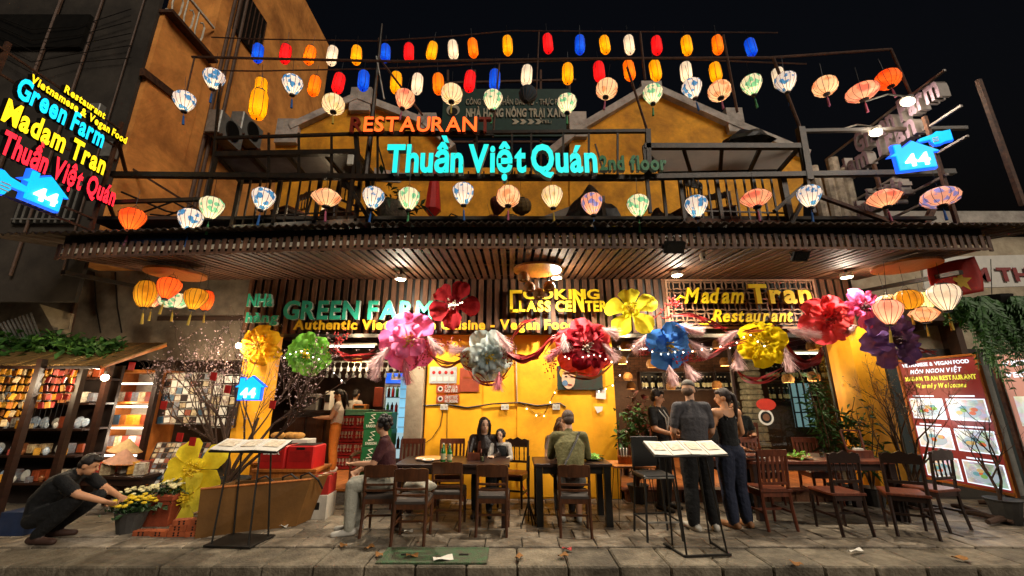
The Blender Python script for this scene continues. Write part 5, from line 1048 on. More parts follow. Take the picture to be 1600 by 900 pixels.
for k in range(5): o = MB().cbox((0, 0, 0), (.3, .22, .012), .002).build('menu_book', (m_dwood, m_rwood, m_paper)[k % 3], None, loc=(3.35 + rnd.uniform(-.03, .03), 6.05 + rnd.uniform(-.02, .02), TZ + .008 + k * .0135), rot=(0, 0, rnd.uniform(-.2, .2))); tag(o, ['dark menu book at the bottom', 'red brown menu book second from the bottom', 'white menu book in the middle', 'dark menu book second from the top', 'red brown menu book on top'][k] + ' of the pile on the right table', 'book', 'pile of menus')
for k, (x, y_) in enumerate(((3.62, 6.3), (4.5, 6.3), (-.4, 5.85))):
    t = thing('drinking_glass', ['glass beside the menu pile on the right table', 'glass behind the herb board on the right table', 'glass before the mother on the left table'][k], 'glass', (x, y_, TZ), group='drinking glasses'); MB().lathe([(0, .004), (.028, .004), (.034, .11), (.031, .11), (.026, .01), (0, .01)], 12).build('wall', glass, t); MB().lathe([(0, .012), (.025, .012), (.028, .06), (0, .06)], 10).build('drink', M('pale_drink', '#c9b98a', .2), t)
# cloth bag on the chair
t = thing('cloth_bag', 'pale crumpled cloth bag on the chair nearest the drain cover', 'bag', G(643, 843) + V((.05, .05, .49)))
def bag(u, v):
    a = u * 2 * math.pi; z = v * .16; r = (.13 * math.sin(math.pi * (v * .8 + .15)) + .02) * (1 + .18 * math.sin(a * 5 + v * 4)); return V((math.cos(a) * r * 1.2, math.sin(a) * r * .7, z))
MB().grid(bag, 24, 8).build('cloth', M('pale_cloth', '#b0aa98', .9, var=.3, scale=14), t, True); MB().tube([(-.1, 0, .12), (-.06, 0, .26), (.06, 0, .26), (.1, 0, .12)], .008).build('strap', m_black, t)

# ================================================================== left foreground: trough, bricks, crates
m_bpl = M('brown_painted_board', '#6e4a1e', .6, var=.2, scale=3, bump=.15)
t = thing('brown_trough', 'large brown boat shaped wooden trough behind the left menu stand', 'trough', G(385, 838), world=True)
A, B = G(304, 842), G(462, 822); Au, Bu = A + V((.0, -.05, .54)), B + V((.15, -.05, .56)); dp = V((.1, .42, 0))
MB().prism([A, B, Bu, Au], V((.005, .025, 0))).build('front_board', m_bpl, t); MB().prism([A + dp, B + dp, Bu + dp, Au + dp], V((.005, .025, 0))).build('back_board', m_bpl, t)
MB().prism([A + V((.012, .03, 0)), A + dp + V((.012, 0, 0)), Au + dp + V((.012, 0, 0)), Au + V((.012, .03, 0))], V((.025, -.003, 0))).build('end_board', m_bpl, t); MB().prism([B + V((-.03, .03, 0)), B + dp + V((-.03, 0, 0)), Bu + dp + V((-.03, 0, 0)), Bu + V((-.03, .03, 0))], V((.025, -.003, 0))).build('end_board', m_bpl, t)
MB().prism([A + V((.05, .04, .36)), B + V((-.02, .04, .36)), B + dp + V((-.02, -.02, .36)), A + dp + V((.05, -.02, .36))], (0, 0, .03)).build('soil', m_joint, t); MB().tube([Au, Bu], .014, 6).build('rim', m_owood, t)
for k, (f, s) in enumerate(((.35, .3), (.62, .35), (.82, .3))):
    q = A.lerp(B, f) + V((.1, .2, .41)); o = MB().tube([q, q + V((.05, -.1, .18)), q + V((.16, -.12, .22)), q + V((.26, -.05, .12)), q + V((.3, .02, .0))], .012, 6).build('hose_loop', m_wire); tag(o, ['black hose loop at the left in the brown trough', 'black hose loop in the middle of the brown trough', 'black hose loop at the right in the brown trough'][k], 'hose', 'hose loops in the trough')
m_hb = M('hollow_brick_clay', '#a8542c', .8, var=.25, scale=10, bump=.3, rv=.2); m_hole = M('brick_hole', '#1b0f0a', .9)
def hbrick(lb, loc, rz):
    t = thing('hollow_brick', lb, 'brick', loc, rz, group='pile of hollow bricks'); MB().cbox((0, 0, .03), (.2, .1, .06), .004).build('body', m_hb, t)
    for s in (-.025, .025):
        for zz in (.018, .042): MB().lathe([(0, 0), (.011, 0), (.011, .002), (0, .002)], 8, (s, -.0505, zz), Matrix.Rotation(R(90), 3, 'X')).build('hole', m_hole, t)
q0 = G(268, 838); bl = []
for k in range(4): bl.append((q0 + V((-.36 + k * .212, .02 + rnd.uniform(-.02, .02), 0)), rnd.uniform(-.1, .1), f'hollow clay brick, {ORD[k]} from the left in the bottom row of the pile'))
for k in range(2): bl.append((q0 + V((.07 + k * .21, .02, .061)), rnd.uniform(-.12, .12), f'hollow clay brick, {["left", "right"][k]} one in the middle layer of the pile'))
bl.append((q0 + V((.1, .02, .122)), .2, 'hollow clay brick on top of the left middle brick')); bl.append((q0 + V((.3, .03, .122)), -.1, 'hollow clay brick on top of the right middle brick'))
for l_, rz, lb in bl: hbrick(lb, l_, rz)
tb = table('serving_table', 'honey wood table carrying red crates at the left entrance', (-3.18, 6.35, 0), .92, .5, .62, m_owood, m_owood, .06)
m_rc = M('red_crate_plastic', '#b01c1a', .4, var=.12, bump=0)
for k, x in enumerate((-3.38, -2.98)):
    t = thing('red_crate', ['front left red plastic crate with white lettering on the honey table', 'right red plastic crate on the honey table'][k], 'crate', (x, 6.3, .622), -.05, group='red crates on the honey table')
    MB().cbox((0, 0, .15), (.39, .36, .30), .015).build('body', m_rc, t); MB().box((0, -.182, .16), (.3, .006, .14)).build('panel', M('crate_panel_red', '#9a1716', .45), t); MB().box((0, 0, .296), (.33, .3, .02)).build('inside', m_black, t)  # front panel in a slightly darker red than the crate body
    if k == 0: letters('BEER', 'h', (-.12, -.186, .19), (1, 0, 0), (0, 0, 1), .24, .05, .003, [m_paper, m_paper], t, joined=True, name='lettering')
    MB().box((0, -.184, .265), (.12, .01, .03)).build('hand_hole', m_black, t)
def carton(lb, loc, d, mat, rz=0, grp='cartons', mark=None):
    t = thing('carton', lb, 'box', loc, rz, group=grp); MB().cbox((0, 0, d[2] / 2), d, .004).build('body', mat, t); MB().box((0, -d[1] / 2 - .002, d[2] * .55), (d[0] * .35, .003, d[2] * .3)).build('printed_mark', mark or m_black, t); MB().box((0, 0, d[2] + .001), (d[0] * .14, d[1] * .99, .002)).build('tape', m_pale, t); return t
m_wc = M('white_carton', '#c4bdae', .7, var=.12); m_rdc = M('red_carton', '#a8241c', .6)
carton('white carton on the pavement below the honey table', (-2.66, 6.2, 0), (.3, .3, .3), m_wc); carton('red carton stacked on the white one below the honey table', (-2.66, 6.2, .302), (.28, .28, .24), m_rdc, .05, 'cartons', m_paper); carton('white carton with black print behind the red crates', (-3.75, 6.9, .62), (.4, .3, .3), m_wc); carton('small white carton beside the black print one behind the crates', (-3.36, 6.9, .62), (.3, .3, .32), m_wc); 
table('side_table', 'low table behind the red crates carrying cartons and bread', (-3.6, 6.9, 0), .9, .36, .618, m_owood, m_owood, .05)
t = thing('bread_bag', 'clear bag of golden bread loaves on the cartons at left', 'bag', (-3.6, 6.9, .945)); 
for k in range(5): MB().ell((-.2 + k * .1, rnd.uniform(-.04, .04), .05), .09, .055, .05, rot=Matrix.Rotation(rnd.uniform(-.6, .6), 3, 'Z')).build('loaf', M('bread', '#c08a3e', .7, var=.25, scale=14), t, True)
# ---- litter
def litter(name, lb, px, py, w, d, mat, rz):
    q = G(px, py); o = MB().grid(lambda u, v: V(((u - .5) * w, (v - .5) * d * (1 - .5 * abs(u - .5)), .012 * math.sin(u * 5 + v * 3))), 5, 4).build(name, mat, None, False, (q.x, q.y, .028 if name != 'paper_scrap' else .024), (0, 0, rz)); so = o.modifiers.new('t', 'SOLIDIFY'); so.thickness = .003; tag(o, lb, 'leaf' if 'leaf' in name else 'litter', 'litter on the pavement')
m_dl = M('dry_leaf', '#9a6a34', .8, var=.3)
litter('paper_scrap', 'white paper lying on the green drain cover', 692, 876, .2, .12, m_paper, .3)
for k, (px, py, lb) in enumerate(((536, 856, 'dry leaf left of the drain cover'), (577, 859, 'dry leaf nearer the drain cover'), (811, 874, 'dry leaf on the kerb in the middle'), (644, 872, 'dry leaf on the drain cover'), (1245, 885, 'dry leaf on the kerb at right'), (1500, 876, 'dry leaf on the kerb far right'), (592, 871, 'dry leaf on the kerb before the drain'), (880, 872, 'dry leaf below the olive shirt man'))): litter('dry_leaf', lb, px, py, .12, .07, m_dl, rnd.uniform(0, 3))
for k, (px, py, lb) in enumerate(((443, 825, 'white scrap beside the brown trough'), (1337, 864, 'white paper strip right of the menu stand'), (638, 833, 'white scrap under the nearest chair'), (653, 819, 'white scrap under the cloth bag chair'), (886, 861, 'red strip on the kerb below the olive shirt man'))): litter('paper_scrap', lb, px, py, .1 if k != 1 else .2, .05, m_paper if k < 4 else m_env, rnd.uniform(-.5, .5))
for k, (a, b) in enumerate((((1490, 795), (1545, 812)), ((1500, 805), (1585, 822)), ((1545, 822), (1605, 818)), ((1530, 790), (1600, 800)))):
    p, q = G(*a), G(*b); p.z = q.z = .045; o = MB().tube([p, p.lerp(q, .4) + V((0, .03, .02)), q], [.03, .04, .025], 7).build('log', m_bark); tag(o, ['thin log left in the pile below the menu box', 'long log in the middle of the pile below the menu box', 'front log at the right picture edge', 'rear log at the right picture edge'][k], 'log', 'logs on the pavement at right')

# ================================================================== right: lit menu boxes
BX = 7.05
e_menu = E('menu_lightbox_red', '#8a2a26', .55); e_pic = None
def food_mat(name, sd):
    m = bpy.data.materials.new(name); m.use_nodes = True; n = m.node_tree.nodes; l = m.node_tree.links; b = n['Principled BSDF']; tc = n.new('ShaderNodeTexCoord'); mp = n.new('ShaderNodeMapping'); mp.inputs['Location'].default_value = (sd, sd * 2, sd * 3); vo = n.new('ShaderNodeTexVoronoi'); vo.inputs['Scale'].default_value = 11; nz = n.new('ShaderNodeTexNoise'); nz.inputs['Scale'].default_value = 7
    l.new(tc.outputs['Object'], mp.inputs[0]); l.new(mp.outputs[0], vo.inputs['Vector']); l.new(mp.outputs[0], nz.inputs['Vector']); cr = n.new('ShaderNodeValToRGB'); e = cr.color_ramp.elements; e[0].color = (*col('#2a4a4a'), 1); e[1].color = (*col('#dfeef2'), 1)
    for p_, c_ in ((.38, '#6f9a86'), (.46, '#b4c9c9'), (.55, '#8fb0c4'), (.62, '#c98a6a')): x_ = e.new(p_); x_.color = (*col(c_), 1)
    mx = n.new('ShaderNodeMix'); mx.data_type = 'RGBA'; mx.blend_type = 'OVERLAY'; mx.inputs[0].default_value = .5; l.new(nz.outputs[0], cr.inputs[0]); l.new(cr.outputs[0], mx.inputs[6]); l.new(vo.outputs['Color'], mx.inputs[7]); l.new(mx.outputs[2], b.inputs['Emission Color']); b.inputs['Emission Strength'].default_value = .5 * EF; return m
e_wt = E('menu_white_print', '#e8f4ff', 1.2, sample=False); e_yt = E('menu_yellow_print', '#e8e04a', 1.0, sample=False); e_dish = E('dish_white', '#b8c8d0', .6, sample=False); e_food = [E('dish_' + k, h, .7, sample=False) for k, h in (('green', '#7fae5a'), ('orange', '#d8673a'), ('sand', '#d0b070'), ('teal', '#6aa0a8'))]
t = thing('lit_menu_box', 'lit red menu box with six food pictures standing at right', 'menu box', (BX, 6.85, .2), world=True)
ya, yb2, za, zb2 = 6.2, 7.5, .26, 2.22
MB().box((BX + .07, (ya + yb2) / 2, (za + zb2) / 2), (.12, yb2 - ya, zb2 - za)).build('case', m_grey, t); MB().box((BX + .006, (ya + yb2) / 2, (za + zb2) / 2), (.006, yb2 - ya - .05, zb2 - za - .05)).build('face', e_menu, t)
for yy in (ya, yb2): MB().box((BX, yy, (za + zb2) / 2), (.05, .03, zb2 - za + .05)).build('frame_bar', m_owood, t)
for zz in (za, zb2): MB().box((BX, (ya + yb2) / 2, zz), (.05, yb2 - ya, .03)).build('frame_bar', m_owood, t)
for yy in (ya + .15, yb2 - .15): MB().box((BX + .06, yy, .13), (.06, .06, .26)).build('leg', m_steel, t)
def bl_(s, st, y0, w, z, h, m): letters(s, st, (BX - .001, y0, z), (0, -1, 0), (0, 0, 1), w, h, .004, [m, m], t, joined=True, name='lettering')
bl_('VIETNAMESE & VEGAN FOOD', 'b', 7.42, 1.1, 2.10, .06, e_wt); bl_('MÓN NGON VIỆT', 'i', 7.3, .85, 1.98, .07, e_wt); bl_('MADAM TRAN RESTAURANT', 'h', 7.42, 1.14, 1.86, .07, e_yt); bl_('Warmly Welcomes', 's', 7.25, .8, 1.74, .075, e_yt)
for r_ in range(3):
    for c_ in range(2):
        yc = 7.16 - c_ * .62; zc = 1.40 - r_ * .46
        MB().box((BX + .001, yc, zc), (.004, .56, .33)).build('picture_border', e_wt, t); pc = MB().box((BX - .003, yc, zc), (.004, .53, .30)).build('picture', food_mat('food_picture_%d%d' % (r_, c_), r_ * 3.1 + c_ * 1.7), t)
        for k in range(1): 
            d_ = [V((BX - .006, yc + .2 * math.cos(2 * math.pi * j / 22), zc - .03 + .09 * math.sin(2 * math.pi * j / 22))) for j in range(22)]; MB().quad(*d_).build('dish_print', e_dish, pc)
            for j in range(6): cc = V((BX - .008 - j * .0005, yc + rnd.uniform(-.13, .13), zc - .01 + rnd.uniform(-.04, .05))); MB().quad(*[cc + V((0, .05 * math.cos(a * .7), .03 * math.sin(a * .7))) for a in range(9)]).build('food_print', e_food[(j + r_ + c_) % 4], pc)
        MB().box((BX - .001, yc + .02, zc + .205), (.004, .36, .022)).build('caption_line', e_wt, t)
lamp('menu_box_glow', (BX - .25, 6.85, 1.3), 5, (.8, .9, 1), .3, parent=t)
t = thing('lit_menu_box', 'second paler lit menu box cut by the right picture edge', 'menu box', (7.1, 5.4, .2), world=True)
MB().box((BX + .12, 5.42, 1.24), (.12, 1.2, 1.96)).build('case', m_grey, t); e_m2 = E('menu_lightbox_pale', '#c98f7c', .6); MB().box((BX + .056, 5.42, 1.24), (.006, 1.14, 1.9)).build('face', e_m2, t); MB().box((BX + .05, 6.04, 1.24), (.06, .05, 2.0)).build('frame_bar', m_rust, t)
for r_ in range(3):
    for c_ in range(2): MB().box((BX + .051, 5.74 - c_ * .45, 1.4 - r_ * .46), (.004, .38, .4)).build('picture', food_mat('food2_%d%d' % (r_, c_), 5 + r_ * 2.3 + c_), t)
letters('VIETNAMESE', 'b', (BX + .05, 5.95, 2.02), (0, -1, 0), (0, 0, 1), .9, .07, .004, [e_wt, e_wt], t, joined=True, name='lettering'); letters('VEGAN FOOD', 'b', (BX + .05, 5.95, 1.86), (0, -1, 0), (0, 0, 1), .9, .07, .004, [e_wt, e_wt], t, joined=True, name='lettering')
for yy in (5.0, 5.9): MB().box((BX + .12, yy, .13), (.06, .06, .26)).build('leg', m_steel, t)

# ================================================================== things on the yellow wall
def plate(name, lb, px0, px1, py0, py1, Y, mat, cat, th=.012, w=True):
    a, b = P(px0, py0, Y), P(px1, py1, Y); t = thing(name, lb, cat, (a + b) / 2, world=True); MB().box(((a.x + b.x) / 2, Y, (a.z + b.z) / 2), (b.x - a.x, th, a.z - b.z)).build('panel', mat, t); return t
WY = FY - .035; m_or = M('orange_sign_print', '#b3502a', .55)
t = plate('information_poster', 'pale poster with four small panels on the yellow wall at left', 672, 713, 573, 599, WY, M('pale_poster', '#b7b9b4', .5), 'poster')
for k in range(4): MB().box((P(678 + k * 9.5, 588, WY).x, WY - .008, P(0, 592, WY).z), (.08, .003, .07)).build('caption_box', m_paper, t); MB().ell((P(678 + k * 9.5, 580, WY).x, WY - .008, P(0, 582, WY).z), .03, .004, .03).build('picture_dot', m_env, t)
for k, (y0, y1, s1, s2) in enumerate(((601, 614, 'CẤM LỬA', 'NO FIRE'), (617, 629, 'CẤM HÚT THUỐC', 'NO SMOKING'))):
    t = plate('warning_sign', ['orange no fire sign on the yellow wall', 'orange no smoking sign below the no fire sign'][k], 682, 717, y0, y1, WY, m_or, 'sign'); c = P(688, (y0 + y1) / 2, WY - .009); disc(MB(), c, .045).build('round_symbol', m_paper, t); disc(MB(), c + V((0, -.002, 0)), .025).build('symbol_centre', m_black, t)
    sgn(s1, 'b', 695, 715, y0 + 1, y0 + 6, WY - .009, t, [m_paper, m_paper], .003, joined=True, name='lettering'); sgn(s2, 'b', 695, 715, y0 + 7, y0 + 12, WY - .009, t, [m_paper, m_paper], .003, joined=True, name='lettering')
t = plate('red_poster', 'faded red poster half hidden below the grey flower', 719, 748, 575, 612, WY, M('faded_red_poster', '#a3482c', .6), 'poster'); MB().box((P(733, 590, WY).x, WY - .008, P(0, 590, WY).z), (.2, .003, .02)).build('text_line', m_goldr, t)
t = plate('portrait_painting', 'small unframed painting of a blond face on dark green ground under the crimson flower', 870, 942, 572, 609, WY - .01, M('painting_green', '#1d3a30', .5, var=.4, scale=6, c2='#3c2420'), 'painting', .03)
a = P(888, 592, WY - .03); pa = lambda n, ex, ez, rx, rz_, h: disc(MB(), a + V((ex, -.001 * len(n), ez)), rx, 16, rz_).build(n, M('paint_' + n, h, .6), t)
pa('hair', 0, .1, .15, .12, '#c99a3a'); pa('face_shape', .0, -.01, .115, .16, '#cfa888'); pa('painted_cheek', -.06, -.07, .05, .05, '#5a7a98'); pa('painted_mouth_x', .02, -.1, .04, .012, '#8a2a2a'); pa('painted_left_eye', -.04, .04, .025, .012, '#2a2420'); pa('painted_right_eye_', .06, .04, .025, .012, '#2a2420')
m_sw = M('socket_white', '#c9c3b4', .5, bump=0)
for k, (px, py) in enumerate(((694, 636), (789, 636), (869, 636))):
    c = P(px, py, WY); t = thing('wall_socket', ['white wall socket below the warning signs', 'white wall socket in the middle of the yellow wall', 'white wall socket right of the middle one'][k], 'socket', c, group='white sockets on the yellow wall', world=True); MB().cbox(c, (.13, .03, .085), .006).build('plate', m_sw, t)
    for s in (-.03, .03):
        for j in (-.007, .007): MB().box(c + V((s + j, -.016, 0)), (.005, .004, .018)).build('slot', m_black, t)
o = MB().tube([P(660, 634, WY), P(700, 632, WY), P(730, 637, WY), P(770, 631, WY), P(812, 629, WY), P(840, 634, WY), P(875, 630, WY), P(884, 636, WY)], .012, 5).build('cable', m_wire); tag(o, 'black cable running across the yellow wall between sockets', 'cable')
o = MB().tube([P(806, 540, WY), P(808, 630, WY)], .012, 6).build('conduit', m_cream); tag(o, 'pale vertical conduit on the yellow wall', 'conduit')
o = MB().tube([P(692, 642, WY), P(688, 665, WY), P(675, 685, WY), P(660, 695, WY - .2)], .006, 5).build('power_cord', m_wire); tag(o, 'thin black power cord drooping from the left socket', 'cord')
o = MB().tube([P(699, 575, WY), P(698, 700, WY)], .005, 5).build('thin_wire', m_wire); tag(o, 'thin vertical wire at the left of the yellow wall', 'wire')
o = MB().tube([P(809, 737, WY), P(817, 760, WY - .05), P(826, 778, WY - .1)], .008, 5).build('cable', m_env); tag(o, 'red cord hanging at the foot of the yellow wall', 'cord')
for k, (px, py, lb) in enumerate(((939, 616, 'square paper note right of the painting'), (936, 640, 'torn paper note below the square one'))): c = P(px, py, WY); o = MB().prism([c + V((-.09, 0, -.07)), c + V((.08, 0, -.08)), c + V((.09, 0, .08)), c + V((-.08, 0, .08))] if k == 0 else [c + V((-.08, 0, .05)), c + V((.07, 0, .05)), c + V((.05, 0, -.02)), c + V((-.03, 0, -.06))], (0, .004, 0)).build('paper_note', m_paper); tag(o, lb + ' on the yellow wall', 'note')
# kick-base of the yellow wall
# ================================================================== left room: bar, fridge, beer boxes
t = thing('bar_counter', 'dark wooden bar counter in the left room', 'counter', (-3.6, 9.3, FZ - .03), world=True)
MB().box((-3.75, 9.35, .72), (2.1, .55, 1.1)).build('body', m_dwood, t); MB().cbox((-3.75, 9.33, 1.29), (2.2, .68, .05), .01).build('top', m_dwood, t)
for k in range(5): MB().box((-4.6 + k * .42, 9.065, .72), (.36, .02, .9)).build('front_panel', m_mwood, t)
hr = thing('glass_rack', 'ceiling rack of hanging wine glasses above the bar', 'rack', (-3.2, 9.1, 2.3), world=True)
for j in range(2):
    for a in range(3): MB().bar((-4.3, 8.95 + j * .35 + a * .09, 2.34 - j * .12), (-1.7, 8.95 + j * .35 + a * .09, 2.34 - j * .12), .02).build('rail', m_grey, hr)
gm = MB().lathe([(.034, 0), (.035, .006), (.006, .012), (.005, .09), (.02, .11), (.036, .15), (.03, .2), (.028, .2), (.033, .15), (.004, .10)], 9).mesh('wine_glass', M('bright_glass', '#aeb4b2', .08, bump=0, spec=1.0))
for j in range(2):
    for k in range(17):
        o = put(gm, 'wine_glass', None, (-4.2 + k * .15 + rnd.uniform(-.02, .02), 9.0 + j * .35, 2.33 - j * .12), (math.pi, 0, 0)); tag(o, f'upside down wine glass, {ORD[k]} from the left in the {["front", "rear"][j]} rack row above the bar', 'glass', 'wine glasses hanging above the bar')
t = thing('drinks_fridge', 'tall glass door drinks fridge with blue lit header in the left room', 'fridge', (-1.95, 9.4, FZ - .03), world=True)
fx = P(620, 640, 9.3).x; e_fr = E('fridge_white', '#cfe6f2', .9); e_fb = E('fridge_blue_header', '#1a5ce0', 1.3)
MB().box((fx, 9.75, 1.15), (.72, .55, 1.95)).build('cabinet', m_grey, t); MB().box((fx, 9.46, 1.05), (.6, .02, 1.5)).build('lit_inside', e_fr, t); MB().box((fx, 9.45, 2.0), (.66, .06, .22)).build('header', e_fb, t); MB().box((fx, 9.41, 2.0), (.42, .006, .07)).build('header_mark', m_paper, t)
for k in range(4): MB().box((fx, 9.44, .5 + k * .36), (.6, .03, .02)).build('shelf', m_grey, t)
MB().box((fx, 9.40, 1.05), (.62, .012, 1.55)).build('door_glass', glass, t); MB().box((fx - .3, 9.38, 1.1), (.03, .03, .5)).build('handle', m_black, t)
for k in range(4):
    for j in range(6):
        o = MB().lathe([(.03, 0), (.034, .01), (.034, .17), (.012, .21), (.012, .24), (0, .24)], 8).build('bottle', (M('cola', '#3a1208', .2), M('cola_red', '#a01a14', .3), m_bg)[(k + j) % 3], None, True, (fx - .24 + j * .095, 9.425, .51 + k * .36)); tag(o, f'drink bottle, {ORD[j]} from the left on the {["lowest", "second lowest", "second highest", "highest"][k]} fridge shelf', 'bottle', 'bottles in the fridge')
e_fd = E('blue_door_panel', '#7fc4e8', .75)
t = thing('blue_glass_door', 'narrow glowing pale blue door panel beside the cream pillar', 'door', P(633, 690, 8.0), world=True); a, b = P(627, 588, 7.9), P(642, 676, 7.9); MB().box(((a.x + b.x) / 2, 7.9, (a.z + b.z) / 2), (b.x - a.x, .03, a.z - b.z)).build('panel', e_fd, t)
for k in range(6): MB().box(((a.x + b.x) / 2, 7.88, b.z + .1 + k * .17), (b.x - a.x - .02, .01, .01)).build('print_line', m_grey, t)
MB().box((b.x + .02, 7.9, a.z - .3), (.05, .05, 1.9)).build('frame_bar', m_rwood, t)
q = P(592, 620, 8.6); o = MB().cbox((q.x, 8.6, q.z), (.18, .1, .38), .01).build('menu_holder', M('rust_red', '#8a3a22', .6)); tag(o, 'rust red upright board beside the fridge', 'board')
m_sgn = M('dark_green_carton', '#155a2c', .55, var=.1, bump=0); m_cream2 = M('cream_print', '#d8d4b8', .6, bump=0)
for k in range(4):
    z = FZ - .03 + k * .29; xx = P(593, 700, 7.75).x
    t = thing('beer_carton', f'green beer carton with white lettering, {["lowest", "second from the floor", "third from the floor", "topmost"][k]} in the stack by the entrance', 'box', (xx + rnd.uniform(-.02, .02), 7.75, z), rnd.uniform(-.05, .05), group='stack of green beer cartons')
    MB().cbox((0, 0, .14), (.5, .32, .28), .004).build('body', m_sgn, t); letters('SAIGON', 'h', (-.2, -.164, .03), (1, 0, 0), (0, 0, 1), .2, .045, .003, [m_cream2, m_cream2], t, joined=True, name='lettering')
    em = MB().tube([(-.15, -.163, .10), (-.06, -.163, .11), (-.13, -.163, .16), (-.05, -.163, .18), (-.12, -.163, .23), (-.04, -.163, .25)], .012, 5); em.build('dragon_mark', m_cream2, t); MB().box((.12, -.163, .15), (.012, .003, .16)).build('print_line', m_cream2, t); MB().box((.19, -.163, .13), (.05, .003, .14)).build('bottle_print', m_leafd, t)
m_rcr = M('red_bottle_crate', '#8e1f1c', .45, bump=0)
for k in range(4):
    for j in range(2):
        z = FZ - .03 + k * .26; xx = P(556, 700, 9.0).x + (j - .5) * .36
        t = thing('bottle_crate', f'red plastic bottle crate, {["left", "right"][j]} column, {ORD[k]} from the floor in the left room', 'crate', (xx, 8.98, z), group='red bottle crates in the left room')
        for zz in (.03, .13, .235): MB().box((0, -.15, zz), (.34, .02, .035)).build('bar', m_rcr, t)
        for sx in (-.165, -.055, .055, .165): MB().box((sx, -.15, .13), (.02, .018, .24)).build('upright', m_rcr, t)
        MB().box((0, .0, .12), (.33, .26, .23)).build('inside', m_rcr, t)
        bt_ = MB()
        for q in range(5): bt_.lathe([(.02, .08), (.026, .1), (.026, .2), (.01, .24)], 7, (-.13 + q * .065, -.137, 0))
        o = bt_.build('bottle_necks', M('milky_bottle', '#a8947c', .3), t); o['kind'] = 'stuff'
o = thing('green_tray', 'pale green tray on top of the red bottle crates', 'tray', (P(563, 645, 9.0).x, 8.98, FZ + 1.02)); MB().box((0, 0, .05), (.5, .3, .09)).build('body', M('pale_green_plastic', '#5f9a78', .5), o); MB().box((0, 0, .1), (.52, .32, .015)).build('rim', M('pale_green_plastic', '', .5), o)
for k, (x, w, h, mt_) in enumerate(((-4.35, .28, .34, m_grey), (-4.0, .14, .4, m_paper), (-3.3, .3, .12, m_owood))):
    t = thing('bar_item', ['grey machine at the left of the bar counter', 'white jar on the bar counter', 'wooden tray on the bar counter'][k], 'bar item', (x, 9.2, 1.316)); MB().cbox((0, 0, h / 2), (w, .22, h), .02).build('body', mt_, t); MB().cbox((0, -.115, h * .6), (w * .7, .01, h * .4), .002).build('front', m_black, t)
# ================================================================== dining room: shelves with bottles
def wshelf(lb, x0, x1, z, Y, n, grp):
    t = thing('bottle_shelf', lb, 'shelf', ((x0 + x1) / 2, Y, z), world=True); MB().box(((x0 + x1) / 2, Y, z - .015), (x1 - x0, .26, .03)).build('board', m_dwood, t); MB().box(((x0 + x1) / 2, Y, z + .42), (x1 - x0, .26, .03)).build('top_board', m_dwood, t)
    for x in (x0, (x0 + x1) / 2, x1): MB().box((x, Y, z + .2), (.03, .25, .4)).build('upright', m_dwood, t)
    MB().box(((x0 + x1) / 2, Y + .12, z + .2), (x1 - x0, .01, .42)).build('back', m_black, t)
m_wb = M('dark_wine_bottle', '#1a1512', .12, bump=0, spec=.8)
SH = [(3.25, 4.4, 1.78, 10.6), (4.55, 5.7, 1.78, 10.6), (6.3, 8.0, 2.02, 10.4), (6.3, 7.0, 1.5, 10.4)]
wl_ = ['left wine shelf', 'middle wine shelf', 'upper window shelf', 'lower window shelf']
bproto = None
for k, (x0, x1, z, Y) in enumerate(SH):
    wshelf('dark ' + wl_[k], x0, x1, z, Y, 9, '')
    x = x0 + .07; nb_ = 0
    while x < x1 - .05 and nb_ < 20:
        loc = (x, Y - .06, z + .002); lb = f'dark pale labelled bottle, {ORD[min(19, nb_)]} from the left on the {wl_[k]}'; nb_ += 1
        if bproto is None: bproto = bottle(lb, loc, m_wb, 1.3, 'bottles on the back shelves', 'wine_bottle'); o = bproto
        else: o = dup(bproto, loc, 0, lb)
        x += rnd.choice((.085, .09, .1, .16))
t = thing('stone_column', 'rough stone column in the dining room', 'column', (5.5, 9.6, FZ), world=True); z = FZ
while z < 2.8:
    h = rnd.uniform(.12, .2); MB().cbox((5.5, 9.6, z + h / 2), (.36 + rnd.uniform(-.03, .03), .36, h - .012), .03).build('stone', m_stone, t); z += h
e_win = E('blue_window_glow', '#8fb6c0', .5)
t = thing('lit_window', 'pale lit window with dark bars at the back of the dining room', 'window', P(1255, 640, 10.2), world=True); a, b = P(1232, 598, 10.2), P(1276, 668, 10.2)
MB().box(((a.x + b.x) / 2, 10.2, (a.z + b.z) / 2), (b.x - a.x, .03, a.z - b.z)).build('pane', e_win, t)
for k in range(4): MB().box((a.x + (b.x - a.x) * k / 3, 10.17, (a.z + b.z) / 2), (.03, .03, a.z - b.z)).build('bar', m_black, t); MB().box(((a.x + b.x) / 2, 10.17, b.z + (a.z - b.z) * k / 3), (b.x - a.x, .03, .03)).build('bar', m_black, t)
table('dining_table', 'dark table inside the dining room behind the capped man', (2.7, 8.6, FZ - .03), 1.2, .7, .75, m_dwood, m_dwood); dup(l0, (2.4, 8.1, FZ - .03), .1, 'slat back chair inside the dining room near its left wall'); dup(l0, (4.6, 8.5, FZ - .03), -.2, 'slat back chair inside the dining room near the window')
table('dining_table', 'dark table inside the dining room before the bottle shelves', (4.4, 9.1, FZ - .03), 1.2, .7, .75, m_dwood, m_dwood)
potted('leafy_pot_plant', 'red leaved plant inside the dining room at left', V((2.35, 8.0, FZ - .03)), 1.5, .22, 160, .15, M('dark_red_leaf', '', .6), m_pot, 7, 31, .3)

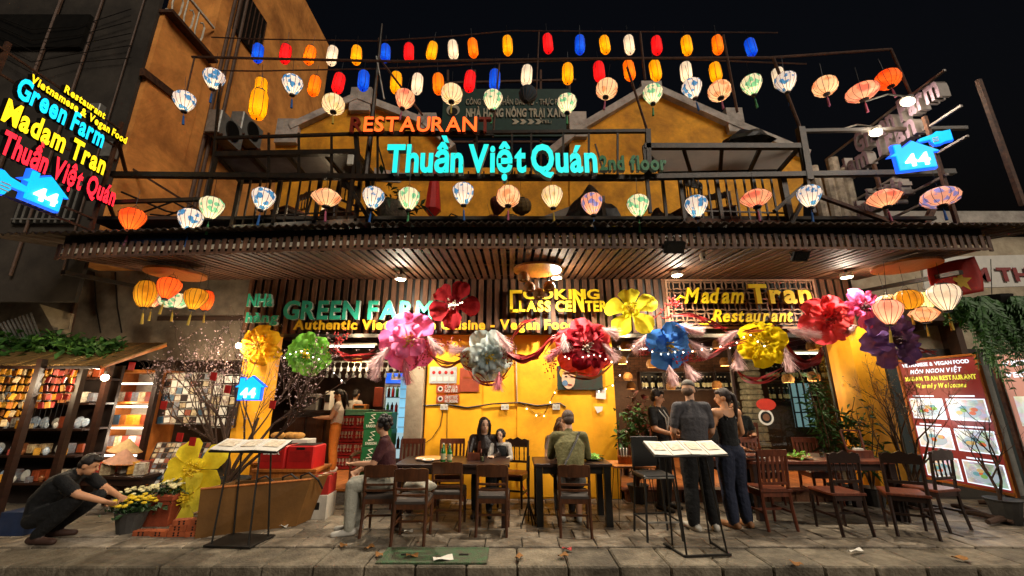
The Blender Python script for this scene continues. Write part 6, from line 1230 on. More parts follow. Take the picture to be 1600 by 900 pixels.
# ================================================================== souvenir stall at the left
t = thing('stall_roof', 'small bamboo eave over the souvenir stall at the far left', 'roof', (-7.4, 6.0, 2.0), world=True)
a, b = P(-60, 571, 5.75), P(158, 570, 5.75); m_th = M('thatch', '#8a6a38', .85, var=.3, scale=9, bump=.5, rv=.25)
n = 26
for k in range(n):
    x = a.x + (b.x - a.x) * k / (n - 1); MB().bar((x, 5.75, a.z + rnd.uniform(-.01, .01)), (x + .1, 6.6, a.z + .42), (b.x - a.x) / n * .93, .02, up=(0, 0, 1)).build('bamboo_strip', m_th, t)
MB().bar((a.x, 5.74, a.z - .03), (b.x, 5.74, a.z - .03), .035).build('eave_bar', m_dwood, t); MB().bar((b.x, 5.74, a.z - .03), (b.x + .12, 6.6, a.z + .38), .04).build('edge_bar', m_owood, t)
iv = MB()
for k in range(22): foliage(iv, P(rnd.uniform(-20, 172), rnd.uniform(528, 552), 6.2 + rnd.uniform(-.2, .3)), (.22, .2, .1), 48, .12, 100 + k, 0, .38)
o = iv.build('climbing_plant', m_leaf); tag(o, 'trailing green leaves on top of the stall eave', 'plant')
for px, Y, lb in ((108, 5.9, 'dark stall post left of the squatting man'), (38, 5.7, 'dark stall post at the left picture side'), (150, 6.5, 'thin brown stall post beside the glass cabinet'), (232, 7.0, 'brown stall post right of the glass cabinet')):
    q = P(px, 660, Y); o = thing('stall_post', lb, 'post', (q.x, Y, 0), group='stall posts'); MB().box((0, 0, 1.05), (.075, .075, 2.1)).build('post', m_dwood, o); MB().box((0, 0, .04), (.13, .13, .08)).build('foot', m_dwood, o)
# stall interior: back boards and shelves
m_bkd = M('stall_backboard', '#2c2019', .8)
sb_ = thing('stall_shelving', 'dark wooden shelving of the souvenir stall at far left', 'shelving', (-7.6, 6.6, 0), world=True)
MB().box((-7.9, 6.95, 1.05), (2.7, .05, 2.1)).build('back', m_bkd, sb_)
for k in range(5): MB().box((-7.9, 6.72, .35 + k * .38), (2.7, .42, .03)).build('shelf', m_dwood, sb_)
GC_ = ['#c8861a', '#b01c14', '#d0962a', '#6d7d88', '#94411f', '#c4b48a', '#33556b', '#8a1f1c', '#b36a2a', '#d2cbb4']
gm_ = [M('goods_%d' % k, c, .5, var=.35, scale=16, bump=.05, c2='#5a3320' if k % 2 else None) for k, c in enumerate(GC_)]
pkm = [MB().cbox((0, 0, 0), (.06, .025, .085), .008).mesh('packet', m) for m in gm_]
for s in range(15):
    px = 4 + s * 8.2; Y = 5.8 + (s % 3) * .22; q = P(px, 592, Y); t = thing('snack_strip', f'hanging strip of gold and red packets, {ORD[s]} from the left under the stall eave', 'packets', (q.x, Y, 2.02), group='strips of packets under the stall eave')
    MB().tube([(0, 0, 0), (0, 0, -.85)], .003, 4).build('string', m_wire, t); nn = 7 - s // 4
    for k in range(nn):
        sel = [0, 2, 8, 0, 5][(k + s) % 5] if s < 9 else [1, 7, 4, 1, 0][(k + s) % 5]
        put(pkm[sel], 'packet', t, (rnd.uniform(-.015, .015), -.01, -.08 - k * .115), (rnd.uniform(-.2, .2), rnd.uniform(-.25, .25), rnd.uniform(-.5, .5)))
bxm = [MB().cbox((0, 0, 0), (.13, .12, .16), .006).mesh('souvenir_box', m) for m in gm_]
m_cer = [M('blue_ceramic', '#5c7a9c', .25, c2='#c4ccd0', scale=22), M('white_ceramic', '#b8b8b0', .25), M('brown_ceramic', '#7a4a2c', .3)]
jarm = [MB().lathe([(.03, -.08), (.055, -.03), (.058, .02), (.03, .06), (.034, .08), (0, .08)], 12).mesh('souvenir_jar', m) for m in m_cer]
plm = [MB().lathe([(0, .008), (.05, .008), (.085, -.008), (.08, -.012), (.05, .0), (0, .0)], 18, rot=Matrix.Rotation(R(80), 3, 'X')).mesh('souvenir_plate', m) for m in m_cer]
for k in range(5):
    for j in range(15):
        kd = rnd.choice(('box', 'box', 'jar', 'plate')); o = put(rnd.choice({'box': [bxm[q] for q in (3, 5, 6, 9, 4)], 'jar': jarm, 'plate': plm}[kd]), 'souvenir_' + kd, None, (-9.1 + j * .175 + rnd.uniform(-.02, .02), 6.66 + rnd.uniform(-.04, .04), .365 + k * .38 + .085), (0, 0, rnd.uniform(-.15, .15))); o.scale = (rnd.uniform(.7, 1.1),) * 3; tag(o, f'small souvenir {kd} in place {ORD[j]} from the left on the {["lowest", "second", "third", "fourth", "top"][k]} stall shelf', kd, f'souvenirs on stall shelf {k + 1}')
for k in range(5):
    for j in range(12):
        kd = rnd.choice(('box', 'jar')); sc_ = rnd.uniform(.45, .75); o = put(rnd.choice({'box': bxm, 'jar': jarm}[kd]), 'souvenir_' + kd, None, (-8.9 + j * .19 + rnd.uniform(-.03, .03), 6.55 + rnd.uniform(-.02, .02), .368 + k * .38 + .08 * sc_), (0, 0, rnd.uniform(-.8, .8))); o.scale = (sc_,) * 3; tag(o, f'tiny souvenir {kd}, {ORD[j]} from the left along the front of the {["lowest", "second", "third", "fourth", "top"][k]} stall shelf', kd, f'tiny souvenirs on stall shelf {k + 1}')
# lit glass cabinet
t = thing('lit_cabinet', 'bright lit display cabinet with three shelves behind the squatting man', 'cabinet', (-5.9, 7.3, 0), world=True)
cx0, cx1 = P(158, 660, 7.1).x, P(232, 660, 7.1).x; cxm = (cx0 + cx1) / 2; cw = cx1 - cx0
MB().box((cxm, 7.6, 1.0), (cw, .05, 2.0)).build('back', M('cabinet_white', '#c9c2b2', .6), t); MB().box((cxm, 7.35, 2.02), (cw, .55, .05)).build('top', m_owood, t)
for x in (cx0, cx1): MB().box((x, 7.35, 1.0), (.05, .55, 2.0)).build('side', m_owood, t)
for k, z in enumerate((.35, .78, 1.12, 1.5)): MB().box((cxm, 7.36, z), (cw - .06, .5, .03)).build('shelf', m_owood, t); MB().box((cxm, 7.14, z + .31), (cw * .8, .03, .025)).build('light_tube', e_tube, t)
lamp('cabinet_light', (cxm, 7.1, 1.45), 9, (1, .88, .68), .1, parent=t); lamp('cabinet_light', (cxm, 7.05, .95), 7, (1, .85, .65), .1, parent=t)
for k, z in enumerate((.35, .78, 1.12, 1.5)):
    for j in range(6): o = put(bxm[(k * 3 + j * 2) % 10], 'souvenir_box', None, (cx0 + .1 + j * (cw - .2) / 5, 7.3, z + .096), (0, 0, rnd.uniform(-.2, .2))); tag(o, f'packet, {ORD[j]} from the left on the {["bottom", "second", "third", "top"][k]} shelf of the lit cabinet', 'box', f'packets in lit cabinet shelf {k + 1}')
# post-card racks and papers behind the peach tree
def rack(lb, px0, px1, py0, py1, Y, nx, nz, lean):
    a, b = P(px0, py0, Y), P(px1, py1, Y); t = thing('postcard_rack', lb, 'rack', (a.x, Y, b.z), world=True, group='postcard racks'); w, h = b.x - a.x, a.z - b.z; rr = Matrix.Rotation(-lean, 3, 'X'); c = V(((a.x + b.x) / 2, Y, b.z))
    for x in (-w / 2, w / 2): MB().bar(c + V((x, 0, 0)), c + rr @ V((x, 0, h)), .025).build('frame_bar', m_dwood, t)
    for k in range(nz + 1): MB().bar(c + rr @ V((-w / 2, 0, h * k / nz)), c + rr @ V((w / 2, 0, h * k / nz)), .012).build('wire', m_grey, t)
    for i in range(nx):
        for k in range(nz): MB().box(c + rr @ V((-w / 2 + w * (i + .5) / nx, -.01, h * (k + .5) / nz)), (w / nx * .84, .006, h / nz * rnd.uniform(.6, .9)), rr @ Matrix.Rotation(rnd.uniform(-.12, .12), 3, 'Y')).build('card', rnd.choice((m_paper, m_paper, m_paper, gm_[3], gm_[5], gm_[9], gm_[9], gm_[4], gm_[6], m_bkd, m_bkd)), t)
rack('upright rack of pale postcards behind the peach tree', 262, 336, 583, 662, 7.15, 9, 7, 0); rack('sloping tray of small dark souvenir cards left of the peach tree', 228, 300, 690, 768, 6.5, 11, 9, .35); rack('narrow rack of magazines beside the yellow column', 338, 366, 585, 668, 7.1, 3, 5, 0)
for k, (px, py, Y) in enumerate(((195, 705, 6.6), (190, 722, 6.4))):
    q = P(px, py, Y); t = thing('conical_hat', ['pale conical straw hat on the goods left of the card tray', 'pinkish conical straw hat below the other hat'][k], 'hat', q, group='straw hats'); MB().lathe([(.21, 0), (.1, .1), (.0, .19), (.0, .18), (.1, .09), (.2, 0)], 20, rot=Matrix.Rotation(.15, 3, 'Y')).build('cone', M('straw_%d' % k, ('#b99a68', '#b98a70')[k], .8, var=.2, scale=20), t); MB().lathe([(.205, -.004), (.215, .0), (.205, .006)], 20, rot=Matrix.Rotation(.15, 3, 'Y')).build('rim', m_owood, t)
gt = table('goods_table', 'low goods table in front of the lit cabinet', (P(190, 760, 6.5).x, 6.55, 0), 1.0, .6, .5, m_dwood, m_dwood)
for k in range(9): o = put(bxm[(1, 7, 4, 5, 9, 1, 2, 7, 9)[k]], 'souvenir_box', None, (P(190, 760, 6.5).x - .42 + k * .1, 6.42 + rnd.uniform(-.1, .2), .59), (0, 0, rnd.uniform(-.6, .6))); tag(o, f'small colourful box, {ORD[k]} from the left on the low goods table', 'box', 'boxes on the low goods table')
t = thing('stall_bulb', 'bare bright bulb hanging over the souvenir stall', 'bulb', P(164, 590, 6.3)); MB().ell((0, 0, 0), .05).build('glass_bulb', e_bulb, t); MB().lathe([(.02, .04), (.022, .09), (.0, .09)], 10).build('socket', m_black, t); MB().tube([(0, 0, .09), (0, 0, .5)], .005, 4).build('cord', m_wire, t); lamp('stall_bulb_light', (0, -.12, -.06), 26, (1, .82, .58), .05, parent=t)
t = thing('stall_bulb', 'bright bulb behind the yellow flower left of the entrance', 'bulb', P(373, 540, 6.6)); MB().ell((0, 0, 0), .045).build('glass_bulb', e_bulb, t); MB().lathe([(.02, .04), (.022, .09), (.0, .09)], 10).build('socket', m_black, t); MB().tube([(0, 0, .09), (0, 0, .6)], .005, 4).build('cord', m_wire, t); lamp('stall_bulb_light', (0, -.1, -.08), 26, (1, .82, .58), .05, parent=t)
t = thing('stall_bulb', 'warm bulb low over the gold packets at far left', 'bulb', P(-30, 600, 5.3)); MB().ell((0, 0, 0), .045).build('glass_bulb', e_bulb, t); MB().lathe([(.02, .04), (.022, .09), (.0, .09)], 10).build('socket', m_black, t); MB().tube([(0, 0, .09), (0, 0, .3)], .005, 4).build('cord', m_wire, t); lamp('stall_bulb_light', (.08, -.1, 0), 22, (1, .75, .45), .05, parent=t)
MBx = MB().box((0, 0, .13), (.3, .3, .26), None, 1.1); o = MBx.build('blue_bin', M('dark_blue_plastic', '#1c2c4a', .5), None, False, G(38, 832)); tag(o, 'dark blue plastic bin left of the squatting man', 'bin')
# hanging lamp in front of entrance roof, smoke detector
# ================================================================== terrace clutter behind the balusters
t = thing('terrace_planter', 'round grey woven planter on the terrace below the blue lantern', 'planter', P(612, 352, 5.9)); MB().lathe([(.17, 0), (.22, .1), (.25, .3), (.26, .33), (.23, .33), (0, .28)], 16).build('basket', m_stone, t); f = MB(); foliage(f, (.05, 0, .42), (.35, .25, .25), 90, .16, 77, .1, .2); f.build('leaves', m_leafd, t); MB().tube([(0, 0, .3), (.1, 0, .6)], .012).build('stem', m_twig, t)
q = P(511, 325, 6.4); t = thing('terrace_lamp', 'small lit cream lampshade on the terrace behind the balusters', 'lamp', q); MB().lathe([(.09, -.1), (.075, .1), (.07, .1), (.085, -.1)], 14).build('shade', E('cream_lampshade', '#ffd9a0', 1.2), t); MB().tube([(0, 0, .1), (0, 0, .4)], .006).build('cord', m_wire, t); lamp('terrace_lamp_light', (0, 0, -.16), 5, (1, .75, .45), .05, parent=t)
for k, (x, lb) in enumerate(((-3.7, 'dark wooden chair on the terrace behind the left balusters'), (-2.9, 'second dark wooden chair on the terrace left of the planter'), (2.9, 'dark chair stacked on the terrace behind the right balusters'), (3.5, 'dark chair at the right end of the terrace'))): dup(s0, (x, 6.2, 4.105), rnd.uniform(-1, 3), lb)
def heap(lb, c, s, mat, sd, cat='heap', name='tarpaulin_heap'):
    def fn(u, v):
        a = u * 2 * math.pi; p = V((math.cos(a) * (1 - v), math.sin(a) * (1 - v), 0)); z = (v ** .6); k = 1 + .28 * noise.noise(V((p.x * 2 + sd, p.y * 2, z * 2))); return V((p.x * s[0] * k, p.y * s[1] * k, z * s[2] * k))
    o = MB().grid(fn, 22, 9).build(name, mat, None, False, c); tag(o, lb, cat); return o
heap('black draped tarpaulin on the terrace right of the teal sign', (1.3, 6.0, 4.11), (.5, .35, .85), m_black, 1); heap('dark bundle on top of the right canopy', P(1170, 226, 5.6), (.4, .25, .28), m_black, 4, 'bundle', 'dark_bundle'); heap('brown cloth heap on the terrace behind the coral lantern', (2.5, 6.3, 4.11), (.4, .3, .6), m_bkd, 6)
for k, (px, Y) in enumerate(((1278, 6.2), (1296, 6.3), (1312, 6.3), (1325, 6.4))): 
    q = P(px, 300, Y); o = MB().tube([(q.x, Y, 4.0), (q.x + rnd.uniform(-.05, .05), Y, 5.5 + rnd.uniform(-.3, .3))], .09, 10).build('bamboo_roll', M('pale_roll', '#8b7f6c', .8, var=.4, scale=7, c2='#4a4034')); tag(o, f'upright pale rolled screen, {ORD[k]} from the left at the right terrace end', 'roll', 'rolled screens on the terrace')
t = thing('folded_parasol', 'folded red parasol on the terrace behind the teal letters', 'parasol', (P(676, 330, 6.6).x, 6.6, 4.1)); MB().tube([(0, 0, 0), (0, 0, 1.9)], .02).build('pole', m_grey, t); MB().lathe([(.02, .55), (.15, .7), (.1, 1.2), (.02, 1.9)], 9).build('canopy', m_env, t)
for k, (a, b, Y) in enumerate((((640, 330), (690, 352), 6.0), ((700, 345), (760, 355), 5.9), ((690, 352), (720, 340), 5.9))): o = MB().tube([P(*a, Y), P((a[0] + b[0]) / 2, min(a[1], b[1]) - 6, Y), P(*b, Y)], .012, 5).build('loose_cable', m_wire); tag(o, ['loose stick behind the mint lantern', 'loose black cable on the awning roof below the teal sign', 'looped black cable beside the awning roof edge'][k], 'cable')
q = P(548, 250, 5.18); o = MB().cbox(q, (.09, .05, .16), .008).build('junction_box', m_sw); tag(o, 'small white junction box on the steel post left of the teal sign', 'box')
# cables between left wall and sign
tc_ = [((190, 300), (260, 330), (330, 345)), ((200, 340), (270, 315), (335, 350)), ((215, 350), (260, 360), (320, 352)), ((185, 330), (240, 345), (300, 322)), ((235, 335), (265, 338), (290, 352))]
for k, pts in enumerate(tc_): o = MB().tube([P(*p, 5.9 + .1 * k) for p in pts], .016, 5).build('loose_cable', m_wire); tag(o, f'sagging dark cable, {ORD[k]} of the tangle between orange wall and awning', 'cable', 'cable tangle at the left')
# ================================================================== people
def loft_rings(mb, rings, n=14):
    """rings: (centre, side vector, front vector) with the radii as vector lengths"""
    o0 = len(mb.v)
    for c, sx, sy in rings:
        for j in range(n): a = 2 * math.pi * j / n; mb.v.append(tuple(c + sx * math.cos(a) + sy * math.sin(a)))
    for k in range(len(rings) - 1):
        for j in range(n): mb.f.append((o0 + k * n + j, o0 + k * n + (j + 1) % n, o0 + (k + 1) * n + (j + 1) % n, o0 + (k + 1) * n + j)); mb.i.append(0)
    mb.f.append(tuple(o0 + j for j in range(n - 1, -1, -1))); mb.f.append(tuple(o0 + (len(rings) - 1) * n + j for j in range(n))); mb.i += [0, 0]
def stand(h=1.75):
    s = h / 1.75; J = dict(pel=(0, 0, .94), wai=(0, .01, 1.10), che=(0, .0, 1.30), nec=(0, .015, 1.475), hed=(0, -.01, 1.635))
    for sd, x in (('L', 1), ('R', -1)): J.update({'sh' + sd: (x * .185, .01, 1.425), 'el' + sd: (x * .235, .03, 1.15), 'wr' + sd: (x * .25, -.05, .90), 'hi' + sd: (x * .09, 0, .90), 'kn' + sd: (x * .10, -.01, .48), 'an' + sd: (x * .105, .03, .075), 'to' + sd: (x * .125, -.16, .03)})
    J = {k: V(v) * s for k, v in J.items()}; J['face'] = V((0, -1, -.05)); J['s'] = s; return J
SK = {}
def skinmat(h): return M('skin_' + h, '#' + h, .55, var=.08, scale=12, bump=.03)
def cloth(n, h, r=.85, c2=None): return M('cloth_' + n, h, r, var=.2, scale=2.6, bump=1.0, c2=c2)
def figure(name, label, loc, rz, J, top, bottom, shoe, skin='c08a66', hair=('#1a120d', 'short'), sleeve=.6, leg_fit=1.0, torso_fit=1.0, top_end='wai', shin='bottom', extras=None, face=True, voxel=.0105, strap=False):
    t = thing(name, label, 'person', loc, rz); s = J['s']; mats = {'skin': skinmat(skin), 'top': top, 'bottom': bottom, 'shoe': shoe}; tags = list(mats); pr = []; mb = MB()
    def cap(a, b, r0, r1, tg, n=12):
        a, b = V(a), V(b); d = b - a; u, w = perp(d); dn = d.normalized(); R_ = []
        for f in (-.95, -.6): R_.append((a + dn * r0 * f, u * r0 * math.sqrt(max(.02, 1 - f * f)), w * r0 * math.sqrt(max(.02, 1 - f * f))))
        R_ += [(a, u * r0, w * r0), (a.lerp(b, .5), u * (r0 + r1) / 2 * 1.02, w * (r0 + r1) / 2 * 1.02), (b, u * r1, w * r1)]
        for f in (.6, .95): R_.append((b + dn * r1 * f, u * r1 * math.sqrt(1 - f * f), w * r1 * math.sqrt(1 - f * f)))
        loft_rings(mb, R_, n); pr.append((a, b, r0, r1, tags.index(tg)))
    side = (J['shL'] - J['shR']).normalized(); hside = (J['hiL'] - J['hiR']).normalized()
    seq = [('crotch', J['pel'] - (J['wai'] - J['pel']).normalized() * .09 * s, .13, .10, hside), ('pel', J['pel'], .168, .118, hside), ('wai', J['wai'], .142 * torso_fit, .102 * torso_fit, (side + hside).normalized()), ('che', J['che'], .168 * torso_fit, .118 * torso_fit, side), ('sh', J['che'].lerp(J['nec'], .62), .155, .088, side), ('nec', J['nec'], .065, .062, side)]
    R_ = []
    for k, (nm, c, rx, ry, sdv) in enumerate(seq):
        d = (seq[min(k + 1, len(seq) - 1)][1] - seq[max(k - 1, 0)][1]).normalized(); fr = d.cross(sdv).normalized(); sd2 = fr.cross(d).normalized(); R_.append((c, sd2 * rx * s, fr * ry * s))
    loft_rings(mb, R_, 18)
    tp = 'top'; bt = 'bottom'
    pr.append((seq[0][1], J['pel'] if top_end == 'wai' else J['pel'], .13 * s, .14 * s, tags.index(bt))); 
    w0 = J['pel'].lerp(J['wai'], .25 if top_end == 'hip' else .6); pr.append((w0, J['che'], .12 * s, .14 * s, tags.index(tp))); pr.append((J['che'].lerp(J['nec'], 0 if sleeve > 0 else .25), J['nec'], .13 * s, .06 * s, tags.index(tp if sleeve > 0 else 'skin')))
    cap(J['shL'], J['shR'], .066 * s, .066 * s, tp if sleeve > 0 else 'skin'); cap(J['nec'] - (J['nec'] - J['che']) * .1, J['hed'], .056 * s, .05 * s, 'skin')
    for sd in 'LR':
        sh, el, wr, hi, kn, an, to = (J[k + sd] for k in ('sh', 'el', 'wr', 'hi', 'kn', 'an', 'to'))
        lg = 1.0 if sleeve >= 1 else sleeve; ra, rb_, rc = .056 * s, .043 * s, .030 * s; k_ = 1.18
        if sleeve <= 0: cap(sh, el, ra * .9, rb_ * .95, 'skin'); cap(el, wr, rb_ * .95, rc * .95, 'skin')
        elif sleeve < 1: m_ = sh.lerp(el, lg); cap(sh, m_, ra * k_, ra * k_ * .98, tp); cap(m_, el, ra * .92, rb_, 'skin'); cap(el, wr, rb_, rc, 'skin')
        elif sleeve < 2: m_ = el.lerp(wr, sleeve - 1) ; cap(sh, el, ra * k_, rb_ * 1.25, tp); cap(el, m_, rb_ * 1.25, rb_ * 1.15, tp); cap(m_, wr, rb_ * .9, rc, 'skin')
        else: cap(sh, el, ra * k_, rb_ * 1.3, tp); cap(el, wr, rb_ * 1.3, rc * 1.45, tp)
        # hand: palm, four fingers and a thumb from the side of the palm
        f = (wr - el).normalized(); f = J.get('hd' + sd, f); f = V(f).normalized(); x = V((1, 0, 0)) if sd == 'L' else V((-1, 0, 0)); nn = f.cross(V((0, 1, 0)))
        nn = nn.normalized() if nn.length > .2 else V((1, 0, 0)); wd = nn.cross(f).normalized(); P1 = wr + f * .085 * s
        loft_rings(mb, [(wr, wd * .026 * s, nn * .022 * s), (wr + f * .04 * s, wd * .038 * s, nn * .018 * s), (P1, wd * .04 * s, nn * .015 * s)], 10); pr.append((wr, P1, .03 * s, .035 * s, 0))
        for q, ln in ((-1.5, .058), (-.5, .072), (.5, .076), (1.5, .066)):
            b0 = P1 + wd * q * .021 * s - f * .012; b1 = b0 + (f * .92 + wd * q * .10) * ln * .55 * s; b2 = b1 + (f * .75 - nn * .5 * (1 if sd == 'L' else -1)) * ln * .5 * s; cap(b0, b1, .0092 * s, .0085 * s, 'skin', 7); cap(b1, b2, .0085 * s, .0072 * s, 'skin', 7)
        th0 = wr + f * .028 * s + wd * .032 * s; th1 = th0 + (f * .6 + wd * .75) * .036 * s; cap(th0, th1, .0115 * s, .010 * s, 'skin', 7); cap(th1, th1 + (f * .9 + wd * .25) * .03 * s, .010 * s, .0085 * s, 'skin', 7)
        rt, rk, rn = .088 * s * leg_fit, .064 * s * leg_fit, .047 * s * max(1, leg_fit * 1.12)
        cap(hi, kn, rt, rk, bt)
        sm_ = bt if shin == 'bottom' else 'skin'
        cap(kn, kn.lerp(an, .4), rk * (.95 if sm_ == bt else .8), rk * (.98 if sm_ == bt else .86), sm_); cap(kn.lerp(an, .4), an + V((0, 0, .03 * s)), rk * (.98 if sm_ == bt else .84), rn if sm_ == bt else .04 * s, sm_)
        d = (to - an); d.z = 0; heel = an - d.normalized() * .06 * s; heel.z = an.z - .03 * s; tz = V((to.x, to.y, max(to.z, .03 * s))); cap(heel, tz, .044 * s, .036 * s, 'shoe'); cap(an, heel.lerp(tz, .4), .045 * s, .042 * s, 'shoe')
    # head
    fd = V(J['face']).normalized(); upv = (V((0, 0, 1)) - fd * fd.z).normalized(); rgt = upv.cross(-fd).normalized(); rot = Matrix((rgt, -fd, upv)).transposed(); H = J['hed']
    def hp(x, y, z): return H + rot @ (V((x, y, z)) * s)
    def ellp(c, rx, ry, rz_): mb.ell(hp(*c), rx * s, ry * s, rz_ * s, 14, 10, rot); pr.append((hp(*c), hp(*c) + V((0, 0, .001)), min(rx, ry, rz_) * s * 1.1, min(rx, ry, rz_) * s * 1.1, 0))
    ellp((0, .012, .02), .076, .094, .098); ellp((0, -.022, -.045), .058, .066, .07); ellp((0, -.055, -.085), .028, .024, .022)
    for x in (-1, 1): ellp((x * .078, .012, -.015), .010, .022, .032)
    cap(hp(0, -.085, .012), hp(0, -.104, -.022), .008 * s, .0135 * s, 'skin', 8); ellp((0, -.082, -.055), .024, .012, .009)
    me0 = mb.mesh('b', list(mats.values())); ob = bpy.data.objects.new('b', me0); C.objects.link(ob); rm = ob.modifiers.new('r', 'REMESH'); rm.mode = 'VOXEL'; rm.voxel_size = voxel * s; sm2 = ob.modifiers.new('s', 'SMOOTH'); sm2.factor = .5; sm2.iterations = 2
    bpy.context.view_layer.update(); me = bpy.data.meshes.new_from_object(ob.evaluated_get(bpy.context.evaluated_depsgraph_get())); bpy.data.objects.remove(ob); me.name = 'body'
    import numpy as np
    nf = len(me.polygons); cen = np.zeros(nf * 3); me.polygons.foreach_get('center', cen); cen = cen.reshape(-1, 3); best = np.full(nf, 9e9); idx = np.zeros(nf, int)
    for a, b, r0, r1, ti in pr:
        a_, d_ = np.array(a), np.array(b - a); tt = np.clip(((cen - a_) @ d_) / max(1e-9, d_ @ d_), 0, 1); ds = np.linalg.norm(cen - a_ - tt[:, None] * d_, axis=1) - (r0 + (r1 - r0) * tt); k_ = ds < best; best[k_] = ds[k_]; idx[k_] = ti
    me.materials.clear()
    for m in mats.values(): me.materials.append(m)
    me.polygons.foreach_set('material_index', idx.astype(np.int32)); me.polygons.foreach_set('use_smooth', np.ones(nf, bool)); body = put(me, 'body', t)
    # hair
    hc, hk = hair; hm = M('hair_' + hc, hc, .5, var=.35, scale=30, bump=.4, stretch=(3, 3, .6)); hb = MB()
    def hell(c, rx, ry, rz_): hb.ell(hp(*c), rx * s, ry * s, rz_ * s, 16, 10, rot)
    if hk != 'cap': hell((0, .026, .038), .086, .094, .092); hell((0, .06, -.01), .072, .058, .075)
    if hk == 'short': hell((0, -.035, .088), .066, .055, .034)
    if hk == 'bushy':
        for k in range(34): a = rnd.uniform(0, 6.28); e = rnd.uniform(-.5, 1.4); hell((math.cos(a) * .085 * math.cos(e), .03 + math.sin(a) * .09 * math.cos(e) if math.sin(a) > -.55 else .0, .03 + math.sin(e) * .09), .034, .034, .034)
    if hk == 'long':
        pts = [hp(0, .05, .02), hp(.0, .10, -.1), hp(.0, .10, -.22), hp(.01, .085, -.36)]; loft_rings(hb, [(p, rgt * w * s, fd * d * s) for p, w, d in zip(pts, (.085, .095, .09, .05), (.06, .045, .04, .02))], 14)
        for x in (-1, 1): hb.tube([hp(x * .055, -.05, .085), hp(x * .088, -.03, .0), hp(x * .092, -.01, -.1), hp(x * .085, .0, -.2), hp(x * .08, .0, -.3)], [.02 * s, .026 * s, .028 * s, .026 * s, .01 * s], 8)
    if hk == 'tail': hb.tube([hp(0, .1, .05), hp(0, .14, .0), hp(0, .145, -.1), hp(0.01, .12, -.22), hp(.015, .11, -.34)], [.03 * s, .035 * s, .032 * s, .027 * s, .01 * s], 9); hell((0, -.03, .07), .068, .06, .04)
    if hk != 'none':
        if hk == 'cap':
            hell((0, .055, -.03), .074, .055, .06); hb.build('hair', hm, t, True); cm = cloth('cap_grey', '#6a645c'); cb = MB(); S_ = [(.086 * math.cos(e), .092 * math.sin(e)) for e in (0, .3, .6, .9, 1.2, 1.45)]
            cb.lathe([(r * s, z * s) for r, z in S_] + [(.002, .092 * s)], 18, hp(0, .012, .045), rot, 1, 1.16); cp_ = cb.build('baseball_cap', cm, t, True); vb = MB(); vb.grid(lambda u, v: hp((u - .5) * .15, -.085 - v * .085 * (1 - (2 * u - 1) ** 2 * .55), .055 - v * .03 - (2 * u - 1) ** 2 * .012), 10, 4); o = vb.build('visor', cm, cp_, True); so = o.modifiers.new('t', 'SOLIDIFY'); so.thickness = .005
        else: hb.build('hair', hm, t, True)
    if face:
        for x in (-1, 1): e = MB(); e.ell(hp(x * .031, -.0795, .012), .0125 * s, .006 * s, .0065 * s, 8, 6, rot); e.build('eye', M('eye_dark', '#1c1512', .2, bump=0), t); bmw = MB(); bmw.tube([hp(x * .016, -.086, .032), hp(x * .032, -.084, .037), hp(x * .048, -.074, .033)], .0035 * s, 5); bmw.build('eyebrow', hm, t)
        lp_ = MB(); lp_.ell(hp(0, -.093, -.056), .02 * s, .005 * s, .006 * s, 8, 6, rot); lp_.build('lips', M('lips', '#9a4a40', .5), t)
    if strap: 
        st = MB(); pts = []
        for k in range(12):
            f_ = k / 11; c = J['pel'].lerp(J['nec'], f_); off = rgt * 0; c2 = (J['shR'] + V((.05, 0, .06))).lerp(J['pel'] + V((.17, 0, .05)), 1 - f_); pts.append(V((c2.x, c.y + .178 * s * (.95 if .1 < f_ < .85 else .6), c2.z)))
        st.tube(pts, .014, 5); st.build('shoulder_strap', m_black, t)
    if extras: extras(t, J)
    return t
def mod(J, **kw):
    for k, v in kw.items(): J[k] = V(v) if not isinstance(v, (int, float)) else v
    return J
black_c = cloth('black', '#060606'); jean_c = cloth('dark_jeans', '#1b2236'); shoe_w = M('pale_trainer', '#b9b4a8', .6); shoe_b = M('dark_shoe', '#1e1a17', .5)
# capped man, back to us (faces +Y), looking right
J = stand(1.80); mod(J, face=(-.75, -.9, -.28), elL=(.25, -.03, 1.16), wrL=(.17, -.25, 1.05), elR=(-.25, -.03, 1.16), wrR=(-.17, -.25, 1.05), anL=(.13, .03, .075), toL=(.2, -.14, .03), anR=(-.13, .02, .075), toR=(-.17, -.17, .03))
figure('person', 'standing man in grey cap, charcoal t-shirt and black trousers seen from behind', G(1110, 832) + V((-.03, .1, 0)), math.pi, J, cloth('charcoal_tee', '#4a484b'), black_c, shoe_w, 'c99a7c', ('#5a3f2a', 'cap'), .72, 1.38, 1.22, 'hip')
# ponytailed woman, back three quarters, facing left
J = stand(1.70); mod(J, face=(.75, -.6, -.1), elL=(.23, -.02, 1.14), wrL=(.16, -.22, 1.02), elR=(-.23, -.0, 1.13), wrR=(-.16, -.2, .98))
def wide_leg(t, J): 
    pass
figure('person', 'standing woman with dark ponytail, black top and wide blue jeans', G(1160, 828) + V((.02, .1, 0)), math.pi + .25, J, black_c, jean_c, M('brown_trainer', '#8a5f3c', .6), 'c08a62', ('#2a1a12', 'tail'), 0, 1.42, .95, 'wai', extras=lambda t, J: [MB().tube([J['sh' + k] + V((-.06 * (1 if k == 'L' else -1), -.06, .065)), J['sh' + k] + V((-.07 * (1 if k == 'L' else -1), .0, .075)), J['che'] + V((.07 * (1 if k == 'L' else -1), .115, .04))], .006, 5).build('shoulder_strap', m_black, t) for k in 'LR'])
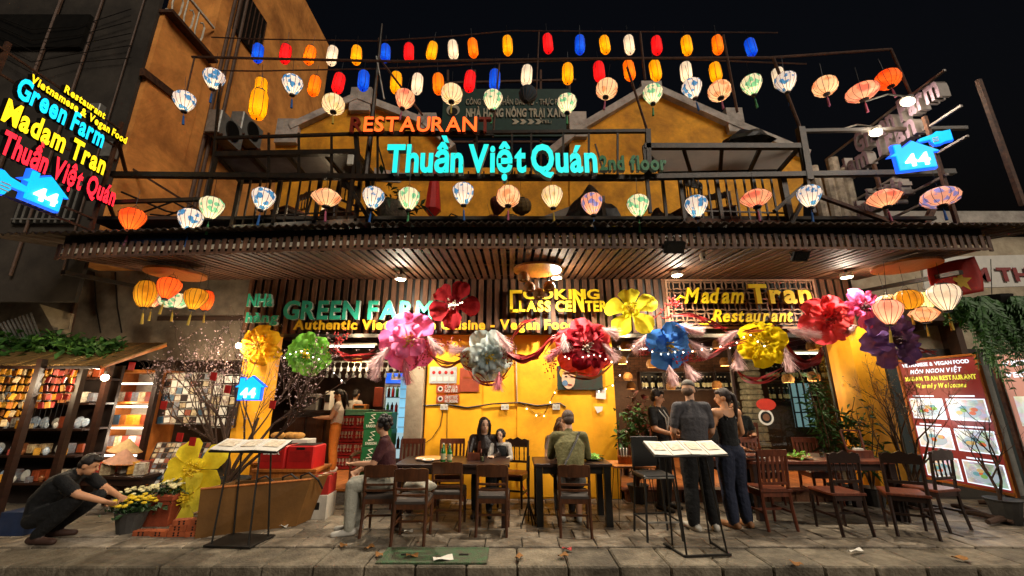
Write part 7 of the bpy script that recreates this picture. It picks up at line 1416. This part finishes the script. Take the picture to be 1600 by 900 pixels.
# waiter in black facing right
J = stand(1.70); mod(J, face=(.45, -.85, -.25), wrL=(.14, -.28, 1.06), elL=(.23, -.04, 1.13), wrR=(-.14, -.28, 1.06), elR=(-.23, -.04, 1.13))
figure('person', 'young waiter in black shirt with pale lanyard facing the couple', G(1042, 796), .75, J, black_c, cloth('dark_apron', '#231f1d'), shoe_b, 'b98a68', ('#17110d', 'short'), .7, 1.1, 1.1, 'hip', extras=lambda t, J: MB().tube([J['nec'] + V((-.07, -.03, .0)), J['che'] + V((-.05, -.135, .02)), J['wai'] + V((0, -.13, .03)), J['che'] + V((.05, -.135, .02)), J['nec'] + V((.07, -.03, .0))], .011, 6).build('lanyard', m_paper, t))
# woman in white top and orange trousers at the bar
J = stand(1.56); mod(J, face=(0, -1, -.45), elL=(.2, -.1, 1.02), wrL=(.12, -.32, 1.02), elR=(-.2, -.1, 1.02), wrR=(-.12, -.32, 1.02))
figure('person', 'woman in white sleeveless top and orange trousers standing at the bar', G(517, 737, FZ - .03), -1.25, J, cloth('white_top', '#c9bfae'), cloth('orange_trousers', '#b8661a'), M('white_sandal', '#c0b8a8', .6), 'bd8c68', ('#1a110c', 'tail'), .3, 1.35, 1.25, 'hip')
J = stand(1.58); mod(J, face=(.5, -1, -.3)); figure('person', 'waiter in pale shirt and white trousers half hidden behind the woman at the bar', G(536, 731, FZ - .03) + V((.03, .25, 0)), 2.6, J, cloth('pale_shirt', '#b7afa2'), cloth('white_trousers', '#b5ada2'), shoe_b, 'b58763', ('#1a110c', 'short'), .7, 1.15, 1.1, 'hip', face=False)
# seated poses ------------------------------------------------
def sit(h=1.72, lean=.05, seat=.47, knee_out=.11):
    s = h / 1.75; z = seat / s
    J = dict(pel=(0, 0, z + .10), wai=(0, -.01 - lean * .3, z + .26), che=(0, -lean, z + .46), nec=(0, -lean * 1.35, z + .63), hed=(0, -lean * 1.5 - .03, z + .79))
    for sd, x in (('L', 1), ('R', -1)): J.update({'sh' + sd: (x * .185, -lean * 1.2, z + .58), 'el' + sd: (x * .24, -lean - .12, z + .33), 'wr' + sd: (x * .16, -lean - .34, z + .33), 'hi' + sd: (x * .09, -.02, z + .08), 'kn' + sd: (x * knee_out, -.43, z + .06), 'an' + sd: (x * knee_out, -.42, .075), 'to' + sd: (x * (knee_out + .02), -.6, .03)})
    J = {k: V(v) * s for k, v in J.items()}; J['face'] = V((0, -1, -.1)); J['s'] = s; return J
# man in olive shirt, back to us
J = sit(1.78, .2, .49); mod(J, face=(.1, -1, -.35)); J['hed'] += V((0, -.03, -.01))
figure('person', 'seated man in olive shirt with a dark shoulder strap seen from behind', G(898, 832) + V((-.01, .02, 0)), math.pi - .06, J, cloth('olive_shirt', '#5f5a34'), cloth('grey_shorts', '#55504a'), shoe_w, 'b98a6c', ('#4a3220', 'short'), 2, 1.05, 1.18, 'hip', shin='skin', face=False, strap=True)
J = sit(1.6, .2, .46); mod(J, face=(.1, -1, -.4)); figure('person', 'person in pale top bent over the square table opposite the olive shirt man', (.70, 6.62, 0), .1, J, cloth('pale_pink_top', '#b9a294'), cloth('dark_skirt', '#2a2624'), shoe_b, 'c39474', ('#5a3a22', 'long'), .5, 1.0, 1.0)
# mother
J = sit(1.6, .1, .46); mod(J, face=(.35, -1, -.12)); J['hed'] += V((0, 0, .0))
figure('person', 'seated woman with long black hair and dark leather jacket behind the left table', (-.42, 6.62, 0), .0, J, M('leather_jacket', '#2a201c', .35, var=.3, scale=9, bump=.3), black_c, shoe_b, 'c9a084', ('#120c0a', 'long'), 2, 1.0, 1.12, 'hip')
# child
J = sit(1.18, .1, .50); mod(J, face=(-.25, -1, .0)); J['anL'].z = J['anR'].z = .3; J['toL'].z = J['toR'].z = .27
for k in 'LR': J['an' + k].z = .2; J['to' + k].z = .16
figure('person', 'small dark haired boy in dark vest with white sleeves at the left table', (-.17, 6.55, .0), -.05, J, cloth('child_white', '#b7b0a4'), black_c, shoe_b, 'c9a084', ('#17100c', 'bushy'), 2, 1.0, 1.1, 'hip', extras=lambda t, J: MB().lathe([(.10, -.12), (.125, .0), (.115, .1), (.07, .13)], 14, J['che'] + V((0, .005, -.03)), None, 1.0, .82).build('vest', black_c, t, True))
# person with bushy dark hair, maroon top, pale trousers, sideways at left
J = sit(1.66, .06, .49, .10); mod(J, face=(-.35, -1, -.1)); J['wrR'] = J['wrR'] + V((-.05, .02, -.12)); J['anR'] = J['anR'] + V((0, .06, 0)); J['elR'] += V((-.03, -.02, -.03))
figure('person', 'seated person with bushy dark hair, maroon t-shirt and pale wide trousers at left', G(594, 832) + V((.03, .05, 0)), -1.35, J, cloth('maroon_tee', '#3c1418'), cloth('pale_trousers', '#9a988a'), shoe_w, 'c09070', ('#160f0c', 'bushy'), .7, 1.28, 1.2, 'hip', extras=lambda t, J: MB().ell(J['pel'] + V((-.05, -.14, .05)), .13, .07, .08, 12, 8).build('black_bag', m_black, t, True))
# seated guests in the dining area
J = sit(1.72, .12, .47); mod(J, face=(.3, -1, -.2)); figure('person', 'seated man in black t-shirt behind the ponytailed woman at the right table', (3.35, 7.05, 0), .35, J, black_c, black_c, shoe_b, 'b07c5c', ('#2a1c14', 'short'), .6, 1.0, 1.15)
J = sit(1.74, .12, .47); mod(J, face=(-.3, -1, -.1)); figure('person', 'seated guest in dark grey shirt behind the window stickers', (3.95, 7.6, .17), -.2, J, cloth('dark_grey_shirt', '#2c2b2e'), black_c, shoe_b, 'a87858', ('#1c140f', 'short'), .6, 1.0, 1.2)
# squatting man
s_ = 1.72 / 1.75
J = dict(pel=(0, .08, .26), wai=(0, .08, .43), che=(0, -.06, .60), nec=(0, -.18, .73), hed=(0, -.29, .80), shL=(.19, -.15, .68), shR=(-.19, -.15, .68), elL=(.24, -.36, .50), elR=(-.24, -.38, .52), wrL=(.17, -.58, .40), wrR=(-.16, -.60, .42), hiL=(.1, .06, .25), hiR=(-.1, .06, .25), knL=(.17, -.36, .42), knR=(-.17, -.34, .44), anL=(.14, -.02, .08), anR=(-.14, -.04, .08), toL=(.17, -.2, .03), toR=(-.17, -.22, .03))
J = {k: V(v) for k, v in J.items()}; J['face'] = V((.05, -1, -.45)); J['s'] = s_
figure('person', 'man in black clothes squatting before the chrysanthemum pots at left', G(92, 848) + V((-.26, .05, 0)), 1.8, J, cloth('black_tee', '#040405'), black_c, M('brown_sandal', '#3a241a', .7), 'b98662', ('#1a100b', 'short'), .75, 1.15, 1.2, 'hip')
